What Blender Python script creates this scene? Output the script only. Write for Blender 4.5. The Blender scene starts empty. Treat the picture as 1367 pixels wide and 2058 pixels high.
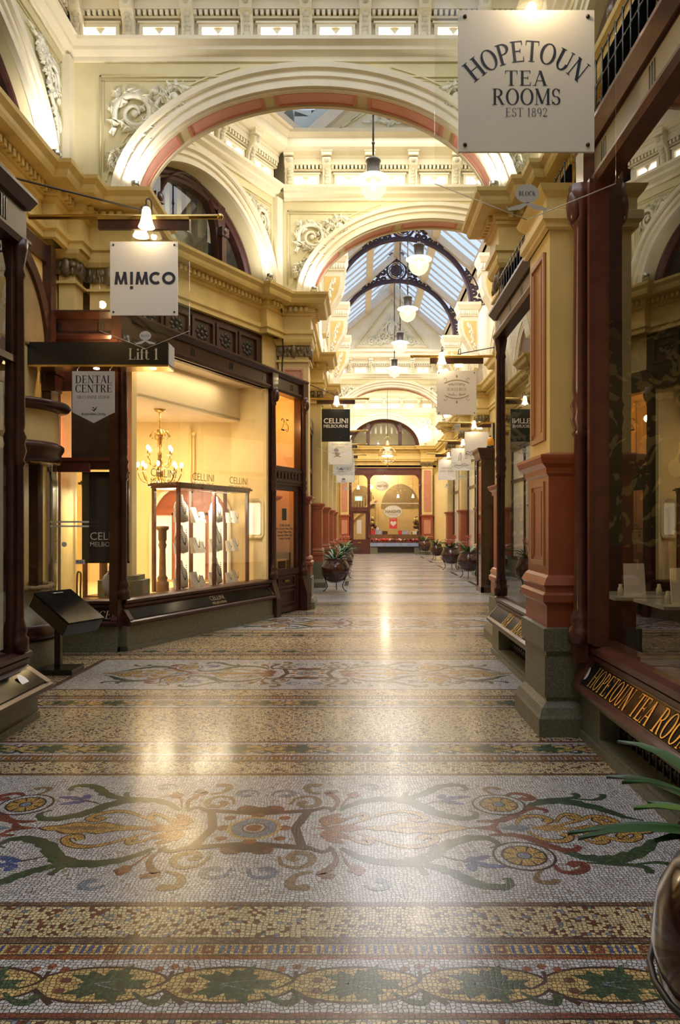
import bpy, bmesh, math, random
from mathutils import Matrix, Vector
R = math.radians
random.seed(7)
sc = bpy.context.scene
col = sc.collection
# ------------------------------------------------------------------ camera, world, exposure
cam_d = bpy.data.cameras.new('camera'); cam = bpy.data.objects.new('camera', cam_d); col.objects.link(cam)
cam.location = (0, 0, 1.5); cam.rotation_euler = (R(90), 0, 0)
cam_d.sensor_fit = 'VERTICAL'; cam_d.sensor_height = 36; cam_d.lens = 36*1450/2058
cam_d.shift_x = -(722-683.5)/2058; cam_d.shift_y = (1055-1029)/2058
cam_d.clip_start = .05; cam_d.clip_end = 200
sc.camera = cam
sc.view_settings.view_transform = 'Standard'; sc.view_settings.look = 'None'
sc.view_settings.exposure = 0.3; sc.view_settings.gamma = 1.0; sc.view_settings.use_curve_mapping = False
sc.cycles.use_denoising = True; sc.cycles.max_bounces = 9; sc.cycles.diffuse_bounces = 4; sc.cycles.glossy_bounces = 4
sc.cycles.transparent_max_bounces = 24; sc.cycles.transmission_bounces = 4
sc.cycles.caustics_reflective = False; sc.cycles.caustics_refractive = False; sc.cycles.sample_clamp_indirect = 4
wd = bpy.data.worlds.new('sky'); sc.world = wd; wd.use_nodes = True
bg = wd.node_tree.nodes['Background']; bg.inputs[0].default_value = (.62, .74, 1.0, 1); bg.inputs[1].default_value = 1.7

def light(kind, name, loc, energy, color=(1, .8, .5), size=.3, size_y=None, rot=(0, 0, 0), spot=None, target=None, parent=None, blend=.6):
    d = bpy.data.lights.new(name, kind); d.energy = energy; d.color = color
    if kind == 'AREA':
        d.size = size
        if size_y: d.shape = 'RECTANGLE'; d.size_y = size_y
    else: d.shadow_soft_size = size
    if kind == 'SPOT': d.spot_size = R(spot or 90); d.spot_blend = blend
    o = bpy.data.objects.new(name, d); col.objects.link(o); o.location = loc; o.rotation_euler = rot
    if target is not None: o.rotation_euler = (Vector(target)-Vector(loc)).to_track_quat('-Z', 'Y').to_euler()
    if parent is not None:
        o.parent = parent; o.location = Vector(loc)-parent.location
    return o
SIGNL = (1, .78, .5); WARM = (1, .62, .25); SOFT = (1, .84, .6); COOL = (1, .93, .86)
LIGHTS_HERE = 1
UPW = 40; SGW = 3.5
# daylight lanterns spill, an added far bay fill, shop interior lamps
light('AREA', 'near_bay_daylight', (-.55, 4.0, 8.3), 150, (1, .95, .88), 4.2, 8.0)
light('AREA', 'splay_bay_daylight', (.4, 11.3, 8.3), 80, (1, .94, .82), 3.2, 2.6)
light('AREA', 'arcade_daylight', (1.3, 21, 9.0), 520, (1, .95, .93), 3.0, 14)
light('AREA', 'far_bay_fill', (1.3, 33.5, 8.4), 480, (1, .93, .90), 3.5, 6)  # broad fill under the coffers, added to brighten the far bay
for x, y in ((-3.9, 10.6), (-2.7, 10.9)): light('AREA', 'jewellery_ceiling_light', (x, y, 3.18), 20, (1, .70, .33), .6)
light('AREA', 'jewellery_window_light', (-2.45, 10.2, 3.7), 12, (1, .74, .4), .2, 2.2, rot=(0, 0, R(-23)))
light('POINT', 'lobby_lamp', (-1.55, 12.2, 3.3), 16, (1, .5, .16), .06)
light('POINT', 'lobby_neon', (-1.5, 12.3, 2.3), 3, (1, .15, .05), .05)
light('POINT', 'chocolate_shop_light', (.6, 37.56, 4.2), 70, SOFT, .1)  # added just inside the glass to light the oval sign faces
light('POINT', 'entrance_neon', (-3.35, 8.78, 2.5), 4, (1, .12, .05), .02)
light('POINT', 'chocolate_shop_light', (1.4, 38.7, 4.2), 110, SOFT, .2)
light('AREA', 'tea_room_light', (3.6, 6, 3.8), 12, WARM, 1.5)
# warm fills added between the shopfronts, no fixtures
light('POINT', 'lift_sign_top_fill', (-3.0, 8.36, 3.58), 10, WARM, .03)  # added fill tucked out of sight behind the lift sign box
light('POINT', 'near_cornice_fill', (-3.5, 5.4, 4.5), 8, WARM, .05)  # unseen fill added to light the gold cornice
light('SPOT', 'pier_warm_fill', (-3.0, 3.2, 2.3), 330, (1, .7, .36), .35, target=(1.5, 5.2, 2.7), spot=42, blend=.9)  # spot added inside the near shop to warm the rust red pier


# ------------------------------------------------------------------ materials
MT = {}
def nodes(name):
    m = bpy.data.materials.new(name); m.use_nodes = True; nt = m.node_tree
    return m, nt, nt.nodes, nt.links
def pm(name, c, rough=.5, metal=0, var=.12, scale=6, bump=0, bscale=40, coat=0, spec=.5, c2=None, detail=4):
    m, nt, N, L = nodes(name); b = N['Principled BSDF']
    b.inputs['Roughness'].default_value = rough; b.inputs['Metallic'].default_value = metal
    b.inputs['Coat Weight'].default_value = coat; b.inputs['Coat Roughness'].default_value = .08
    b.inputs['Specular IOR Level'].default_value = spec
    tc = N.new('ShaderNodeTexCoord'); nz = N.new('ShaderNodeTexNoise'); nz.inputs['Scale'].default_value = scale; nz.inputs['Detail'].default_value = detail
    L.new(tc.outputs['Object'], nz.inputs['Vector'])
    rp = N.new('ShaderNodeValToRGB'); e = rp.color_ramp.elements
    e[0].position = .3; e[1].position = .7
    a = c2 if c2 else tuple(x*(1-var) for x in c); d = c if c2 else tuple(min(1, x*(1+var)) for x in c)
    e[0].color = (*a, 1); e[1].color = (*d, 1)
    L.new(nz.outputs['Fac'], rp.inputs['Fac']); L.new(rp.outputs['Color'], b.inputs['Base Color'])
    if bump:
        n2 = N.new('ShaderNodeTexNoise'); n2.inputs['Scale'].default_value = bscale; L.new(tc.outputs['Object'], n2.inputs['Vector'])
        bp = N.new('ShaderNodeBump'); bp.inputs['Strength'].default_value = bump; bp.inputs['Distance'].default_value = .01
        L.new(n2.outputs['Fac'], bp.inputs['Height']); L.new(bp.outputs['Normal'], b.inputs['Normal'])
    MT[name] = m; return m
def em(name, c, s, base=(.8, .8, .8)):
    m, nt, N, L = nodes(name); b = N['Principled BSDF']
    b.inputs['Base Color'].default_value = (*base, 1); b.inputs['Emission Color'].default_value = (*c, 1); b.inputs['Emission Strength'].default_value = s
    b.inputs['Roughness'].default_value = .3
    tc = N.new('ShaderNodeTexCoord'); nz = N.new('ShaderNodeTexNoise'); nz.inputs['Scale'].default_value = 3
    L.new(tc.outputs['Object'], nz.inputs['Vector'])
    mr = N.new('ShaderNodeMapRange'); mr.inputs[3].default_value = s*.85; mr.inputs[4].default_value = s*1.15
    L.new(nz.outputs['Fac'], mr.inputs[0]); L.new(mr.outputs[0], b.inputs['Emission Strength'])
    MT[name] = m; return m
def glass(name, tint=(.93, .96, .94), refl=1.0, rough=.0, f0=.05):
    m, nt, N, L = nodes(name); N.remove(N['Principled BSDF'])
    t = N.new('ShaderNodeBsdfTransparent'); t.inputs[0].default_value = (*tint, 1)
    g = N.new('ShaderNodeBsdfGlossy'); g.inputs['Roughness'].default_value = rough; g.inputs[0].default_value = (1, 1, 1, 1)
    lw = N.new('ShaderNodeLayerWeight'); lw.inputs[0].default_value = .5
    p = N.new('ShaderNodeMath'); p.operation = 'POWER'; p.inputs[1].default_value = 4.0
    mr = N.new('ShaderNodeMapRange'); mr.inputs[3].default_value = f0*refl; mr.inputs[4].default_value = min(1, refl)
    mx = N.new('ShaderNodeMixShader')
    L.new(lw.outputs['Facing'], p.inputs[0]); L.new(p.outputs[0], mr.inputs[0]); L.new(mr.outputs[0], mx.inputs[0])
    L.new(t.outputs[0], mx.inputs[1]); L.new(g.outputs[0], mx.inputs[2]); L.new(mx.outputs[0], N['Material Output'].inputs[0])
    MT[name] = m; return m
pm('cream', (.80, .72, .53), .6, var=.06, scale=3, bump=.05)
pm('olive', (.70, .62, .36), .65, var=.07, scale=2.5, bump=.05)
pm('gold_paint', (.68, .50, .17), .5, var=.1, scale=4, bump=.08)
pm('shaft', (.74, .56, .24), .5, var=.06, scale=4, bump=.05)
pm('pink', (.78, .40, .32), .6, var=.06, scale=4)
pm('pink_edge', (.62, .26, .17), .6, var=.06)
pm('relief', (.80, .76, .60), .6, var=.12, scale=14, bump=.2, bscale=30)
pm('relief_dk', (.60, .55, .40), .7, var=.2, scale=10)
pm('bronze', (.16, .11, .05), .4, metal=.4, var=.4, scale=30, bump=.3)
pm('red_paint', (.33, .085, .035), .35, var=.1, scale=5, coat=.2)
pm('red_panel', (.60, .27, .16), .4, var=.08)
pm('granite', (.23, .22, .15), .45, var=.5, scale=70, c2=(.10, .10, .065))
pm('wood', (.055, .020, .014), .32, var=.3, scale=8, coat=.15, spec=.35)
pm('wood_red', (.105, .029, .021), .3, var=.25, scale=8, coat=.3)
pm('wood_maroon', (.06, .018, .018), .3, var=.25, scale=8, coat=.3)
pm('fascia_tan', (.27, .21, .12), .4, var=.1)
pm('pier_panel', (.40, .19, .08), .4, var=.08)
pm('arch_dk', (.22, .16, .075), .7)
pm('wood_mid', (.22, .11, .045), .35, var=.25, scale=10)
pm('black', (.012, .012, .012), .25, var=.2)
pm('void', (.003, .003, .003), .9, spec=0)
pm('black_gloss', (.012, .011, .010), .12, var=.2, coat=0, spec=.06)
pm('panel', (.80, .76, .70), .35, var=.03, scale=2)
pm('panel_grey', (.55, .54, .53), .4, var=.03, scale=2)
pm('ink', (.012, .018, .04), .4, var=.1)
pm('ink_grey', (.12, .15, .2), .4, var=.1)
pm('white_ink', (.82, .78, .74), .4, var=.03)
pm('gold_ink', (.85, .50, .10), .3, metal=.6, var=.05)
pm('tan_ink', (.35, .27, .14), .4)
pm('brass', (.62, .42, .14), .22, metal=1, var=.15, scale=10)
pm('steel', (.6, .6, .58), .25, metal=1)
pm('iron', (.05, .028, .045), .45, var=.2, scale=12)
pm('dark_metal', (.05, .045, .04), .4, metal=.5)
pm('pot', (.05, .012, .009), .16, var=.5, scale=7, coat=.5)
pm('leaf', (.035, .10, .03), .4, var=.5, scale=5)
pm('leaf_lt', (.13, .24, .05), .45, var=.4, scale=5)
pm('bract', (.55, .13, .05), .5, var=.3)
pm('soil', (.03, .02, .012), .9)
pm('roof_beam', (.72, .62, .48), .6, var=.05)
pm('plaster_in', (.83, .67, .36), .7, var=.06, scale=2)
pm('ceil_in', (.80, .70, .55), .8, var=.03)
pm('bust', (.82, .77, .66), .6, var=.05, scale=20)
pm('bead', (.03, .03, .035), .3, var=.4, scale=60)
pm('bead_teal', (.03, .12, .12), .25, var=.4, scale=60)
pm('cloth', (.55, .48, .36), .8, var=.15, scale=8, bump=.2, bscale=12)
pm('rope', (.36, .24, .12), .8, bump=.6, bscale=60)
pm('white_paint', (.62, .60, .50), .5, var=.06)
pm('dark_room', (.05, .038, .026), .8, var=.3)
pm('haigh_wall', (.62, .47, .22), .7, var=.05)
pm('marble', (.55, .55, .46), .2, var=.15, scale=4)
pm('ceramic', (.75, .70, .5), .3, var=.05)
pm('red_card', (.75, .05, .06), .5, var=.1)
pm('pinkred', (.5, .06, .1), .5, var=.6, scale=40)
pm('bluegrey', (.25, .32, .5), .4, var=.2)
pm('green_sign', (.02, .35, .18), .5)
pm('amber', (.9, .35, .02), .3)
pm('choc', (.08, .03, .018), .4, var=.4, scale=40)
em('bulb_core', (1, .92, .62), 9.0)
em('rim_glass', (.95, 1, .72), .75)
em('tulip', (1, .72, .34), 5.0)
em('bulb', (1, .80, .5), 18.0)
em('slot', (1, .93, .78), 5.0)
em('downlight', (1, .85, .7), 14.0)
em('flood', (1, .95, .92), 10.0)
em('exit_lit', (.02, .75, .38), 1.2)
em('exit_white', (.9, 1, .9), 1.5)
em('warm_glow', (1, .80, .50), .55)
em('shop_glow', (1, .72, .36), .28)
em('red_neon', (1, .12, .06), 3.0)
glass('shop_glass', (.95, .96, .93), 1.0)
glass('lens', (.97, .97, .97), .8)
glass('acrylic', (.96, .97, .95), .8, f0=.045)
def roofglass():
    m, nt, N, L = nodes('roof_glass'); N.remove(N['Principled BSDF'])
    t = N.new('ShaderNodeBsdfTransparent'); t.inputs[0].default_value = (.62, .68, .74, 1)
    d = N.new('ShaderNodeBsdfDiffuse'); d.inputs[0].default_value = (.5, .56, .62, 1)
    g = N.new('ShaderNodeBsdfGlossy'); g.inputs['Roughness'].default_value = .1
    m1 = N.new('ShaderNodeMixShader'); m1.inputs[0].default_value = .22
    m2 = N.new('ShaderNodeMixShader'); m2.inputs[0].default_value = .06
    L.new(t.outputs[0], m1.inputs[1]); L.new(d.outputs[0], m1.inputs[2]); L.new(m1.outputs[0], m2.inputs[1]); L.new(g.outputs[0], m2.inputs[2])
    L.new(m2.outputs[0], N['Material Output'].inputs[0]); MT['roof_glass'] = m
roofglass()
def globeglass():
    m, nt, N, L = nodes('globe'); N.remove(N['Principled BSDF'])
    t = N.new('ShaderNodeBsdfTransparent'); e = N.new('ShaderNodeEmission'); e.inputs[0].default_value = (.95, 1, .60, 1); e.inputs[1].default_value = 1.15
    g = N.new('ShaderNodeBsdfGlossy'); g.inputs['Roughness'].default_value = .1
    m1 = N.new('ShaderNodeMixShader'); m1.inputs[0].default_value = .62; m2 = N.new('ShaderNodeMixShader'); m2.inputs[0].default_value = .06
    L.new(t.outputs[0], m1.inputs[1]); L.new(e.outputs[0], m1.inputs[2]); L.new(m1.outputs[0], m2.inputs[1]); L.new(g.outputs[0], m2.inputs[2]); L.new(m2.outputs[0], N['Material Output'].inputs[0]); MT['globe'] = m
globeglass()
def damask():
    m, nt, N, L = nodes('damask'); b = N['Principled BSDF']; b.inputs['Roughness'].default_value = .6
    tc = N.new('ShaderNodeTexCoord'); w = N.new('ShaderNodeTexNoise'); w.inputs['Scale'].default_value = 2.2; w.inputs['Distortion'].default_value = 3.2; w.inputs['Detail'].default_value = 1
    L.new(tc.outputs['Object'], w.inputs['Vector']); rp = N.new('ShaderNodeValToRGB'); rp.color_ramp.interpolation = 'CONSTANT'
    e = rp.color_ramp.elements; e[0].color = (.03, .042, .024, 1); e[1].position = .585; e[1].color = (.21, .21, .11, 1)
    L.new(w.outputs['Fac'], rp.inputs['Fac']); L.new(rp.outputs['Color'], b.inputs['Base Color']); MT['damask'] = m
damask()
# mosaic: small irregular tesserae with dark joints, one colour set per inlay
def tess(name, cols, scale=62, grout=(.022, .017, .014), var=.28):
    m, nt, N, L = nodes(name); b = N['Principled BSDF']
    tc = N.new('ShaderNodeTexCoord'); mp = N.new('ShaderNodeMapping'); mp.inputs['Scale'].default_value = (1, 1, 0)
    wv = N.new('ShaderNodeTexNoise'); wv.inputs['Scale'].default_value = 3.0; wv.inputs['Detail'].default_value = 1
    L.new(tc.outputs['Object'], mp.inputs['Vector']); L.new(mp.outputs[0], wv.inputs['Vector'])
    ad = N.new('ShaderNodeMixRGB'); ad.blend_type = 'ADD'; ad.inputs[0].default_value = .10
    L.new(mp.outputs[0], ad.inputs[1]); L.new(wv.outputs['Color'], ad.inputs[2])
    mp2 = N.new('ShaderNodeMapping'); mp2.inputs['Scale'].default_value = (1, 1, 0); L.new(ad.outputs[0], mp2.inputs['Vector'])
    v1 = N.new('ShaderNodeTexVoronoi'); v2 = N.new('ShaderNodeTexVoronoi'); v2.feature = 'DISTANCE_TO_EDGE'
    for v in (v1, v2):
        v.voronoi_dimensions = '2D'; v.inputs['Scale'].default_value = scale; v.inputs['Randomness'].default_value = .55
        L.new(mp2.outputs[0], v.inputs['Vector'])
    rp = N.new('ShaderNodeValToRGB'); rp.color_ramp.interpolation = 'CONSTANT'; e = rp.color_ramp.elements
    e[0].color = (*cols[0][1], 1)
    e[1].position = cols[1][0] if len(cols) > 1 else 1.0; e[1].color = (*(cols[1][1] if len(cols) > 1 else cols[0][1]), 1)
    for p, c in cols[2:]:
        x = e.new(p); x.color = (*c, 1)
    sp = N.new('ShaderNodeSeparateColor'); L.new(v1.outputs['Color'], sp.inputs[0]); L.new(sp.outputs[0], rp.inputs['Fac'])
    hv = N.new('ShaderNodeHueSaturation'); mr = N.new('ShaderNodeMapRange'); mr.inputs[3].default_value = 1-var; mr.inputs[4].default_value = 1+var*.6
    L.new(sp.outputs[1], mr.inputs[0]); L.new(mr.outputs[0], hv.inputs['Value']); L.new(rp.outputs['Color'], hv.inputs['Color'])
    th = N.new('ShaderNodeMapRange'); th.inputs[1].default_value = .055; th.inputs[2].default_value = .12
    L.new(v2.outputs['Distance'], th.inputs[0])
    mx = N.new('ShaderNodeMixRGB'); mx.inputs[1].default_value = (*grout, 1); L.new(th.outputs[0], mx.inputs[0]); L.new(hv.outputs['Color'], mx.inputs[2])
    # worn, scuffed polish and soil
    dn = N.new('ShaderNodeTexNoise'); dn.inputs['Scale'].default_value = 1.3; dn.inputs['Detail'].default_value = 5; L.new(tc.outputs['Object'], dn.inputs['Vector'])
    dr = N.new('ShaderNodeMapRange'); dr.inputs[1].default_value = .3; dr.inputs[2].default_value = .7; dr.inputs[3].default_value = .8; dr.inputs[4].default_value = 1.05; L.new(dn.outputs['Fac'], dr.inputs[0])
    ml = N.new('ShaderNodeHueSaturation'); L.new(dr.outputs[0], ml.inputs['Value']); L.new(mx.outputs[0], ml.inputs['Color']); L.new(ml.outputs[0], b.inputs['Base Color'])
    rr = N.new('ShaderNodeMapRange'); rr.inputs[3].default_value = .20; rr.inputs[4].default_value = .30; L.new(dn.outputs['Fac'], rr.inputs[0]); L.new(rr.outputs[0], b.inputs['Roughness'])
    b.inputs['Specular IOR Level'].default_value = .6; b.inputs['Coat Weight'].default_value = .2; b.inputs['Coat Roughness'].default_value = .12
    bp = N.new('ShaderNodeBump'); bp.inputs['Strength'].default_value = .12; bp.inputs['Distance'].default_value = .002
    L.new(th.outputs[0], bp.inputs['Height']); L.new(bp.outputs['Normal'], b.inputs['Normal'])
    MT[name] = m
YE = (.66, .53, .30); WH = (.61, .59, .585); DR = (.15, .045, .032); GB = (.20, .23, .27)
tess('t_white', [(0, WH), (.94, (.40, .34, .27))])
tess('t_mix', [(0, YE), (.68, DR), (.84, GB), (.91, YE)])
tess('t_yellow', [(0, (.64, .46, .18)), (.9, (.5, .3, .1))])
tess('t_ylw', [(0, (.58, .36, .10)), (.8, (.50, .27, .07))])
tess('t_red', [(0, (.24, .06, .035))])
tess('t_orange', [(0, (.33, .10, .035)), (.7, (.24, .06, .03))])
tess('t_redbr', [(0, (.20, .07, .045))])
tess('t_brown', [(0, (.055, .02, .018))])
tess('t_brown_lt', [(0, (.20, .13, .08)), (.6, (.14, .08, .055))])
tess('t_green', [(0, (.05, .105, .045)), (.6, (.03, .07, .038))])
tess('t_blue', [(0, (.07, .10, .30)), (.7, (.12, .17, .34))])
tess('t_ltblue', [(0, (.22, .27, .34)), (.6, (.28, .33, .40))])
tess('t_tan', [(0, (.30, .20, .10)), (.6, (.24, .15, .07))])
tess('t_black', [(0, (.02, .018, .018))])

# ------------------------------------------------------------------ mesh builder
class MB:
    def __init__(s, M=None):
        s.v = []; s.f = []; s.mi = []; s.sm = []; s.M = M or Matrix(); s.mats = []; s.cur = 0; s.smooth = False
    def mat(s, n):
        if n not in s.mats: s.mats.append(n)
        s.cur = s.mats.index(n); return s
    def add(s, vs, fs, smooth=None):
        b = len(s.v); M = s.M
        s.v += [M @ Vector(p) for p in vs]
        for f in fs:
            s.f.append([b+i for i in f]); s.mi.append(s.cur); s.sm.append(s.smooth if smooth is None else smooth)
        return s
    def box(s, x0, x1, y0, y1, z0, z1):
        return s.add([(x0, y0, z0), (x1, y0, z0), (x1, y1, z0), (x0, y1, z0), (x0, y0, z1), (x1, y0, z1), (x1, y1, z1), (x0, y1, z1)],
                     [(0, 3, 2, 1), (4, 5, 6, 7), (0, 1, 5, 4), (1, 2, 6, 5), (2, 3, 7, 6), (3, 0, 4, 7)])
    def cbox(s, cx, cy, cz, w, d, h): return s.box(cx-w/2, cx+w/2, cy-d/2, cy+d/2, cz-h/2, cz+h/2)
    def prism(s, poly, ax, a0, a1):   # poly of 2D points; ax = extruded axis
        n = len(poly)
        def P(p, a): return (a, p[0], p[1]) if ax == 0 else ((p[0], a, p[1]) if ax == 1 else (p[0], p[1], a))
        vs = [P(p, a0) for p in poly]+[P(p, a1) for p in poly]
        return s.add(vs, [tuple(range(n))[::-1], tuple(range(n, 2*n))]+[(i, (i+1) % n, n+(i+1) % n, n+i) for i in range(n)])
    def tube(s, pts, r, n=8, closed=False):
        pts = [Vector(p) for p in pts]; m = len(pts); vs = []; up = None
        for i, p in enumerate(pts):
            t = (pts[(i+1) % m]-pts[i-1]) if closed else (pts[min(i+1, m-1)]-pts[max(i-1, 0)])
            if t.length < 1e-9: t = Vector((0, 0, 1))
            t.normalize()
            if up is None: up = Vector((0, 0, 1)) if abs(t.z) < .9 else Vector((1, 0, 0))
            a = t.cross(up)
            if a.length < 1e-6: a = t.cross(Vector((0, 1, 0)))
            a.normalize(); b = a.cross(t); up = b
            rr = r[i] if isinstance(r, (list, tuple)) else r
            for k in range(n):
                q = 2*math.pi*k/n; vs.append(p+a*(rr*math.cos(q))+b*(rr*math.sin(q)))
        fs = [(i*n+k, i*n+(k+1) % n, ((i+1) % m)*n+(k+1) % n, ((i+1) % m)*n+k) for i in range(m if closed else m-1) for k in range(n)]
        if not closed: fs += [tuple(range(n))[::-1], tuple(range((m-1)*n, m*n))]
        return s.add(vs, fs, True)
    def lathe(s, prof, cx=0, cy=0, cz=0, n=24, a0=0, a1=360):
        full = abs(a1-a0) >= 360; k = n if full else n+1; m = len(prof)
        vs = [(cx+r*math.cos(R(a0+(a1-a0)*j/n)), cy+r*math.sin(R(a0+(a1-a0)*j/n)), cz+z) for r, z in prof for j in range(k)]
        fs = [(i*k+j, i*k+(j+1) % k, (i+1)*k+(j+1) % k, (i+1)*k+j) for i in range(m-1) for j in range(n)]
        return s.add(vs, fs, True)
    def ball(s, c, rx, ry=None, rz=None, n=10, m=7):
        ry = ry or rx; rz = rz or rx
        vs = [(c[0]+rx*math.sin(math.pi*i/m)*math.cos(2*math.pi*j/n), c[1]+ry*math.sin(math.pi*i/m)*math.sin(2*math.pi*j/n), c[2]+rz*math.cos(math.pi*i/m)) for i in range(m+1) for j in range(n)]
        return s.add(vs, [(i*n+j, i*n+(j+1) % n, (i+1)*n+(j+1) % n, (i+1)*n+j) for i in range(m) for j in range(n)], True)
    def molding(s, prof, path, side=1, closed=False):
        # profile (d,z); path in plan; outward = right of travel when side=1
        P = [Vector(p) for p in path]; m = len(P); k = len(prof); vs = []
        def nrm(a, b):
            t = (b-a).normalized(); return Vector((t.y, -t.x))*side
        for i in range(m):
            if closed: n1, n2 = nrm(P[i-1], P[i]), nrm(P[i], P[(i+1) % m])
            else:
                n1 = nrm(P[i-1], P[i]) if i else nrm(P[0], P[1]); n2 = nrm(P[i], P[i+1]) if i < m-1 else n1
            q = n1+n2; q = q/(max(.25, q.dot(n1))) if q.length > 1e-6 else n1
            for d, z in prof: vs.append((P[i].x+q.x*d, P[i].y+q.y*d, z))
        fs = [(i*k+j, i*k+j+1, ((i+1) % m)*k+j+1, ((i+1) % m)*k+j) for i in range(m if closed else m-1) for j in range(k-1)]
        if not closed: fs += [tuple(range(k)), tuple(range((m-1)*k, m*k))[::-1]]
        return s.add(vs, fs, False)
    def archsweep(s, prof, a, b, zs, cu=0, n=36, t0=180, t1=0):   # prof (r,d) in local frame u,n,z
        k = len(prof); vs = []
        for i in range(n+1):
            t = R(t0+(t1-t0)*i/n); x, z = a*math.cos(t), b*math.sin(t); q = Vector((math.cos(t)/a, math.sin(t)/b)).normalized()
            for r, d in prof: vs.append((cu+x+q.x*r, d, zs+z+q.y*r))
        fs = [(i*k+j, i*k+j+1, (i+1)*k+j+1, (i+1)*k+j) for i in range(n) for j in range(k-1)]+[tuple(range(k)), tuple(range(n*k, n*k+k))]
        return s.add(vs, fs, False)
    def archwall(s, a, b, zs, zt, ul, ur, n0, n1, cu=0, n=36, z0=None):
        # wall from zs (or z0 beside the opening) to zt with elliptical opening; n0 back, n1 front
        z0 = zs if z0 is None else z0
        A = [(cu+a*math.cos(R(180-180*i/n)), zs+b*math.sin(R(180-180*i/n))) for i in range(n+1)]
        for d in (n0, n1):
            vs = []; fs = []
            for (x, z) in A: vs += [(x, d, z), (x, d, zt)]
            fs += [(2*i, 2*i+2, 2*i+3, 2*i+1) for i in range(n)]
            s.add(vs, fs)
            s.add([(ul, d, z0), (cu-a, d, z0), (cu-a, d, zt), (ul, d, zt)], [(0, 1, 2, 3)])
            s.add([(cu+a, d, z0), (ur, d, z0), (ur, d, zt), (cu+a, d, zt)], [(0, 1, 2, 3)])
        vs = []
        for (x, z) in A: vs += [(x, n0, z), (x, n1, z)]
        s.add(vs, [(2*i, 2*i+1, 2*i+3, 2*i+2) for i in range(n)], True)
        s.add([(ul, n0, zt), (ur, n0, zt), (ur, n1, zt), (ul, n1, zt)], [(0, 1, 2, 3)])
        for x in (ul, ur): s.add([(x, n0, z0), (x, n1, z0), (x, n1, zt), (x, n0, zt)], [(0, 1, 2, 3)])
        s.add([(ul, n0, z0), (cu-a, n0, z0), (cu-a, n1, z0), (ul, n1, z0)], [(0, 1, 2, 3)])
        s.add([(cu+a, n0, z0), (ur, n0, z0), (ur, n1, z0), (cu+a, n1, z0)], [(0, 1, 2, 3)])
        if z0 < zs:
            for x in (cu-a, cu+a): s.add([(x, n0, z0), (x, n1, z0), (x, n1, zs), (x, n0, zs)], [(0, 1, 2, 3)])
        return s
    def build(s, name, parent=None, origin=None, recalc=True, mat=None):
        me = bpy.data.meshes.new(name)
        if parent is not None:
            q = parent; off = Vector()
            while q is not None: off += q.location; q = q.parent
            loc = Vector()
        else:
            if origin is None:
                xs = [v.x for v in s.v]; ys = [v.y for v in s.v]; zs = [v.z for v in s.v]
                origin = ((min(xs)+max(xs))/2, (min(ys)+max(ys))/2, min(zs))
            off = Vector(origin); loc = Vector(origin)
        me.from_pydata([v-off for v in s.v], [], s.f)
        for n in (s.mats or [mat or 'cream']): me.materials.append(MT[n])
        me.polygons.foreach_set('material_index', s.mi); me.polygons.foreach_set('use_smooth', s.sm)
        if recalc:
            bm = bmesh.new(); bm.from_mesh(me); bmesh.ops.recalc_face_normals(bm, faces=bm.faces); bm.to_mesh(me); bm.free()
        me.update()
        o = bpy.data.objects.new(name, me); col.objects.link(o); o.location = loc
        if parent is not None: o.parent = parent
        return o
def tag(o, label, cat, group=None):
    o['label'] = label; o['category'] = cat
    if group: o['group'] = group
    return o
def thing(name, label, cat, loc, group=None):
    o = bpy.data.objects.new(name, None); col.objects.link(o); o.location = loc; o.empty_display_size = .1
    return tag(o, label, cat, group)
def struct(o, kind='structure'): o['kind'] = kind; return o
def copy_tree(o, parent=None):
    c = o.copy(); col.objects.link(c)
    if parent is not None: c.parent = parent
    for ch in list(o.children): copy_tree(ch, c)
    return c
def frame(ox, oy, ux, uy, side=1):   # local (u, n, z): n to the right of u when side=1
    l = math.hypot(ux, uy); ux /= l; uy /= l; nx, ny = uy*side, -ux*side
    return Matrix(((ux, nx, 0, ox), (uy, ny, 0, oy), (0, 0, 1, 0), (0, 0, 0, 1)))
ORD = ['first', 'second', 'third', 'fourth', 'fifth', 'sixth', 'seventh', 'eighth', 'ninth', 'tenth', 'eleventh', 'twelfth']

# ------------------------------------------------------------------ lettering
def fit(g, width):
    xs = [v[0] for v in g[0]]; k = width/(max(xs)-min(xs)); c = (max(xs)+min(xs))/2
    return [((v[0]-c)*k, v[1]*k, v[2]) for v in g[0]], g[1]
def fitx(g, width):
    xs = [v[0] for v in g[0]]; k = width/(max(xs)-min(xs)); c = (max(xs)+min(xs))/2
    return [((v[0]-c)*k, v[1], v[2]) for v in g[0]], g[1]
def sw(body, width, bold=0.0): return fit(sans(body, .1, bold), width)

def sans(body, size, bold=0.0, space=1.0):
    c = bpy.data.curves.new('t', 'FONT'); c.body = body; c.size = size; c.align_x = 'CENTER'; c.align_y = 'CENTER'; c.extrude = .001; c.offset = bold; c.space_character = space; c.resolution_u = 3
    o = bpy.data.objects.new('t', c); col.objects.link(o); dg = bpy.context.evaluated_depsgraph_get()
    me = bpy.data.meshes.new_from_object(o.evaluated_get(dg)); vs = [tuple(v.co) for v in me.vertices]; fs = [tuple(p.vertices) for p in me.polygons]
    bpy.data.objects.remove(o); bpy.data.curves.remove(c); bpy.data.meshes.remove(me)
    return vs, fs
T, H = .15, .045
def g_ring(cx, cy, rx, ry, a0=0, a1=360, t=T, h=H, n=22):
    o = []
    for i in range(n):
        q = []
        for j in (i, i+1):
            a = R(a0+(a1-a0)*j/n); c, s_ = math.cos(a), math.sin(a)
            q.append(((cx+rx*c, cy+ry*s_), (cx+(rx-t)*c, cy+(ry-h)*s_)))
        o.append([q[0][0], q[1][0], q[1][1], q[0][1]])
    return o
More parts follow.
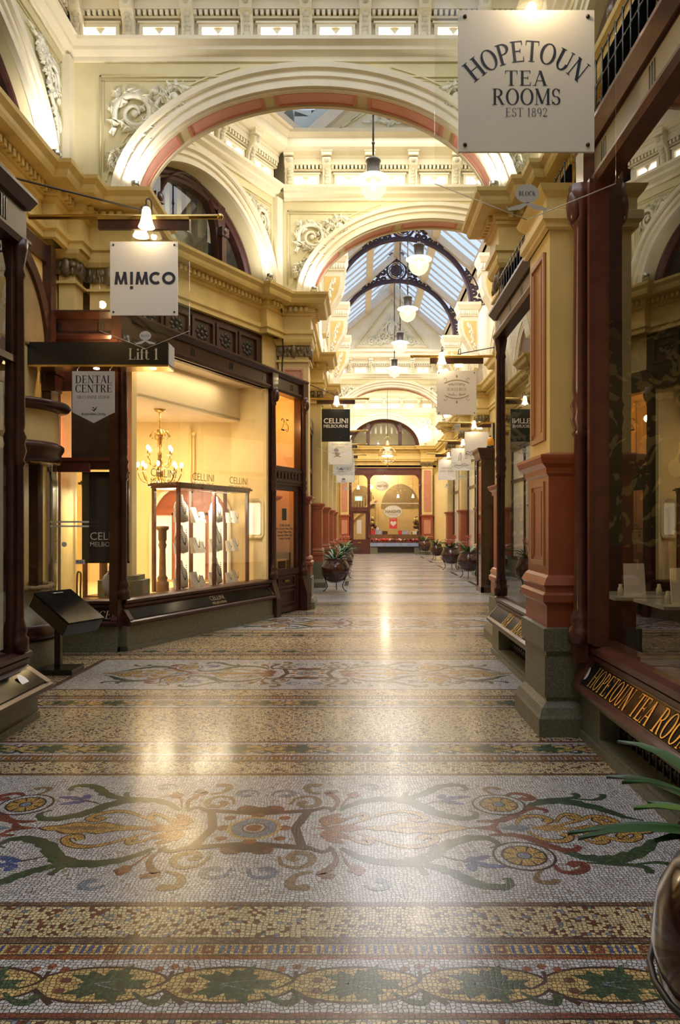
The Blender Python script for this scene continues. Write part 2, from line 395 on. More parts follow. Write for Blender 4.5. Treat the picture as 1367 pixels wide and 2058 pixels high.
def g_v(x, y0, y1, w=T, sb=1, st=1):
    o = [[(x-w/2, y0), (x+w/2, y0), (x+w/2, y1), (x-w/2, y1)]]; e = w/2+.085
    if sb: o.append([(x-e, y0), (x+e, y0), (x+e, y0+.035), (x-e, y0+.035)])
    if st: o.append([(x-e, y1-.035), (x+e, y1-.035), (x+e, y1), (x-e, y1)])
    return o
def g_h(x0, x1, y, h=H): return [[(x0, y-h/2), (x1, y-h/2), (x1, y+h/2), (x0, y+h/2)]]
def g_d(x0, y0, x1, y1, w): return [[(x0-w/2, y0), (x0+w/2, y0), (x1+w/2, y1), (x1-w/2, y1)]]
def g_s(x, y, e=.12): return [[(x-e, y), (x+e, y), (x+e, y+.035), (x-e, y+.035)]]
GL = {
 'H': (.84, lambda: g_v(.16, 0, 1)+g_v(.68, 0, 1)+g_h(.16, .68, .52)),
 'O': (.86, lambda: g_ring(.43, .5, .41, .515)),
 'Q': (.86, lambda: g_ring(.43, .5, .41, .515)),
 'P': (.68, lambda: g_v(.16, 0, 1)+g_ring(.3, .735, .35, .265, -90, 90)+g_h(.16, .32, .98)+g_h(.16, .32, .49)),
 'R': (.78, lambda: g_v(.16, 0, 1)+g_ring(.3, .745, .34, .255, -90, 90)+g_h(.16, .32, .98)+g_h(.16, .4, .51)+g_d(.66, 0, .38, .5, .15)+g_s(.68, 0, .1)),
 'E': (.68, lambda: g_v(.16, 0, 1)+g_h(.1, .62, .98)+g_h(.1, .64, .022)+g_h(.16, .5, .52)+[[(.58, 0), (.64, 0), (.64, .24), (.61, .24)], [(.56, 1), (.62, 1), (.62, .78), (.59, .78)], [(.46, .42), (.5, .42), (.5, .62), (.46, .62)]]),
 'F': (.64, lambda: g_v(.16, 0, 1)+g_h(.1, .6, .98)+g_h(.16, .48, .52)+[[(.54, 1), (.6, 1), (.6, .78), (.57, .78)], [(.44, .42), (.48, .42), (.48, .62), (.44, .62)]]),
 'L': (.64, lambda: g_v(.16, 0, 1)+g_h(.1, .6, .022)+[[(.54, 0), (.6, 0), (.6, .26), (.57, .26)]]),
 'T': (.74, lambda: g_v(.37, 0, 1, st=0)+g_h(.02, .72, .98)+[[(.02, 1), (.08, 1), (.05, .76), (.02, .76)], [(.66, 1), (.72, 1), (.72, .76), (.69, .76)]]),
 'I': (.34, lambda: g_v(.17, 0, 1)),
 'U': (.82, lambda: g_v(.17, .32, 1, sb=0)+g_v(.68, .32, 1, w=.05, sb=0)+g_ring(.4, .34, .305, .355, 180, 360, t=.14, h=.06)),
 'N': (.84, lambda: g_v(.14, 0, 1, w=.05)+g_v(.7, 0, 1, w=.05)+g_d(.7, 0, .12, 1, .17)),
 'M': (.98, lambda: g_v(.13, 0, 1, w=.05, st=0)+g_v(.84, 0, 1, st=0)+g_d(.47, .08, .13, 1, .16)+g_d(.47, .08, .82, 1, .05)+g_s(.1, .965, .08)+g_s(.86, .965, .1)),
 'A': (.80, lambda: g_d(.1, 0, .39, 1, .05)+g_d(.68, 0, .39, 1, .16)+g_h(.2, .58, .33)+g_s(.1, 0)+g_s(.68, 0, .14)),
 'S': (.62, lambda: g_ring(.31, .74, .25, .265, 20, 268, t=.11)+g_ring(.31, .26, .27, .265, 88, -160, t=.13)+[[(.48, .7), (.52, .7), (.54, .98), (.51, .98)], [(.04, .3), (.08, .3), (.09, .02), (.06, .02)]]),
 'C': (.76, lambda: g_ring(.42, .5, .40, .515, 42, 318)+[[(.66, .7), (.7, .7), (.72, .98), (.69, .98)]]),
 'D': (.82, lambda: g_v(.16, 0, 1)+g_ring(.34, .5, .42, .5, -90, 90)+g_h(.16, .36, .98)+g_h(.16, .36, .022)),
 'Z': (.7, lambda: g_h(.06, .62, .98)+g_h(.06, .64, .022)+g_d(.14, 0, .54, 1, .15)),
 'B': (.72, lambda: g_v(.16, 0, 1)+g_ring(.3, .76, .3, .24, -90, 90)+g_ring(.3, .27, .36, .27, -90, 90)+g_h(.16, .32, .98)+g_h(.16, .32, .022)+g_h(.16, .32, .52)),
 'K': (.8, lambda: g_v(.16, 0, 1)+g_d(.24, .45, .62, 1, .05)+g_d(.66, 0, .36, .58, .15)+g_s(.66, 0)+g_s(.62, .965, .1)),
 '1': (.44, lambda: g_v(.22, 0, 1, st=0)+[[(.06, .84), (.22, 1), (.22, .93), (.09, .81)]]),
 '8': (.62, lambda: g_ring(.31, .76, .22, .245, t=.1)+g_ring(.31, .27, .27, .28, t=.11)),
 '9': (.62, lambda: g_ring(.31, .68, .27, .32, t=.12)+g_ring(.24, .5, .34, .5, -80, 20, t=.11)),
 '2': (.62, lambda: g_ring(.3, .73, .26, .27, -20, 170, t=.12)+g_d(.1, .06, .5, .62, .07)+g_h(.05, .58, .06, .12)),
 '5': (.62, lambda: g_ring(.28, .31, .28, .32, -150, 110, t=.12)+[[(.12, .5), (.17, .5), (.2, 1), (.15, 1)]]+g_h(.15, .54, .95, .1)),
 'i': (.32, lambda: g_v(.16, 0, .66, st=0)+g_ring(.16, .88, .085, .085, t=.08, h=.08)),
 'f': (.38, lambda: g_v(.16, 0, .8, st=0)+g_ring(.3, .8, .21, .2, 40, 180, t=.13)+g_h(.03, .34, .63)),
 't': (.4, lambda: g_v(.16, .14, .86, sb=0, st=0)+g_ring(.29, .17, .205, .18, 180, 320, t=.13)+g_h(.03, .34, .63)),
 'J': (.5, lambda: g_v(.32, .2, 1, sb=0)+g_ring(.2, .2, .195, .21, 180, 360, t=.1, h=.07)),
 'W': (1.1, lambda: g_d(.32, 0, .1, 1, .15)+g_d(.32, 0, .55, 1, .05)+g_d(.78, 0, .55, 1, .15)+g_d(.78, 0, 1.0, 1, .05)+g_s(.1, .965, .1)+g_s(1.0, .965, .1)),
 'X': (.8, lambda: g_d(.66, 0, .14, 1, .15)+g_d(.12, 0, .66, 1, .05)+g_s(.66, 0, .1)+g_s(.12, 0, .1)+g_s(.14, .965, .1)+g_s(.66, .965, .1)),
 ' ': (.34, lambda: []), "'": (.2, lambda: g_v(.1, .75, 1, sb=0, st=0)),
}
def serif(text, size, sx=.92, gap=.06, arc=None):
    """polygons in the plane, centred; arc=(radius) bends the baseline upward in the middle."""
    wid = [GL[c][0]*sx+gap for c in text]; tot = sum(wid); x = -tot/2; vs = []; fs = []
    for c, w in zip(text, wid):
        mid = (x+w/2)*size
        for k, poly in enumerate(GL[c][1]()):
            b = len(vs); zz = .0008+.00002*k
            for px, py in poly:
                X = (x+gap/2+px*sx)*size; Y = (py-.5)*size
                if arc:
                    a = mid/arc; lx = X-mid; r = arc+Y
                    X, Y = arc*math.sin(a)+lx*math.cos(a)+Y*math.sin(a), arc*math.cos(a)-arc-lx*math.sin(a)+Y*math.cos(a)
                vs.append((X, Y, zz))
            fs.append(tuple(range(b, b+len(poly))))
        x += w
    return vs, fs
def put(mb, txt, M):     # place lettering (x right, y up, z out) with matrix M
    old = mb.M; mb.M = M; mb.add(txt[0], txt[1], False); mb.M = old
def plane_m(o, ux, uy):   # origin, text x direction, text y direction
    ux = Vector(ux).normalized(); uy = Vector(uy).normalized(); n = ux.cross(uy)
    return Matrix(((ux.x, uy.x, n.x, o[0]), (ux.y, uy.y, n.y, o[1]), (ux.z, uy.z, n.z, o[2]), (0, 0, 0, 1)))
def ellipse_poly(rx, ry, n=28, z=0): return [(rx*math.cos(2*math.pi*i/n), ry*math.sin(2*math.pi*i/n), z) for i in range(n)]
def smooth_path(pts, k=5):
    P = [Vector(p) for p in pts]; o = []
    for i in range(len(P)-1):
        a, b, c, d = P[max(i-1, 0)], P[i], P[i+1], P[min(i+2, len(P)-1)]
        for j in range(k):
            t = j/k; o.append(.5*((2*b)+(-a+c)*t+(2*a-5*b+4*c-d)*t*t+(-a+3*b-3*c+d)*t**3))
    o.append(P[-1]); return o
# ------------------------------------------------------------------ FLOOR (mosaic pavement, one mesh)
STROKES = [
('green','leaf',0.062,[(0.433,-0.22),(0.503,-0.3),(0.581,-0.351),(0.68,-0.372),(0.769,-0.356),(0.852,-0.3),(0.919,-0.207),(0.985,-0.154),(1.073,-0.114),(1.142,-0.127),(1.169,-0.189),(1.126,-0.22)]),
('green','leaf',0.045,[(0.613,-0.379),(0.723,-0.386),(0.821,-0.395),(0.892,-0.437),(0.94,-0.481),(0.985,-0.535),(1.041,-0.576),(1.111,-0.587),(1.151,-0.566),(1.157,-0.513),(1.125,-0.513)]),
('green','line',0.03,[(0.755,-0.391),(0.791,-0.425),(0.807,-0.481)]),
('green','leaf',0.065,[(1.454,-0.256),(1.522,-0.311),(1.596,-0.338),(1.679,-0.338),(1.77,-0.293),(1.855,-0.228),(1.934,-0.14),(2.026,-0.089)]),
('green','line',0.035,[(1.53,-0.365),(1.639,-0.382),(1.733,-0.391),(1.78,-0.416),(1.772,-0.466)]),
('green','line',0.035,[(1.745,-0.382),(1.85,-0.365),(1.915,-0.399),(1.934,-0.45)]),
('red','leaf',0.04,[(1.147,-0.083),(1.228,-0.079),(1.279,-0.089),(1.34,-0.13),(1.395,-0.189),(1.451,-0.237),(1.508,-0.247),(1.549,-0.209),(1.525,-0.189)]),
('red','line',0.045,[(1.386,-0.382),(1.383,-0.425),(1.407,-0.453),(1.453,-0.458),(1.503,-0.425),(1.512,-0.382),(1.478,-0.373),(1.446,-0.399)]),
('tan','line',0.035,[(1.339,-0.408),(1.292,-0.466),(1.27,-0.522),(1.303,-0.546),(1.344,-0.538),(1.354,-0.514)]),
('blue','leaf',0.03,[(0.987,-0.356),(1.053,-0.329),(1.116,-0.302)]),
('blue','leaf',0.03,[(1.014,-0.365),(1.082,-0.396),(1.169,-0.408)]),
('blue','leaf',0.035,[(1.0,-0.378),(1.01,-0.416),(1.017,-0.446)]),
('brown','line',0.012,[(0.883,-0.293),(0.937,-0.329),(0.991,-0.352)]),
('ylw','line',0.036,[(1.516,-0.005),(1.618,-0.058),(1.694,-0.099),(1.775,-0.144),(1.851,-0.116),(1.869,-0.058),(1.817,-0.054),(1.782,-0.099),(1.812,-0.116)]),
('ylw','line',0.03,[(1.555,-0.058),(1.595,-0.13),(1.644,-0.17),(1.694,-0.144),(1.679,-0.116),(1.64,-0.14)]),
('ylw','line',0.034,[(1.344,-0.037),(1.381,-0.11),(1.425,-0.144),(1.495,-0.144),(1.534,-0.099),(1.498,-0.068)]),
('ylw','line',0.034,[(0.502,-0.052),(0.609,-0.135),(0.7,-0.194),(0.78,-0.207),(0.853,-0.173),(0.885,-0.114),(0.837,-0.094),(0.807,-0.135)]),
('ylw','line',0.026,[(0.429,-0.058),(0.502,-0.141),(0.561,-0.173),(0.573,-0.133),(0.538,-0.114)]),
('orange','leaf',0.05,[(0.343,-0.035),(0.406,-0.08),(0.478,-0.114)]),
('orange','leaf',0.04,[(0.333,-0.064),(0.383,-0.127),(0.444,-0.173)]),
('red','line',0.016,[(0.434,-0.258),(0.465,-0.367),(0.498,-0.432)]),
('orange','leaf',0.04,[(0.472,-0.448),(0.509,-0.432),(0.547,-0.437)]),
('orange','leaf',0.04,[(0.503,-0.391),(0.509,-0.432),(0.517,-0.485)]),
('ltblue','line',0.035,[(0.541,-0.566),(0.576,-0.597),(0.628,-0.587),(0.632,-0.539),(0.588,-0.528)]),
('tan','line',0.04,[(0.156,-0.3),(0.182,-0.386),(0.256,-0.414),(0.307,-0.363),(0.296,-0.288),(0.232,-0.271),(0.208,-0.315),(0.244,-0.344)]),
('redbr','line',0.04,[(0.383,-0.199),(0.418,-0.332),(0.387,-0.425),(0.351,-0.47),(0.416,-0.496)]),
('tan','line',0.045,[(0.318,-0.448),(0.256,-0.477),(0.228,-0.541),(0.25,-0.587),(0.316,-0.582)]),
('ltblue','line',0.035,[(0.039,-0.418),(0.055,-0.485),(0.115,-0.503),(0.158,-0.463),(0.12,-0.418),(0.085,-0.437)]),
('brown','line',0.03,[(0.152,-0.154),(0.248,-0.189),(0.345,-0.258),(0.401,-0.22)]),
]
fl = MB()
def fpoly(pts, m, z): fl.mat('t_'+m).add([(x, y, z*.16) for x, y in pts], [tuple(range(len(pts)))], False)
def rect(x0, x1, y0, y1, m, z=0.0): fpoly([(x0, y0), (x1, y0), (x1, y1), (x0, y1)], m, z)
def ribbon(pts, w, m, z, kind='line', outline=None):
    P = smooth_path([(x, y, 0) for x, y in pts], 5); n = len(P); L = []; Rr = []
    if outline: ribbon(pts, w+.014, outline, z-.0006, kind)
    for i, p in enumerate(P):
        t = (P[min(i+1, n-1)]-P[max(i-1, 0)]).normalized(); q = Vector((-t.y, t.x, 0)); f = i/(n-1)
        if kind == 'leaf':
            prof = w*(math.sin(math.pi*min(1, f*1.05+.02))**.7)*.5+.006; ser = 1+.35*((i % 5)/4-.5); a, b = prof*ser*1.25, prof*(1.5-ser*.6)
        else:
            prof = w*.5*min(1, .35+1.3*f) if f < .85 else w*.5*(1.25-.3*(f-.85)/.15); a = b = prof
        L.append((p.x+q.x*a, p.y+q.y*a)); Rr.append((p.x-q.x*b, p.y-q.y*b))
    for i in range(n-1): fpoly([Rr[i], Rr[i+1], L[i+1], L[i]], m, z)
def disc(cx, cy, rx, ry, m, z, n=20): fpoly([(cx+rx*math.cos(2*math.pi*i/n), cy+ry*math.sin(2*math.pi*i/n)) for i in range(n)], m, z)
def flame(x0, x1, cy, w, m, z, sx, cx, inner=None):
    pts = []
    for i in range(13):
        f = i/12; pts.append((cx+sx*(x0+(x1-x0)*f), cy+w*math.sin(math.pi*f**1.5)*(.8+.2*math.cos(i*2.2))))
    lo = [(x, 2*cy-y) for x, y in pts][::-1]; fpoly(pts+lo[1:-1], m, z)
def panel(cx, cy, full=True):
    for sx in (1, -1):
        for sy in (1, -1):
            for k, (c, kind, w, pts) in enumerate(STROKES):
                P = [(cx+sx*(x if sy < 0 else x*.97), cy+(-sy)*y) for x, y in pts]
                ribbon(P, w, c, .0024+.0001*k, kind, 'brown' if c == 'ylw' else None)
            wx, wy = cx+sx*1.268, cy+sy*.30
            disc(wx, wy, .145, .145, 'brown', .0055); disc(wx, wy, .132, .132, 'white', .0058); disc(wx, wy, .105, .105, 'black', .0061)
            for j in range(8):
                a = j*math.pi/4; u = (math.cos(a), math.sin(a))
                fpoly([(wx+u[0]*.035-u[1]*.014, wy+u[1]*.035+u[0]*.014), (wx+u[0]*.035+u[1]*.014, wy+u[1]*.035-u[0]*.014), (wx+u[0]*.092+u[1]*.03, wy+u[1]*.092-u[0]*.03), (wx+u[0]*.092-u[1]*.03, wy+u[1]*.092+u[0]*.03)], 'ylw', .0064)
            disc(wx, wy, .028, .028, 'ltblue', .0066)
        flame(.44, 1.08, cy, .085, 'brown', .0030, sx, cx); flame(.46, 1.06, cy, .075, 'ylw', .0040, sx, cx); flame(.66, .98, cy, .03, 'tan', .0046, sx, cx)
        flame(1.5, 2.08, cy, .085, 'brown', .0030, sx, cx); flame(1.52, 2.06, cy, .075, 'ylw', .0040, sx, cx); flame(1.75, 2.0, cy, .03, 'ltblue', .0046, sx, cx)
        flame(1.34, 1.56, cy, .05, 'ylw', .0042, sx, cx); flame(1.2, 1.37, cy, .05, 'ltblue', .0044, sx, cx)
        flame(.28, .56, cy, .055, 'orange', .0044, sx, cx)
        fpoly([(cx+sx*1.07, cy), (cx+sx*1.17, cy-.03), (cx+sx*1.24, cy-.10), (cx+sx*1.2, cy), (cx+sx*1.24, cy+.10), (cx+sx*1.17, cy+.03)], 'red', .0043)
    for a, b, m, z in ((.285, .245, 'brown', .0058), (.225, .188, 'white', .0061)):
        fpoly([(cx-a, cy-b), (cx, cy-b*.8), (cx+a, cy-b), (cx+a*.8, cy), (cx+a, cy+b), (cx, cy+b*.8), (cx-a, cy+b), (cx-a*.8, cy)], m, z)
    for q in (1, -1):
        disc(cx-.07, cy+q*.235, .055, .05, 'redbr', .0056); disc(cx+.07, cy+q*.235, .055, .05, 'redbr', .0056); disc(cx, cy+q*.21, .085, .055, 'brown', .0057)
        disc(cx, cy+q*.15, .035, .03, 'orange', .0064); disc(cx+q*.15, cy, .035, .03, 'orange', .0064)
        for p in (1, -1): disc(cx+p*.14, cy+q*.12, .03, .025, 'orange', .0064)
    for r, m in ((.135, 'yellow'), (.115, 'ltblue'), (.062, 'brown'), (.052, 'white'), (.04, 'orange')): disc(cx, cy, r, r, m, .0068+.0003*(.14-r)*10)
def vine(x0, x1, y, h, per=.415):
    n = int((x1-x0)/per)
    for i in range(n):
        x = x0+per*(i+.5); a = per*.56; b = h*.36
        fpoly([(x+a*math.cos(2*math.pi*j/22)*.98, y+b*math.sin(2*math.pi*j/22)) for j in range(22)], 'brown', .0016+.0001*(i % 2))
        fpoly([(x+a*.93*math.cos(2*math.pi*j/22), y+(b-.012)*math.sin(2*math.pi*j/22)) for j in range(22)], 'yellow', .0019+.0001*(i % 2))
        pts = []
        for j in range(26):
            q = 2*math.pi*j/26; r = (1.0 if j % 2 else .68)*(1+.25*math.cos(5*q/1.0)); pts.append((x+.02+r*per*.32*math.cos(q), y+r*h*.34*math.sin(q)))
        fpoly(pts, 'green', .0024)
        for q in (-.5, .35, 1.1): fpoly([(x-.03, y), (x-.03+.006, y+.006), (x+.09*math.cos(q), y+.07*math.sin(q))], 'ltblue', .0028)
        ribbon([(x+per*.28, y-.04), (x+per*.4, y-h*.3), (x+per*.52, y-h*.33), (x+per*.56, y-h*.18)], .03, 'green', .0026)
        ribbon([(x+per*.35, y-h*.1), (x+per*.5, y+h*.05), (x+per*.52, y+h*.26)], .014, 'brown', .0022)
        ribbon([(x+per*.5, y-.02), (x+per*.62, y-h*.25), (x+per*.7, y-h*.36)], .02, 'brown', .0022)
        for dx, dz in ((-.05, .30), (.0, .35), (.05, .29)): disc(x+per*.52+dx, y+h*dz, .017, .015, 'orange', .0026, 10)
        disc(x-per*.3, y-h*.12, .02, .016, 'redbr', .0026, 10); disc(x-per*.3, y+h*.08, .02, .016, 'redbr', .0026, 10)
def checker(x0, x1, y0, y1, fine=True):
    rect(x0, x1, y0, y1, 'yellow', .001)
    per = .172; n = int((x1-x0)/per); h = (y1-y0)
    for i in range(n):
        x = x0+i*per
        rect(x, x+.045, y0+.1*h, y1-.1*h, 'red', .0013)
        if fine: rect(x+.014, x+.031, y0+.35*h, y1-.35*h, 'yellow', .0016)
        for k in range(4): rect(x+.062+k*.027, x+.076+k*.027, y0+.1*h, y1-.1*h, 'blue', .0013)
XL, XR = -5.2, 5.2
def bands(p0, x0, x1, fine=True):
    """border bands from one white panel back towards the previous one (mirrored pair around a wide buff field)"""
    def one(y, s):   # s=-1 runs down from y, s=1 up from y
        def b(a, c, m, z=.0008): rect(x0, x1, min(y+s*a, y+s*c), max(y+s*a, y+s*c), m, z)
        b(0, .035, 'brown_lt'); b(.028, .035, 'brown', .001); b(.035, .245, 'mix'); b(.245, .252, 'brown', .001); b(.25, .282, 'brown_lt'); b(.282, .29, 'black', .001)
        checker(x0, x1, min(y+s*.29, y+s*.35), max(y+s*.29, y+s*.35), fine); b(.35, .356, 'black', .001); b(.356, .38, 'orange'); b(.38, .652, 'white'); vine(x0, x1, y+s*.515, .272)
        b(.652, .676, 'red'); b(.676, .684, 'black', .001)
        return y+s*.684
    lo = one(p0, -1); hi = one(p0-2.27, 1); return hi, lo
PER = 3.72
for k in range(0, 4):
    p0 = 2.87+PER*k; cx = -.52 if k < 2 else (.1 if k == 2 else 1.3)
    hi, lo = bands(p0, XL, XR, k < 2)
    rect(XL, XR, hi, lo, 'mix', .0002); rect(XL, XR, p0, p0+1.44, 'white', .0002)
    if k < 3: panel(cx, p0+.70)
    for sgn in (-1, 1): rect(cx+sgn*2.32-.03, cx+sgn*2.32+.03, p0, p0+1.44, 'brown_lt', .007); rect(min(cx+sgn*2.35, sgn*5.2), max(cx+sgn*2.35, sgn*5.2), p0, p0+1.44, 'mix', .0066)
for k in range(4, 10):
    p0 = 2.87+PER*k; cx = 1.3
    rect(XL, XR, p0, p0+1.44, 'white', .0006); rect(XL, XR, p0-2.28, p0, 'mix', .0004)
    for a, b, m in ((-2.0, -.35, 'white'), (-.03, 0, 'brown_lt'), (-.38, -.33, 'brown_lt'), (-.65, -.60, 'brown_lt'), (-1.75, -1.7, 'brown_lt'), (-1.95, -1.9, 'brown_lt'), (-2.28, -2.25, 'brown')): rect(XL, XR, p0+a, p0+b, m, .001)
    for sgn in (-1, 1):
        rect(1.3+sgn*1.62-.05, 1.3+sgn*1.62+.05, p0, p0+1.44, 'brown', .0016)
        for q in range(3): ribbon([(1.3+sgn*(.2+.4*q), p0+.5), (1.3+sgn*(.4+.4*q), p0+.9), (1.3+sgn*(.6+.4*q), p0+.6)], .08, 'tan', .002, 'leaf')
rect(-6.5, 6.5, -4.0, 40.0, 'yellow', -.0006)
fl.mat('granite').box(-6.5, 6.5, -4, 40, -.2, -.002)
struct(fl.build('floor', origin=(0, 0, 0), recalc=False))
# ------------------------------------------------------------------ SHELL
ZS = 5.55; AB = 1.47
ENT = [(-.02, 4.82), (.04, 4.82), (.04, 4.89), (.07, 4.91), (.07, 4.98), (.02, 5.0), (.02, 5.22), (.06, 5.24), (.06, 5.285), (.09, 5.29), (.09, 5.37), (.15, 5.385), (.26, 5.40), (.28, 5.44), (.29, 5.48), (.34, 5.53), (.35, 5.57), (.0, 5.60), (-.02, 5.6)]
ATT = [(-.02, 7.33), (.03, 7.33), (.04, 7.38), (.12, 7.42), (.13, 7.46), (.20, 7.50), (.21, 7.54), (-.02, 7.56)]
TOPC = [(-.02, 8.06), (.10, 8.06), (.12, 8.10), (.30, 8.16), (.32, 8.20), (.34, 8.30), (.42, 8.36), (.43, 8.42), (-.02, 8.45)]
ARCHV = [(-.01, -.02), (-.01, .05), (.05, .06), (.055, .03), (.10, .035), (.105, .07), (.15, .075), (.155, .045), (.19, .05), (.20, .10), (.26, .115), (.28, .06), (.29, -.02)]
def dentils(mb, p, q, side, z0, z1, d0, d1, sp=.095, w=.055):
    p, q = Vector(p), Vector(q); L = (q-p).length
    if L < .25: return
    t = (q-p)/L; n = Vector((t.y, -t.x))*side
    for i in range(int(L/sp)):
        c = p+t*(sp*(i+.5)); vs = []
        for z in (z0, z1):
            for a, b in ((-w/2, d0), (w/2, d0), (w/2, d1), (-w/2, d1)): vs.append((c.x+t.x*a+n.x*b, c.y+t.y*a+n.y*b, z))
        mb.add(vs, [(0, 1, 2, 3), (4, 5, 6, 7), (0, 1, 5, 4), (1, 2, 6, 5), (2, 3, 7, 6), (3, 0, 4, 7)], False)
def entablature(mb, path, side):
    mb.mat('gold_paint').molding(ENT, path, side)
    for a, b in zip(path[:-1], path[1:]): dentils(mb, a, b, side, 5.29, 5.36, .08, .145)
def leafy(mb, F, u0, u1, z0, z1, n=.02):   # dark modelled leaf band of a capital
    old = mb.M; mb.M = F; mb.mat('bronze'); k = max(2, int((u1-u0)/.05))
    mb.box(u0, u1, 0, n, z0+.25*(z1-z0), z1-.1*(z1-z0))
    for i in range(k):
        u = u0+(u1-u0)*(i+.5)/k; mb.ball((u, n, z0+(z1-z0)*(.42 if i % 2 else .66)), .022, .016, (z1-z0)*.26, 6, 4)
    mb.ball(((u0+u1)/2, n, (z0+z1)/2+.02), .06, .035, (z1-z0)*.5, 8, 6)
    for q in (-1, 1): mb.ball(((u0+u1)/2+q*.08, n, (z0+z1)/2+.05), .05, .025, .05, 7, 5)
    mb.M = old
# spandrel ornament in local frame: origin at the corner, grows along +u and -z
def scrolls(mb, su, k=1.0, ex=1.0, d=.0, seed=1):
    """acanthus scrolls filling a corner; su=+1/-1 direction, k size, d surface offset"""
    rnd = random.Random(seed); mb.smooth = True
    def T3(x, z): return (su*x*k*ex, z*k)
    def stem(pts, r):
        P = smooth_path([(*T3(x, z), 0) for x, z in pts], 4)
        mb.mat('relief').tube([(p.x, d+.035, p.y) for p in P], [.95*r*k*(1-.6*i/len(P))+.005 for i in range(len(P))], 6)
    def blob(x, z, l, w, a):
        u, zz = T3(x, z); n = 9; vs = [(u, d+.075*k, zz)]
        for i in range(n):
            q = 2*math.pi*i/n; rr = 1 if i % 2 else .62; X, Z = l*rr*math.cos(q), w*rr*math.sin(q)
            vs.append((u+su*k*ex*(X*math.cos(a)-Z*math.sin(a)), d+(.05 if i % 2 else .012), zz+k*(X*math.sin(a)+Z*math.cos(a))))
        mb.mat('relief').add(vs, [(0, 1+i, 1+(i+1) % n) for i in range(n)], False)
    def spiral(cx, cz, r0, turns, a0, sg, r):
        pts = []
        for i in range(int(turns*12)+1):
            q = i/12*2*math.pi; rr = r0*(1-.82*i/(turns*12)); pts.append((cx+rr*math.cos(a0+sg*q), cz+rr*math.sin(a0+sg*q)))
        stem(pts, r)
        mb.ball((*(lambda t: (t[0], d+.03, t[1]))(T3(cx, cz)),), .045*k, .03, .045*k, 7, 5)
        for i in range(13):
            q = a0+sg*i*.5; rr = r0*(1.12-.03*i); blob(cx+rr*math.cos(q), cz+rr*math.sin(q), .09+.03*rnd.random(), .05, q+sg*1.0+rnd.uniform(-.5, .5))
    spiral(.33, -.36, .24, 1.6, R(200), -1, .035); spiral(.80, -.17, .13, 1.5, R(180), -1, .022); spiral(.14, -.92, .10, 1.4, R(90), 1, .02)
    stem([(.10, -1.25), (.13, -1.05), (.22, -.8), (.4, -.62), (.52, -.4), (.62, -.2), (.8, -.05), (1.0, -.08), (1.2, -.05), (1.32, -.06)], .03)
    stem([(.4, -.6), (.3, -.68), (.17, -.75)], .025)
    for x, z, l, w, a in ((.55, -.10, .12, .06, .6), (.58, -.30, .13, .055, -.9), (.66, -.38, .1, .045, -.7), (.45, -.62, .12, .05, -.9), (.32, -.80, .1, .05, -1.2), (.25, -.72, .1, .04, .3), (.10, -1.12, .12, .04, 1.5), (.12, -.12, .08, .06, .4), (.28, -.10, .09, .05, .1), (.07, -.3, .08, .05, 1.2), (.08, -.55, .09, .045, 1.4), (1.0, -.07, .06, .04, 0), (1.14, -.06, .06, .04, 0), (.42, -.30, .07, .05, .5), (.20, -.22, .1, .06, .9), (.44, -.46, .1, .05, -.4), (.52, -.52, .11, .05, -1.0), (.36, -.56, .09, .05, 2.2), (.72, -.30, .1, .04, -.6), (.90, -.26, .08, .04, .3), (.18, -.85, .09, .04, .8), (.16, -1.0, .09, .04, 1.2), (.62, -.16, .12, .06, .9), (.70, -.08, .09, .05, .2)):
        blob(x, z, l, w, a)
def spandrel_frame(mb, a, b, zs, cu, su, ue, zt):
    # incised border: straight top and side fillets plus fillet following the arch
    mb.mat('olive'); u1 = ue; r = .40
    mb.box(min(u1, u1+su*.02), max(u1, u1+su*.02), 0, .02, zs+.28, zt); mb.box(min(u1, cu-su*.75), max(u1, cu-su*.75), 0, .02, zt-.02, zt)
    mb.box(min(u1+su*.05, u1+su*.06), max(u1+su*.05, u1+su*.06), 0, .012, zs+.4, zt-.05); mb.box(min(u1, cu-su*.95), max(u1, cu-su*.95), 0, .012, zt-.065, zt-.055)
    t0, t1 = (172, 112) if su > 0 else (8, 68)
    mb.archsweep([(.36, -.005), (.36, .018), (.38, .018), (.38, -.005)], a, b, zs, cu, 18, t0, t1)
bracket_slots = []      # (matrix, label tail)
window_slots = []
def attic(mb, F, u0, u1, where, nwin, mat='cream'):
    """cornice, brackets and glowing little windows above a wall; F local frame"""
    old = mb.M; mb.M = F; mb.mat(mat)
    mb.box(u0, u1, -.30, -.02, 7.3, 8.5)
    def bx(prof):
        k = len(prof); mb.add([(u, d, z) for u in (u0, u1) for d, z in prof], [(j, j+1, k+j+1, k+j) for j in range(k-1)]+[tuple(range(k)), tuple(range(k, 2*k))], False)
    mb.mat('cream'); bx(ATT); bx(TOPC)
    mb.box(u0, u1, 0, .05, 7.86, 7.885); mb.box(u0, u1, 0, .09, 7.95, 8.07)
    sp = (u1-u0)/nwin
    for i in range(int((u1-u0)/.07)): u = u0+.07*(i+.5); mb.box(u-.02, u+.02, 0, .085, 7.885, 7.945)
    mb.M = old
    for i in range(nwin+1):
        u = u0+sp*i
        if i in (0, nwin): u += .10 if i == 0 else -.10
        bracket_slots.append((F, u, where, i))
    for i in range(nwin): window_slots.append((F, u0+sp*(i+.5), min(.50, sp*.66)))
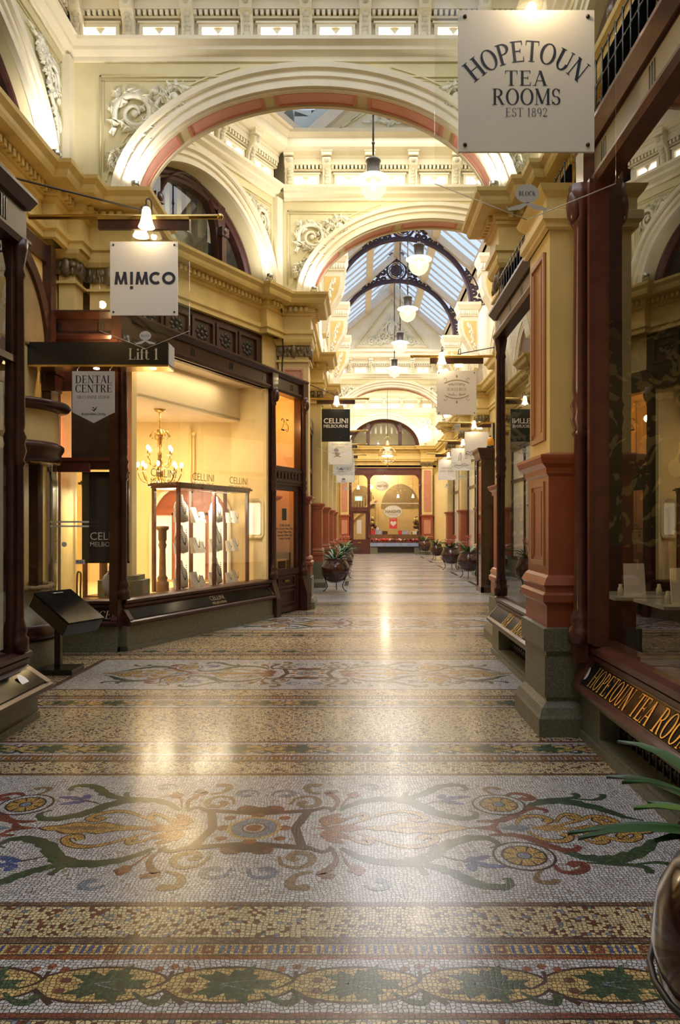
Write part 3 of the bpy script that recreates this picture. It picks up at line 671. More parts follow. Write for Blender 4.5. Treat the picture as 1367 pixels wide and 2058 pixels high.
def arch_screen(name, cx, y, ul, ur, a, where, front=True, lamps=True, relief=True, seed=1, pink=True):
    """cross wall with pink-coffered arch; front faces the camera side (-y)"""
    F = frame(cx, y, 1, 0, 1)      # u=+x, n=-y
    w = MB(F); w.mat('olive').archwall(a, AB, ZS, 7.5, ul-cx, ur-cx, -.42, 0)
    w.mat('cream'); w.smooth = True; w.archsweep(ARCHV, a, AB, ZS); w.smooth = False
    for d0, d1 in ((-.06, .0), (-.42, -.36)): w.archsweep([(.0, d0), (-.03, d0), (-.03, d1), (0, d1)], a, AB, ZS)
    for s in (-1, 1):
        x0, x1 = sorted((s*(a-.03), s*(a+.34))); w.mat('cream').box(x0, x1, -.44, .10, ZS, ZS+.16)
    if pink:
        n = 5; seg = 180/n
        # equal arc-length cells
        ts = [0]; N = 400
        for i in range(N):
            t = R(180*i/N); ts.append(ts[-1]+math.hypot(a*math.sin(t), AB*math.cos(t))*R(180/N))
        def ang(f):
            tgt = f*ts[-1]; j = next(i for i, v in enumerate(ts) if v >= tgt-1e-9); return 180*j/N
        for i in range(n):
            t0, t1 = ang(i/n+.012), ang((i+1)/n-.012)
            w.mat('pink').archsweep([(-.004, -.34), (-.004, -.08)], a, AB, ZS, 0, 12, t0, t1)
            w.mat('pink_edge')
            for d in (-.335, -.10): w.archsweep([(0, d), (-.02, d+.004), (-.02, d+.016), (0, d+.02)], a, AB, ZS, 0, 12, t0, t1)
            for t in (t0, t1-1.2): w.archsweep([(0, -.335), (-.02, -.33), (-.02, -.09), (0, -.085)], a, AB, ZS, 0, 2, t, t+1.2)
    o = struct(w.build(name))
    if relief:
        r = MB(F); ue = max(a+.42, 0)
        for s in (-1, 1):
            u0 = -s*ue; spandrel_frame(r, a, AB, ZS, 0, s, u0, 7.16)
            f2 = F @ Matrix.Translation((u0+s*.09, 0, 7.06)); r2 = r.M; r.M = f2; scrolls(r, s, 1.08, 1.0, .0, seed); r.M = r2
        r.build('spandrel_relief', o)
    return o, F
def lunette_wall(name, F, L, a, where, seed, rc=.0):
    """side wall over the entablature with a recessed arched window; F centred, u in [-L/2, L/2]"""
    w = MB(F); w.mat('olive').archwall(a, AB, ZS, 7.5, -L/2, L/2, -.42, 0)
    w.mat('cream'); w.smooth = True; w.archsweep(ARCHV, a, AB, ZS); w.smooth = False
    for s in (-1, 1):
        x0, x1 = sorted((s*(a-.02), s*(a+.32))); w.box(x0, x1, -.06, .10, ZS, ZS+.16)
        x0, x1 = sorted((s*(L/2-.16), s*(L/2))); w.mat('cream').box(x0, x1, 0, .09, ZS, 7.34)
    w.mat('cream').box(-a, a, -.55, .02, ZS-.3, ZS+.05)
    o = struct(w.build(name))
    r = MB(F)
    for s in (-1, 1):
        ue = L/2-.22; spandrel_frame(r, a, AB, ZS, 0, s, -s*ue, 7.2)
        r2 = r.M; r.M = F @ Matrix.Translation((-s*(ue-.08), 0, 7.1)); scrolls(r, s, .82, min(.8, (ue-a*.3)/1.5), .0, seed); r.M = r2
    r.build('spandrel_relief', o)
    # timber window
    wn = MB(F @ Matrix.Translation((0, rc, 0))); wn.mat('wood_maroon'); b = AB-.03; a2 = a-.02; zs = ZS+.02
    wn.archsweep([(0, -.40), (0, -.26), (-.05, -.24), (-.09, -.26), (-.13, -.23), (-.17, -.26), (-.17, -.40)], a2, b, zs)
    wn.box(-a2, a2, -.40, -.24, zs, zs+.12)
    for x in (-.46*a2, .46*a2):
        wn.box(x-.09, x+.09, -.40, -.24, zs, zs+b*.86); wn.box(x-.055, x+.055, -.26, -.18, zs+.1, zs+.78); wn.box(x-.085, x+.085, -.26, -.15, zs+.72, zs+.86); wn.ball((x, -.17, zs+.8), .075, .05, .08, 8, 5)
        wn.box(x-.075, x+.075, -.26, -.26, zs+.1, zs+.2); wn.box(x-.065, x+.065, -.24, -.27, zs+.34, zs+.40)
    wn.archsweep([(0, -.40), (0, -.27), (.05, -.23), (.10, -.27), (.10, -.40)], .46*a2-.09, b*.55, zs+b*.42, 0, 20)
    return o, wn, (a2, b, zs)
WN = [0]
def lunette_window(F, wn, dims):
    a2, b, zs = dims; WN[0] += 1
    o = struct(wn.build('window_%d' % WN[0]))
    g = MB(F); A = [(a2*.95*math.cos(math.pi*i/24), -.33, zs+.05+b*.93*math.sin(math.pi*i/24)) for i in range(25)]
    g.mat('shop_glass').add(A, [tuple(range(25))], False); g.build('glass_pane', o, recalc=False)
    bk = MB(F); bk.mat('plaster_in').box(-a2-.2, a2+.2, -1.7, -1.6, zs-.3, zs+b+.2)
    bk.mat('white_paint')
    for i in range(14): u = -a2+2*a2*i/13; bk.box(u-.05, u+.05, -.64+.02*(i % 2), -.62+.02*(i % 2), zs+.75, zs+b+.1)
    bk.mat('dark_room').box(-a2-.25, a2+.25, -1.7, -.52, zs-.35, zs-.3); bk.build('room_behind', o)
    return o

# key plan points
NL, NR = -3.68, 2.35            # near bay walls
D0, D1 = (-3.45, 9.52), (-1.45, 13.0)     # splayed wall
E0, E1 = (2.35, 9.52), (4.05, 13.0)
CXN, CXF = -.55, 1.30
# near cross arch, middle cross arch, far cross arch
a1, F1 = arch_screen('wall_archway_1', CXN, 9.1, NL, NR, 2.30, 'near', seed=3)
a2, F2 = arch_screen('wall_archway_2', CXF, 13.0, D1[0]-.1, E1[0]+.1, 2.17, 'middle', seed=3)
a3, F3 = arch_screen('wall_archway_3', CXF, 28.9, -1.6, 4.2, 2.17, 'far', seed=3)
# near side walls (lunettes), splayed lunette walls
FnL = frame(NL, 5.55, 0, 1, 1); FnR = frame(NR, 5.55, 0, 1, -1)
FdL = frame((D0[0]+D1[0])/2, (D0[1]+D1[1])/2, D1[0]-D0[0], D1[1]-D0[1], 1)
FdR = frame((E0[0]+E1[0])/2, (E0[1]+E1[1])/2, E1[0]-E0[0], E1[1]-E0[1], -1)
LD = math.hypot(D1[0]-D0[0], D1[1]-D0[1])
for nm, F, L, a in (('wall_left', FnL, 7.1, 2.85), ('wall_right', FnR, 7.1, 2.85), ('wall_splay_left', FdL, LD, 1.62), ('wall_splay_right', FdR, LD, 1.62)):
    rc = .12 if F in (FnL, FnR) else 0.0; o, wn, dm = lunette_wall(nm, F, L, a, nm, 5, rc); lunette_window(F @ Matrix.Translation((0, rc, 0)), wn, dm)
# walls of near bay behind the camera
w = MB(); w.mat('olive').box(NL-.4, NR+.4, -3.3, -3.0, 0, 9); w.box(NL-.4, NL, -3, 2.0, ZS, 7.5); w.box(NR, NR+.4, -3, 2.0, ZS, 7.5); struct(w.build('wall_back'))
# far end wall with lunette
FE = frame(CXF, 37.5, 1, 0, 1)
o, wn, dm = lunette_wall('wall_end', FE, 5.6, 1.85, 'end', 4); lunette_window(FE, wn, dm)
w = MB(); w.mat('cream').box(-1.9, -1.5, 29.3, 37.6, 0, 8.6); w.box(4.1, 4.5, 29.3, 37.6, 0, 8.6); struct(w.build('wall_far_sides'))
# long corridor side walls above and between pilasters
CL, CR = -1.22, 3.82
for nm, x0, x1, s in (('wall_corridor_left', CL-.35, CL, 1), ('wall_corridor_right', CR, CR+.35, -1)):
    w = MB(); w.mat('gold_paint').box(x0, x1, 13.4, 28.9, 4.1, 5.6); w.mat('cream').box(x0, x1, 13.4, 28.9, 5.6, 9.2)
    for i in range(4):
        y = 15.5+3.8*i; F = frame(x1 if s > 0 else x0, y, 0, 1, s); old = w.M; w.M = F; w.mat('cream'); w.archsweep([(r*.8, d) for r, d in ARCHV], 1.35, 1.3, ZS+.1); w.mat('wood_red').add([(1.33*math.cos(math.pi*j/20), .01, ZS+.1+1.28*math.sin(math.pi*j/20)) for j in range(21)], [tuple(range(21))]); w.M = old
    w.mat('shaft').box(x0-.05*s, x1-.05*s, 13.4, 37.5, 0, 4.1)
    struct(w.build(nm))
# main entablature, one run each side and the end
PL = [(NL, -3), (NL, 8.35), (NL+.14, 8.35), (NL+.14, 8.72), (NL+.30, 8.72), (NL+.30, 9.02), (-2.86, 9.02), (-2.86, 9.6), (-3.30, 9.6), (-3.25, 9.87), (-1.72, 12.53), (-1.60, 12.46), (-1.44, 12.74), (-1.36, 12.92), (-.88, 12.92), (-.88, 13.5), (CL, 13.5)]
PRr = [(NR, -3), (NR, 8.35), (NR-.12, 8.35), (NR-.12, 8.72), (NR-.24, 8.72), (NR-.24, 9.02), (1.76, 9.02), (1.76, 9.6), (2.30, 9.6), (3.9, 12.92), (3.48, 12.92), (3.48, 13.5), (CR, 13.5)]
for y in (17.6, 21.4, 25.1):
    PL += [(CL, y-.27), (-.89, y-.27), (-.89, y+.27), (CL, y+.27)]; PRr += [(CR, y-.27), (3.49, y-.27), (3.49, y+.27), (CR, y+.27)]
PL += [(CL, 28.82), (-.88, 28.82), (-.88, 29.4), (-1.5, 29.4), (-1.5, 37.4), (-1.0, 37.4), (-1.0, 37.25), (-.35, 37.25), (-.35, 37.42), (1.3, 37.42)]
PRr += [(CR, 28.82), (3.48, 28.82), (3.48, 29.4), (4.1, 29.4), (4.1, 37.4), (4.0, 37.25), (3.2, 37.25), (3.2, 37.42), (1.3, 37.42)]
w = MB(); entablature(w, PL, 1); struct(w.build('trim_1'))
w = MB(); entablature(w, PRr, -1); struct(w.build('trim_2'))
# attic friezes
w = MB()
attic(w, frame(CXN, 9.1, 1, 0, 1), NL-CXN+.05, NR-CXN-.05, 'above the big pink arch', 8)
attic(w, frame(CXF, 13.0, 1, 0, 1), D1[0]-CXF+.1, E1[0]-CXF, 'above the middle arch', 7)
attic(w, FdL, -LD/2+.1, LD/2-.12, 'on the splayed wall over the timber lunette', 5)
attic(w, FdR, -LD/2+.1, LD/2-.12, 'on the splayed wall opposite the timber lunette', 5)
attic(w, FnL, -7.0, 3.45, 'along the wall over the corner lunette', 13)
attic(w, FnR, -7.0, 3.45, 'along the tea room side wall', 13)
attic(w, frame(CXF, 28.9, 1, 0, 1), -2.5, 2.5, 'above the far arch', 6)
attic(w, frame(CXF, 37.5, 1, 0, 1), -2.7, 2.7, 'above the end wall lunette', 6)
struct(w.build('trim_3'))
# glowing attic windows
for i, (F, u, ww) in enumerate(window_slots):
    WN[0] += 1
    m = MB(F); m.mat('cream'); h0, h1 = 7.57, 7.80
    for a, b, c, d in ((u-ww/2, u-ww/2+.045, h0, h1), (u+ww/2-.045, u+ww/2, h0, h1), (u-ww/2+.045, u+ww/2-.045, h1-.045, h1), (u-ww/2+.045, u+ww/2-.045, h0, h0+.03)): m.box(a, b, -.02, .035, c, d)
    m.box(u-ww/2-.02, u+ww/2+.02, 0, .05, h1, h1+.025)
    m.prism([(u-.06, h0+.03), (u+.06, h0+.03), (u, h0+.11)], 1, -.018, .01); m.prism([(u-.06, h1-.045), (u+.06, h1-.045), (u, h0+.11)], 1, -.018, .01)
    o = struct(m.build('window_%d' % WN[0])); g = MB(F); g.mat('slot').box(u-ww/2+.04, u+ww/2-.04, -.019, -.012, h0+.02, h1-.04); g.build('lit_pane', o)
# scrolled brackets: one prototype, copies
def bracket_proto():
    t = thing('scroll_bracket', 'x', 'bracket', (0, 0, 0))
    m = MB(); m.mat('cream'); P = [(0, 0), (.05, 0), (.075, .05), (.07, .12), (.09, .22), (.13, .30), (.19, .34), (.22, .40), (.21, .47), (.16, .50), (0, .50)]
    m.prism(P, 0, -.055, .055); m.prism([(p[0]*.96, p[1]) for p in P], 0, -.075, .075); m.box(-.09, .09, 0, .235, .50, .56); m.box(-.105, .105, 0, .25, .56, .59); m.build('body', t)
    l = MB(); l.mat('relief_dk')
    for i in range(6):
        f = i/5; l.ball((0, .085+.07*f*f, .08+.28*f), .05-.012*(i % 2), .022, .045, 7, 5)
    l.ball((0, .20, .42), .06, .045, .05, 8, 5); l.build('leaf_ornament', t); return t
bp_ = bracket_proto(); used_b = False
for F, u, where, i in bracket_slots:
    if F in (FnL, FnR) and (u < -3.5 or u > 3.2) or F in (FdL, FdR) and abs(u) > 1.7: continue
    o = bp_ if not used_b else copy_tree(bp_); used_b = True
    Mx = F @ Matrix.Translation((u, 0, 7.555))
    if Mx.determinant() < 0: Mx = Mx @ Matrix.Diagonal((-1, 1, 1, 1))
    o.matrix_world = Mx
    k = {'above': 'leftmost'}.get('x', '')
    o['label'] = 'small scrolled plaster bracket, %s along the row %s' % (ORD[min(i, 11)] if i < 12 else 'last', where); o['group'] = 'scrolled brackets of the attic friezes'

# ------------------------------------------------------------------ ROOFS
def quad(mb, a, b, c, d): mb.add([a, b, c, d], [(0, 1, 2, 3)], False)
def beam(mb, p, q, w, h, up=(0, 0, 1)):
    p, q = Vector(p), Vector(q); t = (q-p).normalized(); s = t.cross(Vector(up)).normalized()*(w/2); n = s.cross(t).normalized()*h
    mb.add([p-s, p+s, p+s-n, p-s-n, q-s, q+s, q+s-n, q-s-n], [(0, 1, 2, 3), (4, 5, 6, 7), (0, 1, 5, 4), (1, 2, 6, 5), (2, 3, 7, 6), (3, 0, 4, 7)], False)
def lerp(a, b, f): return tuple(a[i]+(b[i]-a[i])*f for i in range(3))
def slope(beams, glassm, A, B, C, D, nb, edge=.10, gm='roof_glass', bars='roof_beam'):
    """glazed slope: A-B eave, D-C ridge (A below D); nb glazing bars run up the slope"""
    glassm.mat(gm).add([A, B, C, D], [(0, 1, 2, 3)], False)
    beams.mat(bars)
    for i in range(nb+1):
        f = i/nb; beam(beams, lerp(A, B, f), lerp(D, C, f), .03 if 0 < i < nb else edge, .05 if 0 < i < nb else .12)
    beam(beams, A, B, edge, .12); beam(beams, D, C, edge, .12)
# long corridor roof
rz, ez, hw = 11.02, 9.22, 2.12
bm_ = MB(); gl_ = MB()
YS = [13.42, 17.6, 21.4, 25.1, 28.9]
for s in (-1, 1):
    xe, xm = CXF+s*hw, CXF+s*.95; zm = ez+(rz-ez)*(hw-.95)/hw
    for y0, y1 in zip(YS[:-1], YS[1:]):
        slope(bm_, gl_, (xe, y0, ez), (xe, y1, ez), (xm, y1, zm), (xm, y0, zm), 7, .14); slope(bm_, gl_, (xm, y0, zm), (xm, y1, zm), (CXF, y1, rz), (CXF, y0, rz), 7, .14)
    for y in YS: beam(bm_, (xe, y, ez), (CXF, y, rz), .20, .20)
    beam(bm_, (xm, 13.42, zm), (xm, 28.9, zm), .22, .26)
    bm_.mat('cream').molding([(-.06, 8.3), (.10, 8.3), (.12, 8.5), (.26, 8.7), (.30, 9.1), (.02, 9.2)], [(CL if s < 0 else CR, 13.42), (CL if s < 0 else CR, 28.9)], -s); bm_.box(*sorted((CL+.0 if s < 0 else CR, xe)), 13.42, 28.9, 9.1, 9.22)
    bm_.mat('roof_beam')
beam(bm_, (CXF, 13.42, rz+.06), (CXF, 28.9, rz+.06), .22, .30)
o = struct(bm_.build('ceiling')); gl_.build('roof_glazing', o, recalc=False)
# gable of the long roof with relief tympanum
def gable(name, cx, y, hw, z0, za, F, rel):
    m = MB(F); m.mat('cream').prism([(-hw-.3, z0), (hw+.3, z0), (hw+.3, z0+.05), (0, za+.35), (-hw-.3, z0+.05)], 1, -.3, -.02)
    m.mat('olive')
    for s in (-1, 1):
        for k in (.0, .12): m.prism([(s*(hw*.72-k*1.6), z0+.14+k), (0, za-.55-k*1.1), (0, za-.60-k*1.1), (s*(hw*.72-k*1.6-.06), z0+.14+k)], 1, -.03, .03)
    m.box(-hw*.72, hw*.72, -.03, .03, z0+.10, z0+.15)
    o = struct(m.build(name)); r = MB(F)
    for s in (-1, 1):
        r.M = F @ Matrix.Translation((0, -.02, z0+.20)) @ Matrix.Diagonal((1, 1, -1, 1)); scrolls(r, s, rel, 1.0, .0, 4)
        r.M = F @ Matrix.Translation((s*.05, -.02, z0+.20)) @ Matrix.Diagonal((1, 1, -1, 1)); scrolls(r, s, rel*.6, .8, .0, 6)
    r.M = F; r.mat('relief').ball((0, 0, z0+.55*rel+.3), .16*rel, .07, .24*rel, 10, 7); r.archsweep([(0, 0), (0, .05), (.05, .05), (.05, 0)], .2*rel, .28*rel, z0+.55*rel+.3, 0, 20, 360, 0)
    r.build('tympanum_relief', o); return o
gable('wall_gable_far', CXF, 28.9, 2.05, 8.5, rz+.1, frame(CXF, 28.9, 1, 0, 1), 1.0)
# splayed bay roof
bm_ = MB(); gl_ = MB(); xa, xb = CXN, CXF
for s in (-1, 1):
    A = (CXN+s*2.35, 9.5, 8.52); B = (CXF+s*2.3, 13.0, 8.52); C = (CXF, 13.0, 10.55); D = (CXN, 9.5, 10.55)
    slope(bm_, gl_, A, B, C, D, 5, .18)
    for f in (.0, 1): beam(bm_, lerp(A, B, f), lerp(D, C, f), .25, .2)
    A0 = (CXN+s*3.1, 9.5, 8.44); B0 = (CXF+s*3.0, 13.0, 8.44); bm_.mat('cream'); quad(bm_, A0, B0, B, A); quad(bm_, (A0[0], A0[1], 8.5), (B0[0], B0[1], 8.5), (B[0], B[1], 8.58), (A[0], A[1], 8.58))
beam(bm_, (CXN, 9.5, 10.6), (CXF, 13.0, 10.6), .25, .25)
o = struct(bm_.build('ceiling.001')); gl_.build('roof_glazing', o, recalc=False)
gable('wall_gable_middle', CXF, 13.0, 2.3, 8.5, 10.45, frame(CXF, 13.0, 1, 0, 1), .95)
w = MB(); w.mat('cream').prism([(-2.95, 8.4), (2.95, 8.4), (0, 10.8)], 1, 9.12, 9.45); w.M = Matrix.Translation((CXN, 0, 0)); struct(w.build('wall_gable_near'))
# near bay roof: glazed lantern over the camera
bm_ = MB(); gl_ = MB()
for s in (-1, 1):
    A = (CXN+s*2.4, -3, 8.5); B = (CXN+s*2.4, 9.1, 8.5); C = (CXN, 9.1, 10.5); D = (CXN, -3, 10.5); slope(bm_, gl_, A, B, C, D, 12, .18)
    bm_.mat('cream').box(*sorted((CXN+s*2.3, CXN+s*3.1)), -3, 9.1, 8.42, 8.55)
o = struct(bm_.build('ceiling.002')); gl_.build('roof_glazing', o, recalc=False)
w = MB(); w.mat('cream').prism([(-2.9+CXN, 8.4), (2.9+CXN, 8.4), (CXN, 10.9)], 1, -3.3, -3.0); struct(w.build('wall_gable_back'))
# far bay: coffered ceiling
m = MB(); m.mat('ceil_in').box(-1.6, 4.2, 29.2, 37.6, 8.9, 9.0); m.mat('cream')
m.box(-1.6, 4.2, 37.2, 37.5, 8.4, 8.9)
for i in range(6): m.box(-1.6+i*1.15, -1.5+i*1.15, 29.3, 37.5, 8.78, 8.9)
for i in range(7): m.box(-1.6, 4.2, 29.4+i*1.3, 29.5+i*1.3, 8.76, 8.9)
struct(m.build('ceiling.003'))
# unseen shell added outside the walls so no daylight leaks in beside the roof lights
m = MB(); m.mat('dark_room')
m.box(-8, -7.8, -4, 40, -.2, 8.4); m.box(8, 8.2, -4, 40, -.2, 8.4); m.box(-8, 8, 39.8, 40, -.2, 9); m.box(-8, 8, -4.2, -4, -.2, 9.2)
m.box(-8, NL-.2, -4, 9.5, 8.4, 8.5); m.box(NR+.3, 8, -4, 9.5, 8.4, 8.5)
m.box(-8, -3.4, 9.5, 13, 8.4, 8.5); m.prism([(-3.6, 9.5), (-3.2, 9.5), (-1.2, 13), (-3.6, 13)], 2, 8.4, 8.5); m.box(4.05, 8, 9.5, 13.4, 8.4, 8.5); m.prism([(2.3, 9.5), (4.1, 9.5), (4.1, 13)], 2, 8.4, 8.5)
m.box(-8, CL-.2, 13.3, 40, 8.9, 9.0); m.box(CR+.2, 8, 13.3, 40, 8.9, 9.0); m.box(-8, -7.8, -4, 40, 8.4, 9); m.box(7.8, 8, -4, 40, 8.4, 9); m.box(-8, -1.2, 12.95, 13.3, 8.4, 9.0); m.box(3.9, 8, 12.95, 13.3, 8.4, 9.0)
struct(m.build('outer_light_shield'))
# ------------------------------------------------------------------ PILASTERS
def pilaster(label, x0, x1, y0, y1, face=None, ztop=4.82, cap=True, group=None, zlow=None, back=None, dado=(.62, 2.0), panel_faces=(('y', -1),), name='pilaster', capz=None):
    t = thing(name, label, 'pilaster', ((x0+x1)/2, (y0+y1)/2, 0), group)
    PT = {None: [(x0, y0), (x1, y0), (x1, y1), (x0, y1)], 'x0': [(x0, y0), (x1, y0), (x1, y1), (x0, y1)], 'x1': [(x1, y1), (x0, y1), (x0, y0), (x1, y0)], 'y1': [(x0, y1), (x0, y0), (x1, y0), (x1, y1)]}[back]
    def ring(mb, m, prof): mb.mat(m).molding(prof, PT, 1, back is None)
    xa, xb, yb = (0 if back == 'x0' else 1), (0 if back == 'x1' else 1), (0 if back == 'y1' else 1)
    z1, z2 = dado
    if zlow: z2 = zlow
    m = MB(); m.mat('granite').box(x0-.05*xa, x1+.05*xb, y0-.05, y1+.05*yb, 0, z1*.9); ring(m, 'granite', [(0, 0), (.11, 0), (.11, .12), (.085, .16), (.06, .2), (0, .21)]); m.box(x0-.03*xa, x1+.03*xb, y0-.03, y1+.03*yb, z1*.9, z1); zlow or m.build('plinth', t)
    m = MB(); m.mat('red_paint').box(x0, x1, y0, y1, z1, z2); ring(m, 'red_paint', [(0, z1), (.03, z1), (.03, z1+.14), (.055, z1+.16), (.055, z1+.21), (.03, z1+.23), (.04, z1+.27), (.02, z1+.31), (0, z1+.32)])
    ring(m, 'red_paint', [(0, z2-.12), (.02, z2-.11), (.02, z2-.07), (.05, z2-.05), (.07, z2-.01), (.07, z2+.01), (0, z2+.03)]); zlow or m.build('dado', t)
    m = MB(); m.mat('shaft').box(x0+.015, x1-.015, y0+.015, y1-.015, z2, ztop-.0); cz = capz or (ztop-.40)
    if cap: ring(m, 'gold_paint', [(0, cz), (.03, cz), (.03, cz+.03), (0, cz+.04)]); ring(m, 'gold_paint', [(0, ztop-.11), (.03, ztop-.1), (.06, ztop-.05), (.07, ztop), (0, ztop)])
    m.build('shaft', t)
    for ax, s in panel_faces:
        m = MB()
        if ax == 'y': F = frame((x0+x1)/2, y0 if s < 0 else y1, 1, 0, 1 if s < 0 else -1); hw = (x1-x0)/2
        else: F = frame(x0 if s < 0 else x1, (y0+y1)/2, 0, 1, -1 if s < 0 else 1); hw = (y1-y0)/2
        m.M = F; q = hw*.52
        for za, zb, c in ((z2+.25, cz-.15, 'red_panel'), (z1+.45, z2-.28, 'red_panel')):
            m.mat(c); m.box(-q, q, -.001, .006, za, zb)
            for a, b, c_, d in ((-q-.03, -q, za-.03, zb+.03), (q, q+.03, za-.03, zb+.03), (-q, q, za-.03, za), (-q, q, zb, zb+.03)): m.box(a, b, 0, .022, c_, d)
            for k in range(7): u = -q*.8+1.6*q*k/6; m.box(u-q*.05, u+q*.05, .006, .012, za+.05, zb-.05)
        m.build('recessed_panel', t)
    if cap:
        m = MB(); M = frame((x0+x1)/2, y0, 1, 0, 1); leafy(m, M, -(x1-x0)/2, (x1-x0)/2, cz+.05, ztop-.1)
        for xs, s in [q for q in ((x0, -1), (x1, 1)) if not (back == 'x0' and q[1] < 0 or back == 'x1' and q[1] > 0)]: leafy(m, frame(xs, (y0+y1)/2, 0, 1, s), -(y1-y0)/2, (y1-y0)/2, cz+.05, ztop-.1)
        m.build('capital', t)
    return t
E2 = 'red and cream pilaster, %s'
# piers carrying the near arch
pilaster('broad cream pier with dark leafy capital behind the MIMCO sign', -3.4, -2.88, 9.05, 9.55, zlow=3.96, panel_faces=())
pilaster('broad cream pier carrying the near arch behind the metal mesh grille', 1.78, 2.32, 9.05, 9.55)
pilaster('stepped corner pilaster of the near side wall, close to the MIMCO sign rod', -3.66, -3.44, 8.74, 9.04, panel_faces=(), cap=True, zlow=3.9)
pilaster('cream pier with leafy dark capital where the jewellery shopfront ends', -1.46, -.90, 12.95, 13.46)
pilaster('pier of the middle arch on the display case side', 3.5, 4.0, 12.95, 13.46)
for i, y in enumerate((17.6, 21.4, 25.1, 28.85)):
    pilaster(E2 % ('%s of the row behind the CELLINI sign' % ORD[i]), -1.215, -.90, y-.25, y+.25, panel_faces=(), back='x0')
    pilaster(E2 % ('%s of the row on the display case side' % ORD[i]), 3.50, 3.815, y-.25, y+.25, panel_faces=(), back='x1')
pilaster('pale pilaster with pink panels between shop door and the corridor corner', -.98, -.52, 37.1, 37.49, back='y1')
pilaster('pale pilaster with pink panels on the pot side of the chocolate shop window', 3.22, 3.79, 37.1, 37.49, back='y1')

# big free pier between the two shopfronts by the tea room
def big_pier():
    x0, x1, y0, y1 = 1.36, 1.62, 5.18, 5.80
    t = thing('pier', 'tall rust red and ochre pier on a granite plinth between the two shop windows', 'pier', ((x0+x1)/2, (y0+y1)/2, 0))
    def ring(mb, m, prof): mb.mat(m).molding(prof, [(x0, y0), (x1, y0), (x1, y1), (x0, y1)], 1, True)
    m = MB(); m.mat('granite').box(x0-.02, x1+.02, y0-.02, y1+.02, 0, .76); ring(m, 'granite', [(0, 0), (.09, 0), (.09, .13), (.08, .15), (.06, .20), (.03, .23), (.02, .24), (0, .24)]); ring(m, 'granite', [(0, .60), (.045, .60), (.045, .76), (0, .77)]); m.box(x0-.035, x1, y0-.035, y0, .27, .56); m.build('plinth', t)
    m = MB(); m.mat('red_paint').box(x0, x1, y0, y1, .76, 1.98); ring(m, 'red_paint', [(0, .76), (.015, .76), (.015, .92), (.05, .95), (.05, 1.0), (.03, 1.02), (.03, 1.05), (.045, 1.07), (.02, 1.12), (0, 1.14)])
    ring(m, 'red_paint', [(0, 1.85), (.02, 1.87), (.025, 1.91), (.06, 1.94), (.075, 1.98), (.075, 2.0), (0, 2.02)]); m.build('dado', t)
    m = MB(); m.mat('shaft').box(x0+.012, x1, y0+.012, y1-.012, 1.98, 3.92); ring(m, 'shaft', [(0, 3.62), (.03, 3.63), (.03, 3.66), (.055, 3.68), (.055, 3.74), (.02, 3.76), (.02, 3.84), (.06, 3.88), (.08, 3.92), (0, 3.93)]); m.build('shaft', t)
    m = MB(frame(x0+.012, (y0+y1)/2, 0, 1, -1)); m.mat('pier_panel')
    for za, zb in ((2.12, 3.5), (1.2, 1.82)):
        m.box(-.2, .2, -.002, .004, za, zb)
        for a, b, c, d in ((-.2, -.165, za, zb), (.165, .2, za, zb), (-.165, .165, za, za+.035), (-.165, .165, zb-.035, zb), (-.13, -.11, za+.07, zb-.07), (.11, .13, za+.07, zb-.07)): m.box(a, b, 0, .022, c, d)
    m.build('recessed_panel', t)
big_pier()

# ------------------------------------------------------------------ CONSOLES and IRON ARCHES of the long roof
def console_proto():
    t = thing('console_bracket', 'x', 'bracket', (0, 0, 0))
    # local: x out from the wall, y along, z up from 0 (=6.1 m)
    P = [(0, 0), (.10, .02), (.13, .12), (.16, .32), (.22, .55), (.34, .78), (.47, .98), (.54, 1.2), (.55, 1.40), (.53, 1.52), (0, 1.52)]
    m = MB(); m.mat('cream').prism(P, 1, -.24, .24); m.build('scroll_body', t)
    m = MB(); m.mat('cream').box(0, .56, -.27, .27, 1.52, 1.78); m.molding([(0, 1.70), (.02, 1.72), (.05, 1.80), (.07, 1.84), (.07, 1.92), (0, 1.93)], [(0, -.27), (.56, -.27), (.56, .27), (0, .27)], 1, True); m.box(0, .56, -.27, .27, 1.78, 1.93)
    m.mat('relief')
    for i in range(9): m.ball((.03+.065*i, -.275, 1.62), .035, .02, .075, 6, 5); m.ball((.03+.065*i, .275, 1.62), .035, .02, .075, 6, 5)
    for i in range(8): m.ball((.565, -.24+.07*i, 1.62), .02, .035, .075, 6, 5)
    m.build('abacus', t)
    m = MB(); m.mat('gold_paint').prism([(.06, .5), (.16, .55), (.26, .78), (.38, .98), (.44, 1.2), (.44, 1.38), (.06, 1.38)], 1, -.25, -.238)
    m.mat('relief'); rnd = random.Random(2)
    for i in range(16):
        f = i/15; x = .10+.12*f+.12*f*rnd.random(); m.ball((x+.03*math.sin(i*2), -.25, .55+.75*f), .035, .022, .05, 6, 5)
    m.tube([(.09, -.25, .55), (.16, -.255, .8), (.14, -.255, 1.0), (.26, -.255, 1.3)], .014, 5)
    Pb = smooth_path([(x, -.235, z) for x, z in P[1:-1]], 5)
    m.mat('cream')
    for i, p in enumerate(Pb):
        if i % 1 == 0: m.ball((p.x+.005, -.235, p.z), .016, None, None, 5, 4)
    m.build('foliage_panel', t); return t
cp = console_proto(); first = True
for k, y in enumerate((17.6, 21.4, 25.1)):
    for s in (1, -1):
        o = cp if first else copy_tree(cp); first = False
        o.location = (-.90 if s > 0 else 3.50, y, 6.10)
        if s < 0: o.scale = (-1, 1, 1)
        o['label'] = 'large scrolled console with foliage panel, %s in line from the middle arch, %s side' % (ORD[k], 'CELLINI sign' if s > 0 else 'display case'); o['group'] = 'scrolled consoles under the iron arches'
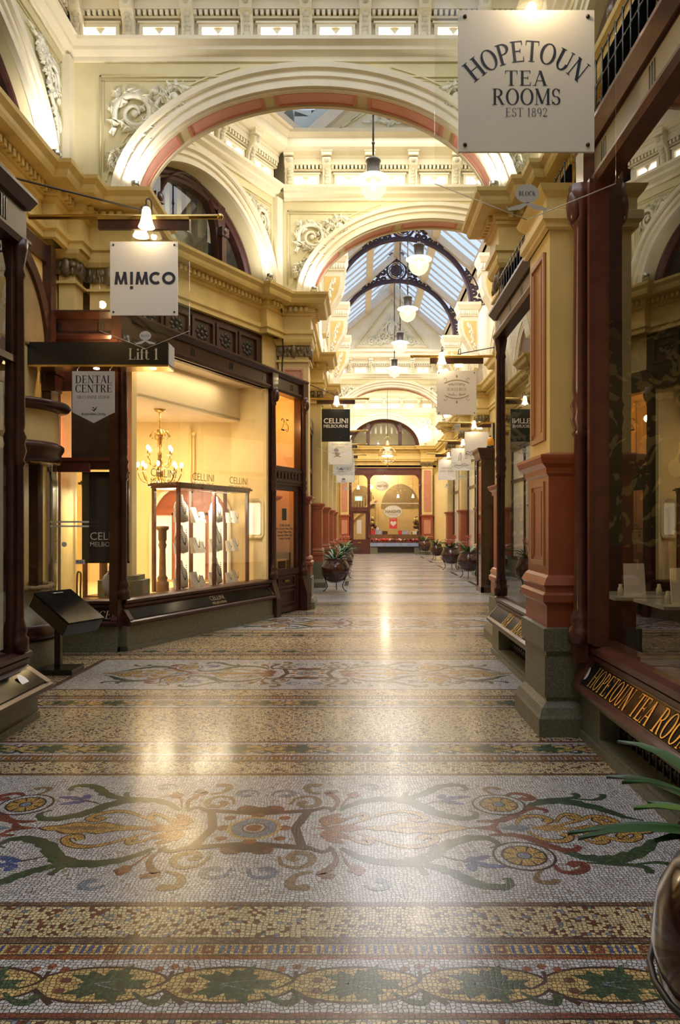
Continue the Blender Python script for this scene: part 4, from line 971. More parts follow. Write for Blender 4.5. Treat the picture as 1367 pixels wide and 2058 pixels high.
def fret(mb, cx, cz, r, seed, y=0):
    rnd = random.Random(seed)
    for sg in (1, -1):
        for q in range(2):
            pts = []
            for i in range(15):
                a = q*math.pi+sg*i*.62; rr = r*(1-.8*i/14); pts.append((cx+rr*math.cos(a), y, cz+rr*math.sin(a)))
            mb.tube(pts, .014, 4)
    for i in range(4):
        a = i*math.pi/2+.4; mb.ball((cx+r*.75*math.cos(a), y, cz+r*.75*math.sin(a)), .035, .02, .035, 6, 4)
def truss_proto():
    t = thing('iron_roof_arch', 'x', 'roof arch', (0, 0, 0))    # local origin at the springing centre, z=0 at 8.03
    m = MB(); m.mat('iron'); n = 40; A = [(2.0*math.cos(math.pi*i/n), 0, 1.93*math.sin(math.pi*i/n)) for i in range(n+1)]
    m.tube(A, .055, 8); m.tube([(p[0]*1.035, 0, p[2]*1.035) for p in A], .035, 6); m.build('arch_rib', t)
    m = MB(); m.mat('iron')
    m.tube([(.33*math.cos(2*math.pi*i/24), 0, 2.32+.33*math.sin(2*math.pi*i/24)) for i in range(24)], .04, 6, True); m.tube([(.25*math.cos(2*math.pi*i/24), 0, 2.32+.25*math.sin(2*math.pi*i/24)) for i in range(24)], .016, 5, True)
    for i in range(8):
        a = i*math.pi/4; fret(m, .13*math.cos(a), 2.32+.13*math.sin(a), .085, i)
    m.ball((0, 0, 2.32), .07, .03, .07, 8, 5); m.ball((0, 0, 2.68), .05, .03, .07, 6, 5); m.build('crest_roundel', t)
    m = MB(); m.mat('iron')
    for s in (-1, 1):
        k = 0
        for (x, z, r) in ((.45, 2.02, .10), (.62, 1.98, .10), (.80, 1.90, .085), (.95, 1.82, .06), (.48, 2.25, .12), (.66, 2.16, .09), (.40, 2.50, .11), (.24, 2.72, .09), (.2, 2.9, .07), (.62, 2.36, .08), (1.08, 1.74, .05)):
            fret(m, s*x, z, r, k); k += 1
        m.tube([(s*1.2, 0, 1.68), (s*.9, 0, 2.03), (s*.5, 0, 2.48), (s*.06, 0, 2.98)], .022, 5); m.tube([(s*.06, 0, 2.7), (s*.06, 0, 3.0)], .02, 5)
        for (x, z, r) in ((2.12, .12, .10), (2.28, .10, .09), (2.10, .34, .10), (2.02, .55, .09), (2.16, .5, .07), (1.97, .78, .08), (1.9, .95, .07), (2.3, .28, .07)): fret(m, s*x, z, r, k); k += 1
        m.tube([(s*1.98, 0, .0), (s*2.42, 0, .0), (s*2.30, 0, .35), (s*2.12, 0, .75), (s*1.86, 0, 1.08)], .022, 5)
    m.build('scroll_fretwork', t); return t
tp = truss_proto(); first = True
for k, y in enumerate((17.6, 21.4, 25.1)):
    o = tp if first else copy_tree(tp); first = False
    o.location = (CXF, y, 8.03); o['label'] = 'dark wrought iron roof arch with scroll fretwork, %s beyond the middle arch' % ORD[k]; o['group'] = 'iron arches under the glass roof'

# ------------------------------------------------------------------ PENDANT LAMPS
def pendant_proto():
    t = thing('pendant_lamp', 'x', 'lamp', (0, 0, 0))          # origin at the globe centre
    m = MB(); m.mat('globe').lathe([(0, -.222), (.08, -.208), (.15, -.165), (.2, -.095), (.222, 0), (.205, .07), (.18, .11)], n=24); m.ball((0, 0, -.225), .018); m.build('globe', t)
    m = MB(); m.mat('rim_glass').lathe([(.14, .17), (.27, .125), (.285, .115), (.27, .105), (.14, .10)], n=28); m.build('shade_rim', t)
    m = MB(); m.mat('bulb_core').ball((0, 0, .02), .065, .065, .085, 12, 8); m.build('bulb', t)
    m = MB(); m.mat('dark_metal').lathe([(0, .50), (.03, .50), (.045, .46), (.06, .45), (.12, .435), (.13, .41), (.11, .39), (.105, .18), (.13, .16), (.15, .12), (0, .12)], n=20); m.build('fitter', t)
    m = MB(); m.mat('dark_metal').tube([(0, 0, .48), (0, 0, 3.3)], .016, 8); m.ball((0, 0, .72), .03); m.build('rod', t); return t
pp = pendant_proto(); first = True
LB = ['largest, hanging alone in the splayed bay before the middle arch', 'first of the row under the glass roof, highest in the row', 'second of the row under the glass roof', 'third of the row under the glass roof', 'last and smallest of the row, before the far arch']
for (x, y), lb in zip(((.235, 12.05), (1.30, 15.7), (1.30, 19.3), (1.30, 22.9), (1.30, 26.6)), LB):
    o = pp if first else copy_tree(pp); first = False
    o.location = (x, y, 7.16); o['label'] = 'glowing globe pendant lamp, '+lb; o['group'] = 'globe pendants down the arcade'
    light('POINT', 'pendant_light', (x, y, 7.04), 70, SOFT, .05)
def far_globe():
    t = thing('globe_lantern', 'brass-banded round glass lantern hanging before the end wall', 'lamp', (1.30, 33.2, 4.72))
    m = MB(Matrix.Translation((1.3, 33.2, 4.72))); m.mat('lens').ball((0, 0, 0), .40, n=24, m=16); m.build('glass_globe', t)
    m = MB(Matrix.Translation((1.3, 33.2, 4.72))); m.mat('bulb_core').ball((0, 0, -.05), .26, .26, .05, 16, 8); m.build('light', t)
    m = MB(Matrix.Translation((1.3, 33.2, 4.72))); m.mat('brass')
    m.tube([(.41*math.cos(2*math.pi*i/24), .41*math.sin(2*math.pi*i/24), 0) for i in range(24)], .018, 5, True)
    for q in (0, math.pi/2): m.tube([(.405*math.cos(q)*math.sin(2*math.pi*i/24), .405*math.sin(q)*math.sin(2*math.pi*i/24), .405*math.cos(2*math.pi*i/24)) for i in range(24)], .012, 5, True)
    m.lathe([(.0, -.55), (.02, -.5), (.03, -.45), (.05, -.40), (0, -.38)], n=10); m.lathe([(0, .66), (.08, .62), (.10, .46), (.16, .40), (0, .38)], n=14)
    m.tube([(.14*math.cos(math.pi*i/10), 0, .66+.18*math.sin(math.pi*i/10)) for i in range(11)], .012, 5); m.build('band', t)
    m = MB(Matrix.Translation((1.3, 33.2, 4.72))); m.mat('dark_metal').tube([(0, 0, .8), (0, 0, 4.1)], .012, 6); m.build('rod', t)
far_globe()

# ------------------------------------------------------------------ HANGING SIGNS
def tulip(t, x, y, z, k=1.0, em_='tulip'):
    m = MB(Matrix.Translation((x, y, z))); m.mat(em_).lathe([(.030*k, 0), (.045*k, -.03*k), (.052*k, -.10*k), (.066*k, -.16*k), (.085*k, -.205*k), (.070*k, -.20*k), (.03*k, -.12*k), (0, -.1*k)], n=12); return m.build('lamp_shade', t)
def hanging_sign(label, y, cx, W, Hh, zt, wallx, paint, mat='panel', lamps=(0.05, .22), brace=None, shield=True, tilt=0, emblem=True, name='hanging_sign', grp=None):
    s = 1 if wallx > cx else -1      # wall side
    t = thing(name, label, 'sign', (cx, y, zt-Hh-.34*W/.71), grp); k = W/.71
    zb = zt+.13*k; zp = zb+.135*k    # bar bottom, pole centre
    m = MB(); m.mat('brass').tube([(wallx+s*.02, y, zp), (cx-s*.78*k, y, zp)], .025*k, 10); m.ball((cx-s*.80*k, y, zp), .036*k); m.build('pole', t)
    m = MB(); m.mat('wood').box(cx-.48*k, cx+.48*k, y-.02, y+.02, zb, zb+.095*k); m.mat('brass').box(cx-.48*k, cx+.48*k, y-.035, y+.035, zb+.095*k, zb+.13*k); m.build('bar', t)
    if shield:
        a = .475*k; P = [(cx-a, zb), (cx+a, zb), (cx+a, zt-Hh-.155*k), (cx+.01, zt-Hh-.345*k), (cx-a, zt-Hh-.155*k)]
        m = MB(); m.mat('acrylic').prism(P, 1, y+.012, y+.018); m.mat('white_ink'); Q = [(cx+a, zt-Hh-.155*k), (cx+.01, zt-Hh-.345*k), (cx-a, zt-Hh-.155*k)]
        for p, q in zip(Q[:-1], Q[1:]): m.tube([(p[0], y+.015, p[1]), (q[0], y+.015, q[1])], .0028*k, 4)
        m.build('clear_shield', t)
        if emblem:
            m = MB(); M = plane_m((cx+.01, y+.008, zt-Hh-.21*k), (1, 0, 0), (0, 0, 1)); old = m.M; m.M = M; m.mat('panel_grey').add(ellipse_poly(.062*k, .05*k), [tuple(range(28))], False)
            for q in (-1, 1): m.add([(q*.0, -.045*k, 0), (q*.10*k, -.075*k, 0), (q*.115*k, -.055*k, 0), (q*.10*k, -.09*k, 0), (q*.04*k, -.085*k, 0), (0, -.06*k, 0)], [tuple(range(6))], False)
            m.M = old; m.mat('ink'); put(m, serif('BLOCK', .024*k), M); m.build('emblem', t)
    m = MB(); m.mat(mat).box(cx-W/2, cx+W/2, y-.012, y+.004, zt-Hh, zt); p = m.build('panel', t)
    m = MB(); m.mat('dark_metal')
    for dx in (-1, 1):
        for z in (zt-.035*k, zt-Hh+.035*k): m.ball((cx+dx*(W/2-.035*k), y-.014, z), .011*k, None, None, 8, 5)
    m.build('fixing_screw', t)
    paint(t, y-.0125, cx, zt, k)
    for i, du in enumerate(lamps):
        yy = y+(-.12 if i == 0 else .12); x = cx-s*.0+du*k*-s*-1
        m = MB(); m.mat('dark_metal').tube(smooth_path([(x+.02, y, zp), (x+.03, yy*.5+y*.5, zp+.14*k), (x, yy, zp+.13*k), (x, yy, zp+.04*k)], 4), .008, 6); m.ball((x, yy, zp+.05*k), .028*k); m.build('lamp_arm', t)
        tulip(t, x, yy, zp+.045*k, k); light('POINT', 'sign_light', (x, yy, zp-.15*k), SGW*k*k, SIGNL, .03, parent=t)
    if brace:
        m = MB(); m.mat('dark_metal').tube([brace, (cx+.06*k, y, zp+.05)], .010, 6); m.build('brace_rod', t)
    return t
def lettering(t, items, name='lettering'):   # items: (mat, text geometry, matrix)
    m = MB()
    for mt, g, M in items: m.mat(mt); put(m, g, M)
    return m.build(name, t, recalc=False)
def fr(x, y, z): return plane_m((x, y, z), (1, 0, 0), (0, 0, 1))
def hopetoun(t, y, cx, zt, k):
    lettering(t, [('ink', serif('HOPETOUN', .118, .93, .04, arc=.47), fr(cx-.0, y, zt-.232)), ('ink', fitx(serif('TEA', .085, 1.0, .10), .24), fr(cx, y, zt-.385)), ('ink', fitx(serif('ROOMS', .092, .95, .04), .385), fr(cx, y, zt-.49)), ('ink_grey', fitx(serif('EST 1892', .05, .95, .07), .235), fr(cx, y, zt-.578))])
def mimco(t, y, cx, zt, k):
    h = .134; w = .03
    def M_(x): return [[(x-.069, -h/2), (x-.069+w, -h/2), (x-.036+w*.5, h/2), (x-.055, h/2)], [(x+.069-w, -h/2), (x+.069, -h/2), (x+.055, h/2), (x+.036-w*.5, h/2)], [(x-.055, h/2), (x-.055+w*.9, h/2), (x+w*.4, -h/2), (x-w*.4, -h/2)], [(x+.055-w*.9, h/2), (x+.055, h/2), (x+w*.4, -h/2), (x-w*.4, -h/2)]]
    P = M_(-.24)+M_(-.02)+[[(-.144, -h/2), (-.144+w, -h/2), (-.144+w, h/2), (-.144, h/2)]]+[[(-.129+.018*math.cos(q), -.10+.018*math.sin(q)) for q in [2*math.pi*i/16 for i in range(16)]]]
    P += g_ring(.125, 0, .068, h/2, 48, 312, w, w)+g_ring(.262, 0, .071, h/2, 0, 360, w, w)
    vs = []; fs = []
    for n, p in enumerate(P): b = len(vs); vs += [(x, z, .0008+.00003*n) for x, z in p]; fs.append(tuple(range(b, b+len(p))))
    lettering(t, [('ink', (vs, fs), fr(cx, y, zt-.385))])
def jewelbox(t, y, cx, zt, k):
    it = [('tan_ink', serif('JEWELBOX', .062, 1.0, .05), fr(cx, y, zt-.36)), ('tan_ink', serif('THE FRENCH', .042, 1.05, .05, arc=.42), fr(cx, y, zt-.255))]
    g = serif('THE BLOCK ARCADE', .032, .95, .05); vs = [(x, yy+x*x*.75, z) for x, yy, z in g[0]]; it.append(('tan_ink', (vs, g[1]), fr(cx, y, zt-.475)))
    t2 = lettering(t, it); m = MB(); m.mat('tan_ink')
    for sg in (1, -1):
        for r0, off in ((.27, .0), (.255, .02)): m.tube([(cx-.24+.48*i/16, y-.001, zt-.36+sg*(.115+off*.6+.06*math.sin(math.pi*i/16))) for i in range(17)], .003, 4)
        for q in (-1, 1):
            m.tube([(cx+q*(.10+.05*math.cos(a)), y-.001, zt-.36+sg*(.085+.025*math.sin(a))) for a in [j*.5 for j in range(9)]], .003, 4)
            m.tube([(cx+q*(.22+.03*math.cos(a)), y-.001, zt-.36+sg*(.19+.03*math.sin(a))) for a in [j*.5 for j in range(10)]], .003, 4)
        m.prism([(cx-.02, zt-.36+sg*.25), (cx, zt-.36+sg*.215), (cx+.02, zt-.36+sg*.25), (cx, zt-.36+sg*.29)], 1, y-.002, y)
    m.build('ornament', t)
def cellini(t, y, cx, zt, k):
    lettering(t, [('panel', sw('CELLINI', .57, .0015), fr(cx, y, zt-.30*k)), ('panel', sw('MELBOURNE', .57, .002), fr(cx, y, zt-.43*k))])
def small(*rows):
    def f(t, y, cx, zt, k):
        lettering(t, [(mt, (fit(serif(tx, sz*k, .95, .05), sz*k) if ser else sw(tx, sz*k, bo)), fr(cx, y, zt-dz*k)) for mt, tx, sz, dz, ser, bo in rows if tx != '*'])
        for mt, tx, sz, dz, ser, bo in rows:
            if tx == '*':
                m = MB(); m.mat(mt).box(cx-.29*k, cx+.29*k, y-.001, y, zt-(dz+sz/2)*k, zt-(dz-sz/2)*k); m.build('printed_block', t)
    return f
def emblemrow(mt='tan_ink', dz=.4):
    def f(t, y, cx, zt, k):
        m = MB(); m.mat(mt); m.M = fr(cx-.08, y-.001, zt-dz); m.add(ellipse_poly(.07, .05), [tuple(range(28))], False)
        for q in (-1, 1): m.add([(0, -.04, 0), (q*.11, -.07, 0), (q*.09, -.09, 0), (0, -.065, 0)], [(0, 1, 2, 3)], False)
        m.build('printed_crest', t)
    return f
def both(*fs):
    def f(*a):
        for q in fs: q(*a)
    return f
def script_marks(t, y, cx, zt, k):
    m = MB(); m.mat('ink')
    for q in range(5): m.tube([(cx-.24+.11*q+.045*math.cos(a), y-.001, zt-.56+.05*math.sin(a)+.01*q) for a in [j*.7+q for j in range(8)]], .005, 4)
    m.tube([(cx-.30+.6*i/20, y-.001, zt-.60+.035*math.sin(i*.9)) for i in range(21)], .004, 4); m.build('printed_scroll', t)
def figure_marks(t, y, cx, zt, k):
    m = MB(); m.mat('ink_grey')
    m.tube(smooth_path([(cx-.08, y-.001, zt-.40), (cx-.06, y-.001, zt-.25), (cx-.03, y-.001, zt-.15), (cx, y-.001, zt-.2), (cx-.02, y-.001, zt-.38)], 5), .008, 4)
    m.tube([(cx-.30+.6*i/24, y-.001, zt-.48+.04*math.sin(i*.5)-.04*math.sin(math.pi*i/24)) for i in range(25)], .004, 4); m.tube([(cx-.30+.6*i/24, y-.001, zt-.60+.03*math.sin(i*.5)) for i in range(25)], .004, 4); m.build('printed_drawing', t)
    m = MB(); m.mat('ink').tube([(cx-.22+.44*i/60, y-.001, zt-.54+.018*math.sin(i*1.3)+.012*math.sin(i*.6)) for i in range(61)], .004, 4); m.build('printed_script', t)
def pshade(): pass
hanging_sign('white HOPETOUN TEA ROOMS sign on a clear shield high before the mesh grille', 4.09, .945, .77, .80, 4.41, 1.66, hopetoun, lamps=(.06,))
hanging_sign('white MIMCO sign on a clear shield hung from a brass rod', 7.60, -2.265, .71, .775, 4.48, -3.46, mimco, brace=(-3.42, 6.6, 4.74), lamps=(-.06, .07))
hanging_sign('cream sign reading THE FRENCH JEWELBOX hung before the corridor arches', 14.1, 1.905, .77, .86, 4.51, 3.80, jewelbox, brace=(3.3, 13.9, 5.05), lamps=(-.28, .05))
hanging_sign('black CELLINI MELBOURNE sign under a lit brass rod', 16.9, -.545, .665, .76, 4.21, -1.24, cellini, mat='black', brace=(-1.2, 16.6, 4.75), lamps=(-.02,))
hanging_sign('white BLOCK ARCADE STUDIO sign directly behind the black CELLINI sign', 21.0, -.555, .69, .72, 3.98, -1.24, both(small(('tan_ink', 'BLOCK ARCADE', .48, .14, False, .001), ('tan_ink', 'STUDIO', .24, .23, False, .001)), emblemrow('tan_ink', .42)), lamps=(.02,))
hanging_sign('white sign with a grey square block and FIORI lettering in the stack of signs', 24.7, -.54, .70, .80, 4.0, -1.24, both(small(('ink_grey', '*', .34, .22, False, 0), ('panel', 'AF', .34, .22, True, 0), ('ink_grey', 'A  FIORI', .5, .58, True, 0)), emblemrow('ink_grey', .60)), mat='panel_grey', lamps=(.02,))
hanging_sign('white MCM STUDIO sign, lowest and last of the signs on the CELLINI side', 28.2, -.53, .70, .82, 3.98, -1.24, both(small(('ink', 'MCM STUDIO', .56, .50, False, .002)), emblemrow('ink_grey', .7)), lamps=(.02,))
hanging_sign('white sign with dark curling script just behind the amber beacon', 19.0, 3.10, .64, .72, 3.95, 3.84, script_marks, lamps=(-.1, .1))
hanging_sign('white sign with a line drawing over a ribbon, before the ORREFORS sign', 22.8, 3.22, .63, .70, 3.92, 3.84, figure_marks, lamps=(.05,))
hanging_sign('white ORREFORS KOSTA BODA sign, furthest of the row on the pot side', 27.6, 3.36, .66, .76, 3.98, 3.84, small(('tan_ink', 'ORREFORS', .50, .34, False, .001), ('tan_ink', 'KOSTA BODA', .56, .46, False, .001)), lamps=(.05,))
# lift sign and dental sign
def lift_sign():
    t = thing('lift_sign', 'long black beam-shaped sign reading Lift 1 below the MIMCO sign', 'sign', (-2.9, 8.1, 3.26))
    m = MB(); m.mat('black').box(-3.75, -2.12, 8.0, 8.26, 3.275, 3.53); m.mat('brass').box(-3.75, -2.118, 7.998, 8.262, 3.255, 3.277); m.build('box', t)
    m = MB(); m.mat('panel_grey').box(-2.121, -2.112, 8.01, 8.25, 3.285, 3.52); m.build('end_plate', t)
    lettering(t, [('white_ink', serif('Lift 1', .125, 1.0, .03), fr(-2.39, 7.997, 3.395))])
    m = MB(); m.mat('downlight')
    for x in (-2.95, -2.31): m.lathe([(0, 3.25), (.03, 3.25), (.035, 3.256)], x, 8.1, 0, 12)
    m.build('downlight', t)
    for x in (-2.95, -2.31): light('SPOT', 'lift_sign_light', (x, 8.06, 3.235), 6, SOFT, .03, target=(x, 8.0, 0), spot=80, parent=t)
lift_sign()
m = MB(); m.mat('black').tube(smooth_path([(-1.40, 12.90, 5.62), (-1.38, 12.62, 5.56), (-1.36, 12.66, 5.3), (-1.38, 12.86, 5.2), (-1.37, 12.86, 4.9), (-1.36, 12.88, 4.6), (-1.38, 12.90, 4.3), (-1.37, 12.90, 4.0)], 4), .012, 6)
tag(m.build('cable'), 'thin black cable running down the cream corner pier beside the jewellery shop', 'cable')
def dental():
    t = thing('hanging_sign', 'pale pointed DENTAL CENTRE sign hung from hooks below the black lift sign', 'sign', (-2.92, 7.93, 2.62)); y = 7.93
    m = MB(); m.mat('panel_grey').prism([(-3.155, 3.19), (-2.69, 3.19), (-2.69, 2.74), (-2.92, 2.62), (-3.155, 2.74)], 1, y, y+.012); m.build('panel', t)
    lettering(t, [('ink', fitx(serif('DENTAL', .085, .95, .05), .40), fr(-2.92, y-.001, 3.10)), ('ink', fitx(serif('CENTRE', .085, .92, .05), .40), fr(-2.92, y-.001, 3.0)), ('ink_grey', fitx(serif('MEZZANINE FLOOR', .033, .95, .06), .36), fr(-2.92, y-.001, 2.905)), ('ink', sw('Australian Unity', .27), fr(-2.92, y-.001, 2.72))])
    m = MB(); m.mat('ink').M = fr(-2.91, y-.001, 2.775)
    m.add([(-.04, 0, 0), (-.012, -.012, 0), (.01, .006, 0), (.03, .034, 0), (.022, .0, 0), (0, -.025, 0), (-.015, -.022, 0)], [tuple(range(7))], False); m.add([(-.03, .018, 0), (-.005, .02, 0), (.0, -.002, 0)], [(0, 1, 2)], False); m.build('bird_mark', t)
    m = MB(); m.mat('steel')
    for x in (-3.10, -2.74): m.tube([(x, y+.02, 3.17), (x-.012, y+.03, 3.21), (x, y+.08, 3.262)], .006, 6)
    m.build('hook', t)
dental()
# ------------------------------------------------------------------ SHOPFRONTS
def turned_post(mb, u, n, z0, z1, r=.05):
    L = z1-z0; prof = [(0, 0), (1.7, 0), (1.7, .10), (1.25, .12), (1.5, .16), (1.2, .2)]
    P = [(r*a, z) for a, z in prof]
    zm = L*.52
    P += [(r*.9, .24), (r*.85, zm-.22), (r*1.2, zm-.2), (r*.9, zm-.17), (r*1.35, zm-.1), (r*1.05, zm-.05), (r*1.4, zm), (r*.95, zm+.05), (r*1.1, zm+.1), (r*.85, L-.30), (r*1.2, L-.27), (r*.9, L-.22), (r*1.5, L-.08), (r*1.6, L), (0, L)]
    mb.lathe(P, u, n, z0, 14)
def sash(mb, u0, u1, z0, z1, n0=-.04, n1=.03, w=.05):
    for a, b, c, d in ((u0, u0+w, z0, z1), (u1-w, u1, z0, z1), (u0+w, u1-w, z0, z0+w), (u0+w, u1-w, z1-w, z1)): mb.box(a, b, n0, n1, c, d)
def pane(t, F, u0, u1, z0, z1, n=0.0, name='glass_pane', mat='shop_glass'):
    m = MB(F); m.mat(mat).add([(u0, n, z0), (u1, n, z0), (u1, n, z1), (u0, n, z1)], [(0, 1, 2, 3)], False); return m.build(name, t, recalc=False)
def stall(t, F, u0, u1, z0, z1, zb, items, vents=(), proj=.12, base='granite', wood='wood', sp=.09):
    """granite base to zb, raked dark sign board zb..z0, sill z0..z1"""
    m = MB(F); m.mat(base); us = [u0]
    for a, b in vents: us += [a, b]
    us.append(u1); zv = zb-.05; zl = .09
    q = sp; m.box(u0, u1, -.3, q, 0, zl); m.box(u0, u1, -.3, q+.02, 0, zl*.6); m.box(u0, u1, -.3, q, zv, zb)
    for i in range(0, len(us), 2): m.box(us[i], us[i+1], -.3, q, zl, zv)
    m.build('stone_base', t)
    for a, b in vents:
        g = MB(F); g.mat('black').box(a, b, -.2, -.12, zl, zv); g.mat('dark_metal'); nu = max(3, int((b-a)/.095))
        for i in range(nu+1): u = a+(b-a)*i/nu; g.box(u-.008, u+.008, -.06, -.04, zl, zv)
        for j in range(4):
            z = zl+(zv-zl)*j/3; g.box(a, b, -.06, -.045, z-.008, z+.008)
        for i in range(nu):
            for j in range(3): g.ball((a+(b-a)*(i+.5)/nu, -.05, zl+(zv-zl)*(j+.85)/3), .022, .012, .03, 6, 4)
        g.build('vent_grille', t)
    m = MB(F); m.mat(wood)
    m.prism([(-.1, zb), (proj, zb), (proj+.03, zb+.02), (proj+.03, zb+.05), (proj, zb+.07), (.03, z0-.05), (.05, z0-.03), (.05, z0), (-.1, z0)], 0, u0, u1)
    m.prism([(-.15, z0), (.04, z0), (.07, z0+.02), (.07, z1-.02), (.03, z1), (-.15, z1)], 0, u0, u1); m.build('sill', t)
    A = Vector((0, proj, zb+.075)); B = Vector((0, .03, z0-.06)); d = (B-A); e = .012
    m = MB(F); m.mat('black_gloss'); nx = Vector((0, d.z, -d.y)).normalized()*.006
    q = [A+nx, B+nx]; m.add([(u0+.06, q[0].y, q[0].z), (u1-.06, q[0].y, q[0].z), (u1-.06, q[1].y, q[1].z), (u0+.06, q[1].y, q[1].z)], [(0, 1, 2, 3)], False); m.build('sign_board', t)
    m = MB(F); m.mat(wood)
    for a, b in ((u0, u0+.07), (u1-.07, u1)): m.add([(a, A.y+.012, A.z), (b, A.y+.012, A.z), (b, B.y+.012, B.z), (a, B.y+.012, B.z)], [(0, 1, 2, 3)], False)
    m.build('board_frame', t)
    # lettering on the rake
    if items:
        m = MB()
        mid = (A+B)/2+nx*1.4
        for mt, g, u, dz in items:
            o = F @ (mid+Vector((u, 0, 0))+d.normalized()*dz); ud = (F.to_3x3() @ Vector((1, 0, 0))); vd = (F.to_3x3() @ d.normalized())
            nrm = F.to_3x3() @ nx
            if ud.cross(vd).dot(nrm) < 0: ud = -ud
            m.mat(mt); put(m, g, plane_m(o, ud, vd))
        m.build('lettering', t, recalc=False)
def fascia(t, F, u0, u1, z0, z1, wood='wood', n=.06, step=.8, tan=False):
    m = MB(F); m.mat(wood).box(u0, u1, -.12, n-.02, z0, z1)
    m.prism([(-.12, z1), (n+.01, z1), (n+.04, z1+.03), (n+.07, z1+.06), (n+.07, z1+.085), (-.12, z1+.09)], 0, u0, u1); m.prism([(-.12, z0-.04), (n, z0-.04), (n+.02, z0), (n+.02, z0+.02), (-.12, z0+.03)], 0, u0, u1); m.build('fascia', t)
    if tan: m = MB(F); m.mat('fascia_tan').box(u0+.02, u1-.02, n-.02, n-.016, z0+.03, z1-.02); m.build('fascia_panel', t)
    m = MB(F); m.mat('black'); k = max(1, int((u1-u0)/step))
    for i in range(k):
        u = u0+(u1-u0)*(i+.5)/k
        for q in (-.035, 0, .035): m.box(u+q-.009, u+q+.009, n-.03, n-.014, z0+.06, z1-.04)
    m.build('fluting', t)
# --- CELLINI jewellery shop: splayed front with door, and its return by the lift sign
FC = frame(-2.842, 8.57, .398, .918, 1); LC = 4.62
t = thing('shopfront', 'dark timber jewellery shopfront with big lit window and door numbered 25', 'shopfront', (-1.8, 10.7, 0))
stall(t, FC, .02, 3.42, .55, .62, .30, [('tan_ink', sw('CELLINI', .34), 1.9, .03), ('tan_ink', sw('MELBOURNE', .34), 1.9, -.05)])
fascia(t, FC, -.02, LC, 3.74, 3.94)
pane(t, FC, .06, 3.36, .62, 3.72); m = MB(FC); m.mat('plaster_in').box(3.34, 3.40, -.05, .02, .62, 3.72); m.mat('brass').box(.05, 3.4, -.03, .03, 3.70, 3.74); m.build('window_frame', t)
for u in (0.0, 3.50, 4.56):
    m = MB(FC); m.mat('wood').box(u-.07, u+.07, -.10, .03, .0 if u > 3 else .3, 3.74); turned_post(m, u, .055, .62, 3.74, .045); m.box(u-.09, u+.09, -.05, .10, 3.7, 4.0); m.ball((u, .11, 3.60), .06, .05, .10, 8, 6); m.build('post', t)
    if u > 3: m = MB(FC); m.mat('wood').prism([(.0, 0), (.16, 0), (.16, .30), (.06, .62), (0, .62)], 0, u-.07, u+.07); m.build('post_foot', t)
# door
m = MB(FC); m.mat('wood'); sash(m, 3.60, 4.47, .02, 2.17, -.05, .0, .09); m.box(3.66, 4.42, -.05, -.02, .1, .72); m.box(3.60, 4.47, -.06, .02, .66, .76); sash(m, 3.74, 4.34, .16, .40, -.02, .01, .03); sash(m, 3.74, 4.34, .44, .64, -.02, .01, .03)
d = m.build('door_leaf', t); m = MB(FC); m.mat('brass').box(3.96, 4.12, -.01, .015, .53, .57); m.build('letter_slot', d)
m = MB(FC); m.mat('wood').box(3.57, 4.5, -.10, .04, 2.17, 2.48); m.box(3.60, 4.47, .04, .06, 2.22, 2.26); m.box(3.60, 4.47, .04, .06, 2.40, 2.44)
for i in range(7): m.box(3.66+.115*i, 3.72+.115*i, .03, .06, 2.28, 2.38)
m.build('transom_rail', t); pane(t, FC, 3.58, 4.49, 2.48, 3.72, -.03, 'transom_glass'); pane(t, FC, 3.69, 4.38, .76, 2.08, -.03, 'door_glass')
def on(F, u, n, z):
    o = F @ Vector((u, n, z)); ud = F.to_3x3() @ Vector((1, 0, 0)); nn = F.to_3x3() @ Vector((0, 1, 0))
    if ud.cross(Vector((0, 0, 1))).dot(nn) < 0: ud = -ud
    return plane_m(o, ud, (0, 0, 1))
m = MB(); m.mat('ink'); put(m, serif('25', .21, 1.0, .08), on(FC, 4.02, -.02, 3.20)); m.build('number_lettering', t, recalc=False)
m = MB(); m.mat('black').M = on(FC, 4.0, -.022, 1.68); m.add([(-.075, -.10, 0), (.075, -.10, 0), (.075, .10, 0), (-.075, .10, 0)], [(0, 1, 2, 3)], False); m.M = Matrix(); m.mat('ink')
for i, tx in enumerate(('STORE HOURS', 'Mon-Thursday 9.30am-5.30pm', 'Friday 9.30am-9pm', 'Saturday 9.30am-5pm', 'Sunday 11am-4pm')): put(m, sw(tx, (.36, .58, .46, .50, .38)[i]), on(FC, 4.02, -.022, 1.49-.055*i))
m.build('hours_lettering', t, recalc=False)
m = MB(); m.mat('tan_ink')
for u in (.80, 1.66, 2.56): put(m, sw('CELLINI', .50, -.001), on(FC, u, .004, 2.16)); put(m, sw('MELBOURNE', .50, -.0005), on(FC, u, .004, 2.055))
m.build('window_lettering', t, recalc=False)
